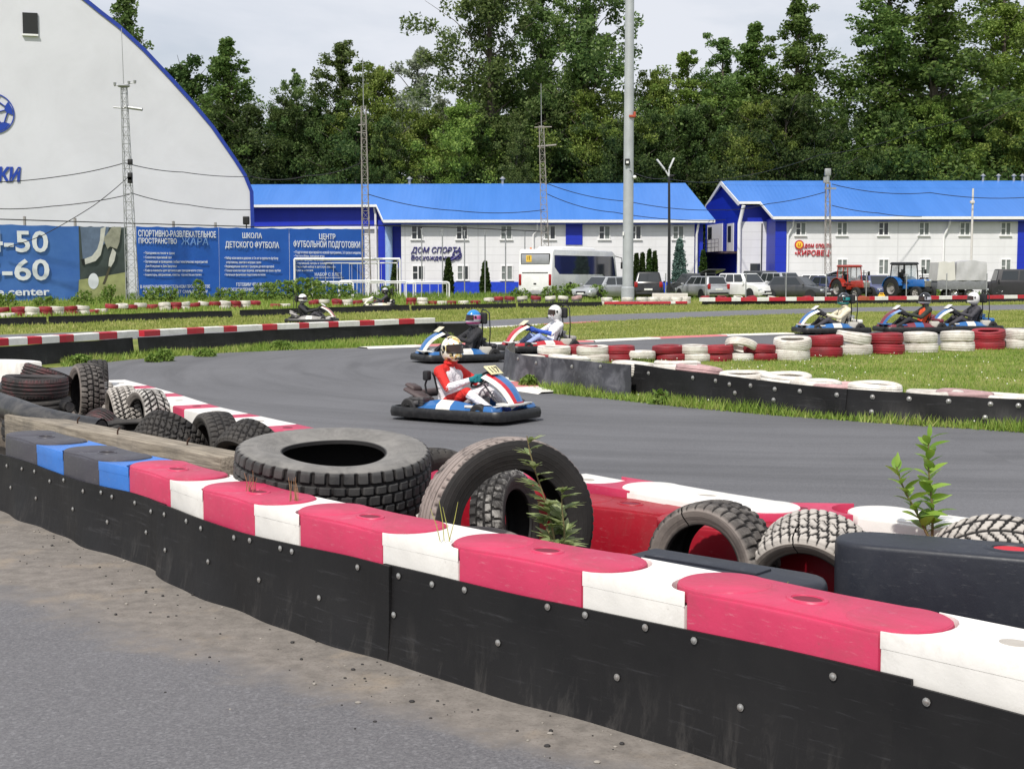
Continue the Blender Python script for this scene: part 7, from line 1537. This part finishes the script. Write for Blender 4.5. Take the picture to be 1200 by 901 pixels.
# ------------------------------------------------------------ cables
M_CAB = mat('cable_black', S(30, 30, 34), .6)
def cable(label, pts, r_=.028, sag=0, group='overhead cables'):
    """pts: (px, py, Y) nodes of a hanging wire"""
    q = [P(*p) for p in pts]; out = []
    for a, b in zip(q[:-1], q[1:]):
        for k in range(10): t = k/10; out.append(a.lerp(b, t)-Vector((0, 0, sag*4*t*(1-t))))
    out.append(q[-1]); base = out[0].copy(); mb = MB(); mb.tube([p-base for p in out], r_, 5); o = mb.build('cable', M_CAB); o.location = base; return tag(o, label, 'cable', group)
cable('black cable sagging across the upper hall front to the lattice mast', [(-20, 214, 80), (70, 207, 82), (145, 191.5, 84)], sag=.08)
cable('black cable from the lattice mast to the right edge of the hall roof', [(146, 191, 84), (215, 202, 93), (296, 207, 102.5)], sag=.12)
cable('cable crossing the hall front below the letters to the mast', [(-20, 244, 80), (60, 242, 82), (152, 228, 84)], sag=.1)
cable('cable from the mast to the lower right side of the hall', [(153, 226, 84), (220, 240, 93), (293, 246, 101)], sag=.12)
cable('long wire along the top of the blue banners', [(-20, 256.5, 80.5), (155, 262, 84), (300, 266, 88), (430, 264, 92), (540, 267, 98.5), (640, 271.5, 98.9)], .035)
cable('thin cable hanging over the phone banner up to the mast', [(10, 289, 80), (50, 276, 81), (110, 241, 83), (151, 207, 84)], .025, .05)
cable('cable between the hall and the rusty mast in front of the trees', [(296, 207.5, 102.5), (360, 206, 97), (427, 189, 92)], sag=.25)
cable('cable over the blue roof between the two lattice masts', [(432, 228, 92), (535, 247, 96), (638, 246, 98.8)], sag=.2)
cable('upper cable over the blue roof from the coach mast to the right building', [(640, 215, 99), (735, 236, 102), (850, 246, 109)], sag=.25)
cable('lower cable over the blue roof from the coach mast towards the blue gable', [(640, 227, 99), (720, 249, 102), (850, 258, 109)], sag=.25)
cable('cable from the insulator pole to the left across the right roof', [(968, 225, 96), (900, 239, 102), (850, 246.5, 109)], sag=.1)
cable('cable running right from the insulator pole across the blue roof', [(975, 216, 96), (1090, 226, 97), (1230, 229, 98)], sag=.3)
cable('short cable from the insulator pole to the gutter', [(975, 241, 96), (1030, 250, 103), (1080, 254, 105.8)], sag=.08)
cable('long thin wire rising to the right in front of the forest', [(838, 211, 114), (960, 182, 112), (1080, 152, 110), (1220, 104, 108)], .022, .3)
cable('thin wire from the tall pole across to the right building', [(738, 200, 74), (780, 209, 92), (850, 212, 114)], .022, .2)
# ------------------------------------------------------------ weeds and the sapling near the front row
def leaf(mb, p, d, n, L, W_, mi=0, fold=.25, k=5, curl=.2):
    d = d.normalized(); s = d.cross(n).normalized(); n = s.cross(d).normalized(); L_ = []; C_ = []; R_ = []
    for i in range(k+1):
        t = i/k; w_ = W_*.5*math.sin(PI*min(1, t*.92+.06))**.8*(1-.25*t); c = p+d*L*t-n*curl*L*t*t; C_.append(c); L_.append(c+s*w_+n*fold*w_); R_.append(c-s*w_+n*fold*w_)
    vs = L_+C_+R_; m = k+1; mb.add(vs, [(i, i+1, m+i+1, m+i) for i in range(k)]+[(m+i, m+i+1, 2*m+i+1, 2*m+i) for i in range(k)], mi)
def leafmat(name, c0, c1, tr=.4):
    m, nt, b = newmat(name); b.inputs['Roughness'].default_value = .5; gi = N(nt, 'ShaderNodeNewGeometry'); c = ramp(nt, gi.outputs['Random Per Island'], [(0, c0), (1, c1)]); lin(nt, c, b.inputs['Base Color']); t_ = N(nt, 'ShaderNodeBsdfTranslucent'); lin(nt, c, t_.inputs['Color']); mx = N(nt, 'ShaderNodeMixShader'); mx.inputs[0].default_value = tr; lin(nt, b.outputs[0], mx.inputs[1]); lin(nt, t_.outputs[0], mx.inputs[2]); lin(nt, mx.outputs[0], nt.nodes['Material Output'].inputs['Surface']); return m
L_MUG = leafmat('mugwort_leaf', S(124, 142, 86), S(178, 188, 136)); L_SAP = leafmat('sapling_leaf', S(104, 142, 44), S(152, 184, 80)); M_STEM = mat('green_stem', S(112, 100, 66), .7); L_DRY = mat('dry_stalk', S(150, 116, 84), .8)
rv = lambda a=1.0: Vector((random.uniform(-a, a), random.uniform(-a, a), random.uniform(-a, a)))
def rand_dir(up=.3): q = random.uniform(0, 2*PI); return Vector((math.cos(q), math.sin(q), up))
b0 = G(652, 640, .42); b0.z = .30; root = thing('weed', 'grey-green mugwort weed growing in front of the big leaning tyre', 'plant', b0); sm = MB(); lm = MB()
for (tx, tz, h0) in ((-.12, .64, 1.0), (.05, .40, .7), (-.04, .26, .5)):
    pts = [Vector((tx*t+.02*math.sin(t*5), .02*t, tz*t)) for t in np.linspace(0, 1, 9)]; sm.tube(pts, [.006*(1-.6*t) for t in np.linspace(0, 1, 9)], 6); n = int(20*h0)
    for i in range(n):
        t = .04+.95*i/n; k = min(8, int(t*8)); p = pts[k].lerp(pts[min(8, k+1)], t*8-k); d = rand_dir(random.uniform(.1, .7)+t*.5); L = random.uniform(.10, .17)*(1.2-.6*t)
        d.normalize(); side = d.cross(Vector((0, 0, 1))).normalized()
        for a_, l_ in ((0, 1), (.95, .55), (-.95, .55), (.55, .85), (-.55, .85)): leaf(lm, p+d*L*.18*abs(a_), (d+side*math.tan(a_*.8)).normalized(), Vector((0, 0, 1))+rv(.25), L*l_, L*.30, k=3)
sm.build('stem', M_STEM, root); lm.build('leaves', L_MUG, root, 60, fix=False)
b0 = G(1092, 640, .40); b0.z = .42; root = thing('sapling', 'young leafy sapling with two stems growing beside the black block', 'plant', b0); sm = MB(); lm = MB()
for (tx, tz, n) in ((-.02, .50, 30), (-.17, .36, 20)):
    pts = [Vector((tx*t**.8+.008*math.sin(t*6), .015*t, tz*t)) for t in np.linspace(0, 1, 9)]; sm.tube(pts, [.0075*(1-.65*t) for t in np.linspace(0, 1, 9)], 6)
    for i in range(n):
        t = .12+.88*i/n; k = min(7, int(t*8)); p = pts[k].lerp(pts[k+1], t*8-k); q = i*2.4+random.uniform(-.4, .4); d = Vector((math.cos(q), math.sin(q)*.8, random.uniform(.15, .7)+t*.7)); leaf(lm, p, d, Vector((0, 0, 1))+rv(.35), random.uniform(.085, .13)*(1.1-.35*t), random.uniform(.050, .070)*(1.1-.3*t), k=6, curl=random.uniform(.1, .45))
    leaf(lm, pts[-1], Vector((.1, 0, 1)), Vector((0, -1, .2)), .07, .028)
sm.build('stem', M_STEM, root); lm.build('leaves', L_SAP, root, 60, fix=False)
def stalks(px, py, z, n, h, m, label, lean=.25):
    b0 = G(px, py, z); mb = MB(); b0.z = z
    for i in range(n): q = Vector((random.uniform(-.03, .03), random.uniform(-.02, .02), 0)); e = Vector((random.uniform(-lean, lean)*h, random.uniform(-lean, lean)*h*.5, h*random.uniform(.5, 1))); mb.tube([q, q+e*.5+rv(.006), q+e], [.0022, .0018, .0009], 5)
    o = mb.build('dry_stalks' if m is L_DRY else 'grass_tuft', m); o.location = b0; tag(o, label, 'grass tuft')
stalks(293, 577, .555, 7, .12, L_DRY, 'brown dry stalks sticking up behind the red block left of the truck tyre'); stalks(343, 588, .555, 9, .13, L_DRY, 'brown dry stalks at the white block in front of the truck tyre', .1); stalks(522, 634, .565, 4, .19, mat('yellow_grass', S(166, 168, 84), .7), 'thin yellow grass blades at the white block before the leaning tyre')
stalks(848, 690, .5, 3, .05, mat('green_blade', S(120, 150, 60), .7), 'short green blades on the low black block', .5); stalks(906, 700, .5, 5, .06, mat('green_blade', S(120, 150, 60), .7), 'short green grass tuft between the low black block and the red block', .5); stalks(225, 556, .5, 3, .05, L_DRY, 'tiny dry stalks by the timber beam', .4)
# ------------------------------------------------------------ trees
def foliage_mat(name, lo, mid, hi, tr=.30):
    m, nt, b = newmat(name); b.inputs['Roughness'].default_value = .55; b.inputs['Specular IOR Level'].default_value = .25
    gi = N(nt, 'ShaderNodeNewGeometry'); oi = N(nt, 'ShaderNodeObjectInfo').outputs['Random']
    n2 = noise(nt, .45, 3, .6, coords(nt)); a = N(nt, 'ShaderNodeMath', operation='MULTIPLY_ADD'); lin(nt, gi.outputs['Random Per Island'], a.inputs[0]); a.inputs[1].default_value = .5
    s = N(nt, 'ShaderNodeMath', operation='MULTIPLY_ADD'); lin(nt, n2, s.inputs[0]); s.inputs[1].default_value = 1.1; s.inputs[2].default_value = -.32; lin(nt, s.outputs[0], a.inputs[2])
    c = ramp(nt, a.outputs[0], [(.1, lo), (.45, mid), (.9, hi)]); hs = N(nt, 'ShaderNodeHueSaturation'); lin(nt, c, hs.inputs['Color'])
    k = N(nt, 'ShaderNodeMapRange'); lin(nt, oi, k.inputs[0]); k.inputs[3].default_value = .8; k.inputs[4].default_value = 1.2; lin(nt, k.outputs[0], hs.inputs['Value'])
    k2 = N(nt, 'ShaderNodeMapRange'); lin(nt, oi, k2.inputs[0]); k2.inputs[3].default_value = .485; k2.inputs[4].default_value = .512; lin(nt, k2.outputs[0], hs.inputs['Hue'])
    lin(nt, hs.outputs[0], b.inputs['Base Color']); t_ = N(nt, 'ShaderNodeBsdfTranslucent'); lin(nt, hs.outputs[0], t_.inputs['Color']); mx = N(nt, 'ShaderNodeMixShader'); mx.inputs[0].default_value = tr+.08
    lin(nt, b.outputs[0], mx.inputs[1]); lin(nt, t_.outputs[0], mx.inputs[2]); lin(nt, mx.outputs[0], nt.nodes['Material Output'].inputs['Surface']); return m
F_DEC = foliage_mat('leaves_deciduous', S(66, 90, 46), S(94, 118, 62), S(134, 152, 92)); F_UP = foliage_mat('leaves_upright', S(62, 88, 42), S(90, 118, 56), S(126, 148, 78)); F_YEL = foliage_mat('leaves_light', S(84, 108, 46), S(116, 140, 62), S(152, 166, 88)); F_WIL = foliage_mat('leaves_willow', S(112, 126, 104), S(146, 156, 134), S(176, 182, 164)); F_DK = foliage_mat('leaves_dark', S(46, 66, 34), S(68, 90, 44), S(98, 116, 62)); F_THU = foliage_mat('thuja_green', S(36, 54, 22), S(54, 76, 30), S(76, 98, 42)); F_SPR = foliage_mat('spruce_blue_green', S(66, 92, 84), S(90, 116, 106), S(122, 146, 134))
M_BARK = mat('bark', S(92, 84, 76), .9, var=.3, scale=4)
def leaves(C_, n_per, spread, size, rng, flat=1.0, droop=0.0):
    """small diamond faces scattered round clump centres; returns V, F"""
    m = len(C_)*n_per; c = np.repeat(C_, n_per, 0)+np.clip(rng.normal(0, .95, (m, 3)), -1.5, 1.5)*np.repeat(np.asarray(spread).reshape(-1, 1)*np.ones((len(C_), 1)), n_per, 0)*np.array([1, 1, flat])
    u = rng.normal(0, 1, (m, 3)); u[:, 2] -= droop; u /= np.linalg.norm(u, axis=1)[:, None]; w_ = np.cross(u, rng.normal(0, 1, (m, 3))); w_ /= np.linalg.norm(w_, axis=1)[:, None]
    s = (size*rng.uniform(.6, 1.35, m))[:, None]; V = np.stack([c-u*s*.62, c+w_*s*.36, c+u*s*.62, c-w_*s*.36], 1).reshape(-1, 3); return V, np.arange(m*4).reshape(-1, 4)
def tree_mesh(seed, h, prof, nb, elev, leafn, size, clump, trunk_r, t0=.12, gap=.25, sub=3, droop=0, lean=.03, flat=.8):
    """trunk + limbs mesh and crown mesh. prof(t): crown radius at relative height t"""
    rng = np.random.default_rng(seed); rnd = random.Random(seed); tb = MB(); bend = [(rnd.uniform(-1, 1)*lean*h, rnd.uniform(-1, 1)*lean*h) for _ in range(4)]
    def axis(t): x = sum(b[0]*math.sin(t*(1.7+i)+i) for i, b in enumerate(bend))/4; y = sum(b[1]*math.sin(t*(1.4+i)+i*2) for i, b in enumerate(bend))/4; return Vector((x*t, y*t, h*t))
    ts = np.linspace(0, .96, 12); tb.tube([axis(t) for t in ts], [trunk_r*(1-t)**.8+.03 for t in ts], 8); cl = []; sp = []
    for i in range(nb):
        t = t0+(1-t0)*((i+rnd.random())/nb)**.92; L = prof(t)*rnd.uniform(.55, 1.12)
        if rnd.random() < gap: L *= rnd.uniform(.3, .6)
        q = i*2.4+rnd.uniform(-.7, .7); e = elev(t)+rnd.uniform(-.15, .15); p = axis(t*.97); d = Vector((math.cos(q)*math.cos(e), math.sin(q)*math.cos(e), math.sin(e))); end = p+d*L; mid = p+d*L*.55+Vector((0, 0, L*.06)); tb.tube([p, mid, end], [max(.02, trunk_r*.34*(1-t)+.02), .03, .012], 5)
        ns = max(2, int(L/clump*sub*.55))
        for k in range(ns):
            f = .22+.80*(k+rnd.random())/ns; c = (p.lerp(mid, f*2) if f < .5 else mid.lerp(end, f*2-1)); o = L*.20*(f+.2)
            cl.append([c.x+rnd.gauss(0, o), c.y+rnd.gauss(0, o), c.z+rnd.gauss(0, o*.6)]); sp.append(clump*rnd.uniform(.28, .58)*(1.15-.75*t))
    tp = axis(1.0); cl += [[tp.x+rnd.gauss(0, .12), tp.y+rnd.gauss(0, .12), tp.z-rnd.random()*h*.06] for _ in range(5)]; sp += [clump*.16]*5
    cl = np.array(cl); sp = np.array(sp); npr = max(6, int(leafn/len(cl))); V, Fq = leaves(cl, npr, sp, size, rng, flat, droop); V[:, 2] = np.maximum(V[:, 2], .05); return tb, V, Fq
TREES = {}
def tree_kind(key, mats, **kw):
    tb, V, Fq = tree_mesh(**kw); r_ = thing('tree', 'x', 'tree'); tr = tb.build('trunk', M_BARK, r_, 50, fix=False); cr = npmesh('crown', V, Fq, mats, r_); TREES[key] = [r_, kw['h'], False]
P_dec = lambda R_: (lambda t: R_*(max(0, math.sin(PI*min(1, (t-.02)*.98)**.85))**.7*.9+.12))
P_up = lambda R_: (lambda t: R_*((1-t)**.72*(.78+.22*min(1, t*3))*1.08+.015))
P_con = lambda R_: (lambda t: R_*((1-t)**.85+.03))
tree_kind('dec1', F_DEC, seed=3, h=28, prof=P_dec(6.6), nb=62, elev=lambda t: .25+.6*t, leafn=34000, size=.22, clump=1.5, trunk_r=.42, t0=.2, gap=.35)
tree_kind('dec2', F_DEC, seed=8, h=28, prof=P_dec(5.6), nb=64, elev=lambda t: .3+.6*t, leafn=32000, size=.22, clump=1.4, trunk_r=.40, t0=.15, gap=.3)
tree_kind('up1', F_UP, seed=21, h=24, prof=P_up(6.6), nb=92, elev=lambda t: .45+.6*t, leafn=32000, size=.21, clump=1.15, trunk_r=.34, t0=.08, gap=.25, sub=2.6)
tree_kind('up2', F_UP, seed=31, h=26, prof=P_up(7.4), nb=96, elev=lambda t: .5+.5*t, leafn=34000, size=.22, clump=1.25, trunk_r=.36, t0=.08, gap=.25, sub=2.6)
tree_kind('up3', F_DEC, seed=57, h=24, prof=P_con(5.2), nb=90, elev=lambda t: -.05+.5*t, leafn=28000, size=.20, clump=1.0, trunk_r=.34, t0=.1, gap=.2, sub=3)
tree_kind('bush1', F_YEL, seed=41, h=18, prof=P_dec(6.0), nb=60, elev=lambda t: .15+.8*t, leafn=28000, size=.21, clump=1.5, trunk_r=.3, t0=.03, gap=.2)
tree_kind('bush2', F_DK, seed=45, h=18, prof=P_dec(6.4), nb=60, elev=lambda t: .1+.8*t, leafn=26000, size=.23, clump=1.6, trunk_r=.3, t0=.02, gap=.15)
tree_kind('yel', F_YEL, seed=91, h=28, prof=P_dec(6.4), nb=64, elev=lambda t: .25+.7*t, leafn=34000, size=.22, clump=1.5, trunk_r=.4, t0=.1, gap=.25)
tree_kind('will', F_WIL, seed=77, h=20, prof=P_dec(4.6), nb=54, elev=lambda t: .5+.5*t, leafn=11000, size=.22, clump=1.2, trunk_r=.25, t0=.06, gap=.3)
def put_tree(key, px, top, Y, wk=1.0, rz=0, label='', group='trees behind the buildings'):
    r_, h, used = TREES[key]; a = P(px, 345, Y); a.z = 0; H = P(px, top, Y).z; s = H/h; o = r_ if not used else copy_tree(r_); TREES[key][2] = True
    o.location = a; o.rotation_euler = (0, 0, rz); o.scale = (s*wk, s*wk, s); o['label'] = label; o['group'] = group; return o
FRONT = [('up3', 158, -28, 134, 1.25, .3, 'tall dark tree rising behind the roof of the white hall at far left'), ('up1', 272, 42, 128, 1.45, 1.1, 'pointed green tree right of the white hall roof'), ('bush2', 222, 84, 132, 1.1, 2.0, 'dark bushy tree just above the hall roof edge'),
         ('dec2', 400, 52, 131, 1.35, .5, 'rounded green tree behind the rusty lattice mast'), ('dec1', 348, 86, 127, .8, 2.2, 'slim leafy tree left of the rusty lattice mast'), ('bush1', 445, 88, 128, .9, .9, 'light green bushy tree right of the rusty lattice mast'), ('will', 487, 62, 150, 1.25, .4, 'pale silvery tree in the gap between the green trees'), ('will', 520, 118, 146, 1.0, 2.4, 'lower pale silvery tree beside the tall twin trees'),
         ('dec1', 576, -85, 129, 1.05, .2, 'tall open-crowned tree above the coach, left one of the tall pair'), ('dec2', 686, -90, 131, 1.2, 1.6, 'tall open-crowned tree left of the thick light pole'), ('dec1', 632, -40, 137, .9, 2.9, 'tall tree filling the gap between the tall pair above the coach'), ('will', 775, 108, 138, 1.1, 1.0, 'pale grey-green tree right of the thick light pole'), ('yel', 800, 66, 135, 1.25, 3.1, 'light green bushy tree above the street lamp'), ('bush1', 768, 96, 134, .8, 1.1, 'small light green tree beside the thick light pole'),
         ('dec2', 846, 46, 134, 1.2, 2.0, 'narrow pointed tree left of the notched skyline at right'), ('up1', 882, 24, 132, 1.35, .7, 'pointed tree second from the left in the right-hand group'), ('up2', 930, -4, 130, 1.3, 3.3, 'tall pointed tree left of the sky notch above the right roof'), ('up2', 1030, -50, 131, 1.3, .9, 'tall feathery tree right of the sky notch'), ('up1', 1088, -75, 129, 1.5, 4.2, 'tall dark feathery tree above the blue tractor'), ('yel', 1165, -30, 136, 1.2, 2.2, 'tall yellowish tree at the upper right corner'), ('dec1', 1215, -55, 140, 1.2, 4.0, 'tall leafy tree at the right edge of the forest')]
for f in FRONT: put_tree(*f)
rr = random.Random(5)
for i, px in enumerate(range(190, 1290, 38)): put_tree(rr.choice(['bush2', 'bush2', 'bush1', 'dec2']), px+rr.uniform(-10, 10), (rr.uniform(110, 150) if px > 520 else rr.uniform(125, 155)), 122+rr.uniform(0, 7) if px > 290 else 126, rr.uniform(.8, 1.15), rr.uniform(0, 6), 'leafy tree in the dense lower row behind the blue roofs', 'lower row of trees behind the roofs')
for i, px in enumerate(range(180, 1300, 50)): put_tree(rr.choice(['bush2', 'dec2', 'dec1']), px+rr.uniform(-12, 12), (rr.uniform(80, 120) if px > 800 and not 955 < px < 1005 else (rr.uniform(60, 100) if 535 < px < 715 else rr.uniform(128, 150))), 150+rr.uniform(0, 12), rr.uniform(.9, 1.3), rr.uniform(0, 6), 'tree deep in the dark forest, seen between the front trees', 'rear row of forest trees')
for k_, v in TREES.items():
    if not v[2]: bpy.data.objects.remove(v[0])
# thujas and a spruce by the walls
def thuja(px, yt, yb, Y, wpx, label, m=F_THU, con=False):
    a = gy(px, Y); h = P(px, yt, Y).z; R_ = wpx/2*Y/F; rng = np.random.default_rng(int(px)); n = 420; t = rng.uniform(0, 1, n)**.9; q = rng.uniform(0, 2*PI, n)
    rad = R_*((1-t)**.75*(.75+.25*np.minimum(1, t*5)) if not con else (1-t)**.9)*(.55+.45*rng.uniform(0, 1, n)**.4)
    if con: rad *= .65+.35*np.sin(t*28)**2
    cl = np.stack([rad*np.cos(q), rad*np.sin(q), .1+t*(h-.1)], 1); V, Fq = leaves(cl, 9, np.full(n, .07 if not con else .12), .17, rng, 1.3); V[:, 2] = np.maximum(V[:, 2], .02)
    o = thing('conifer', label, 'shrub', a, 0, 'conifers by the buildings'); npmesh('foliage', V, Fq, m, o); mb = MB(); mb.tube([(0, 0, 0), (0, 0, h*.8)], [.09, .02], 6); mb.build('trunk', M_BARK, o); return o
thuja(525.5, 304, 345, 105.5, 14, 'dark conical thuja under the navy lettering of the sports house'); thuja(568.5, 308, 345, 105, 13, 'conical thuja behind a thin net pole left of the coach'); thuja(463.5, 307, 345, 105, 12, 'small thuja at the blue entrance, mostly behind the goals')
thuja(745.5, 299, 345, 104, 9, 'left thuja of the pair directly right of the thick light pole'); thuja(752.5, 298, 345, 104.5, 8.5, 'thuja beside the thick light pole, next to the black off-road car'); thuja(760.5, 294, 345, 104, 9, 'tallest thuja behind the black off-road car'); thuja(767, 296, 345, 104.5, 8, 'thuja at the right end of the four behind the black off-road car')
thuja(796, 283, 345, 102, 28, 'bluish spruce right of the black street lamp', F_SPR, True); thuja(823.5, 295, 345, 104, 12, 'thuja at the corner under the balcony of the blue gable')
# bushes and tall weeds along the foot of the banners and the goals
def herb(px, gy_, h, w_, n, label, m=M_WEED, ls=.13):
    a = G(px, gy_); rng = np.random.default_rng(int(px*7)); t = rng.uniform(0, 1, n); q = rng.uniform(0, 2*PI, n); r_ = w_/2*np.sqrt(rng.uniform(0, 1, n))*(1-.5*t**2); cl = np.stack([r_*np.cos(q), r_*np.sin(q)*.6, t*h], 1); V, Fq = leaves(cl, 6, np.full(n, .06*min(1, ls/.1)), ls, rng); V[:, 2] = np.maximum(V[:, 2], .01); o = thing('weed_bush', label, 'plant', a, 0, 'weed bushes along the far tyre row'); npmesh('leaves', V, Fq, m, o)
    mb = MB()
    for i in range(9): q_ = random.uniform(0, 6.28); mb.tube([(0, 0, 0), (w_*.3*math.cos(q_), w_*.2*math.sin(q_), h*random.uniform(.6, 1))], [.012, .004], 4)
    mb.build('stems', M_STEM, o)
for px, g_, h, w_ in ((6, 361, .7, 1.6), (52, 360, .5, 1.4), (98, 358, .7, 1.5), (128, 357, 1.0, 1.2), (180, 355, .9, 1.8), (200, 355, .8, 1.2), (233, 354, 1.3, 1.0), (262, 354, .8, 1.6), (285, 354, .7, 1.5), (312, 353.5, 1.1, 2.2), (335, 353, 1.2, 2.6), (358, 353, 1.35, 2.6), (378, 352.5, 1.1, 2.2), (400, 352, 1.0, 2.0), (455, 352, .9, 1.5), (610, 351, .7, 1.6), (645, 351, .8, 1.6), (668, 351.5, 1.0, 2.0), (700, 352, .9, 1.6), (758, 351, 1.0, 1.2), (812, 350, .8, 1.6), (910, 349.5, .6, 1.4), (1052, 349, .8, 2.0), (1090, 349, .7, 1.8)):
    herb(px, g_, h, w_, int(60*w_*max(h, .6)), 'leafy green weed clump at the far edge of the track grass')
for px, g_, h, w_ in ((192, 423.5, .20, .4), (180, 424.5, .14, .3), (240, 418, .12, .5), (330, 410, .18, .5), (95, 428, .16, .5), (620, 453.5, .14, .3), (775, 474, .16, .25)):
    herb(px, g_, h, w_, int(260*w_), 'low green weed clump at the foot of a black belt beside the asphalt', M_WEED, .05)
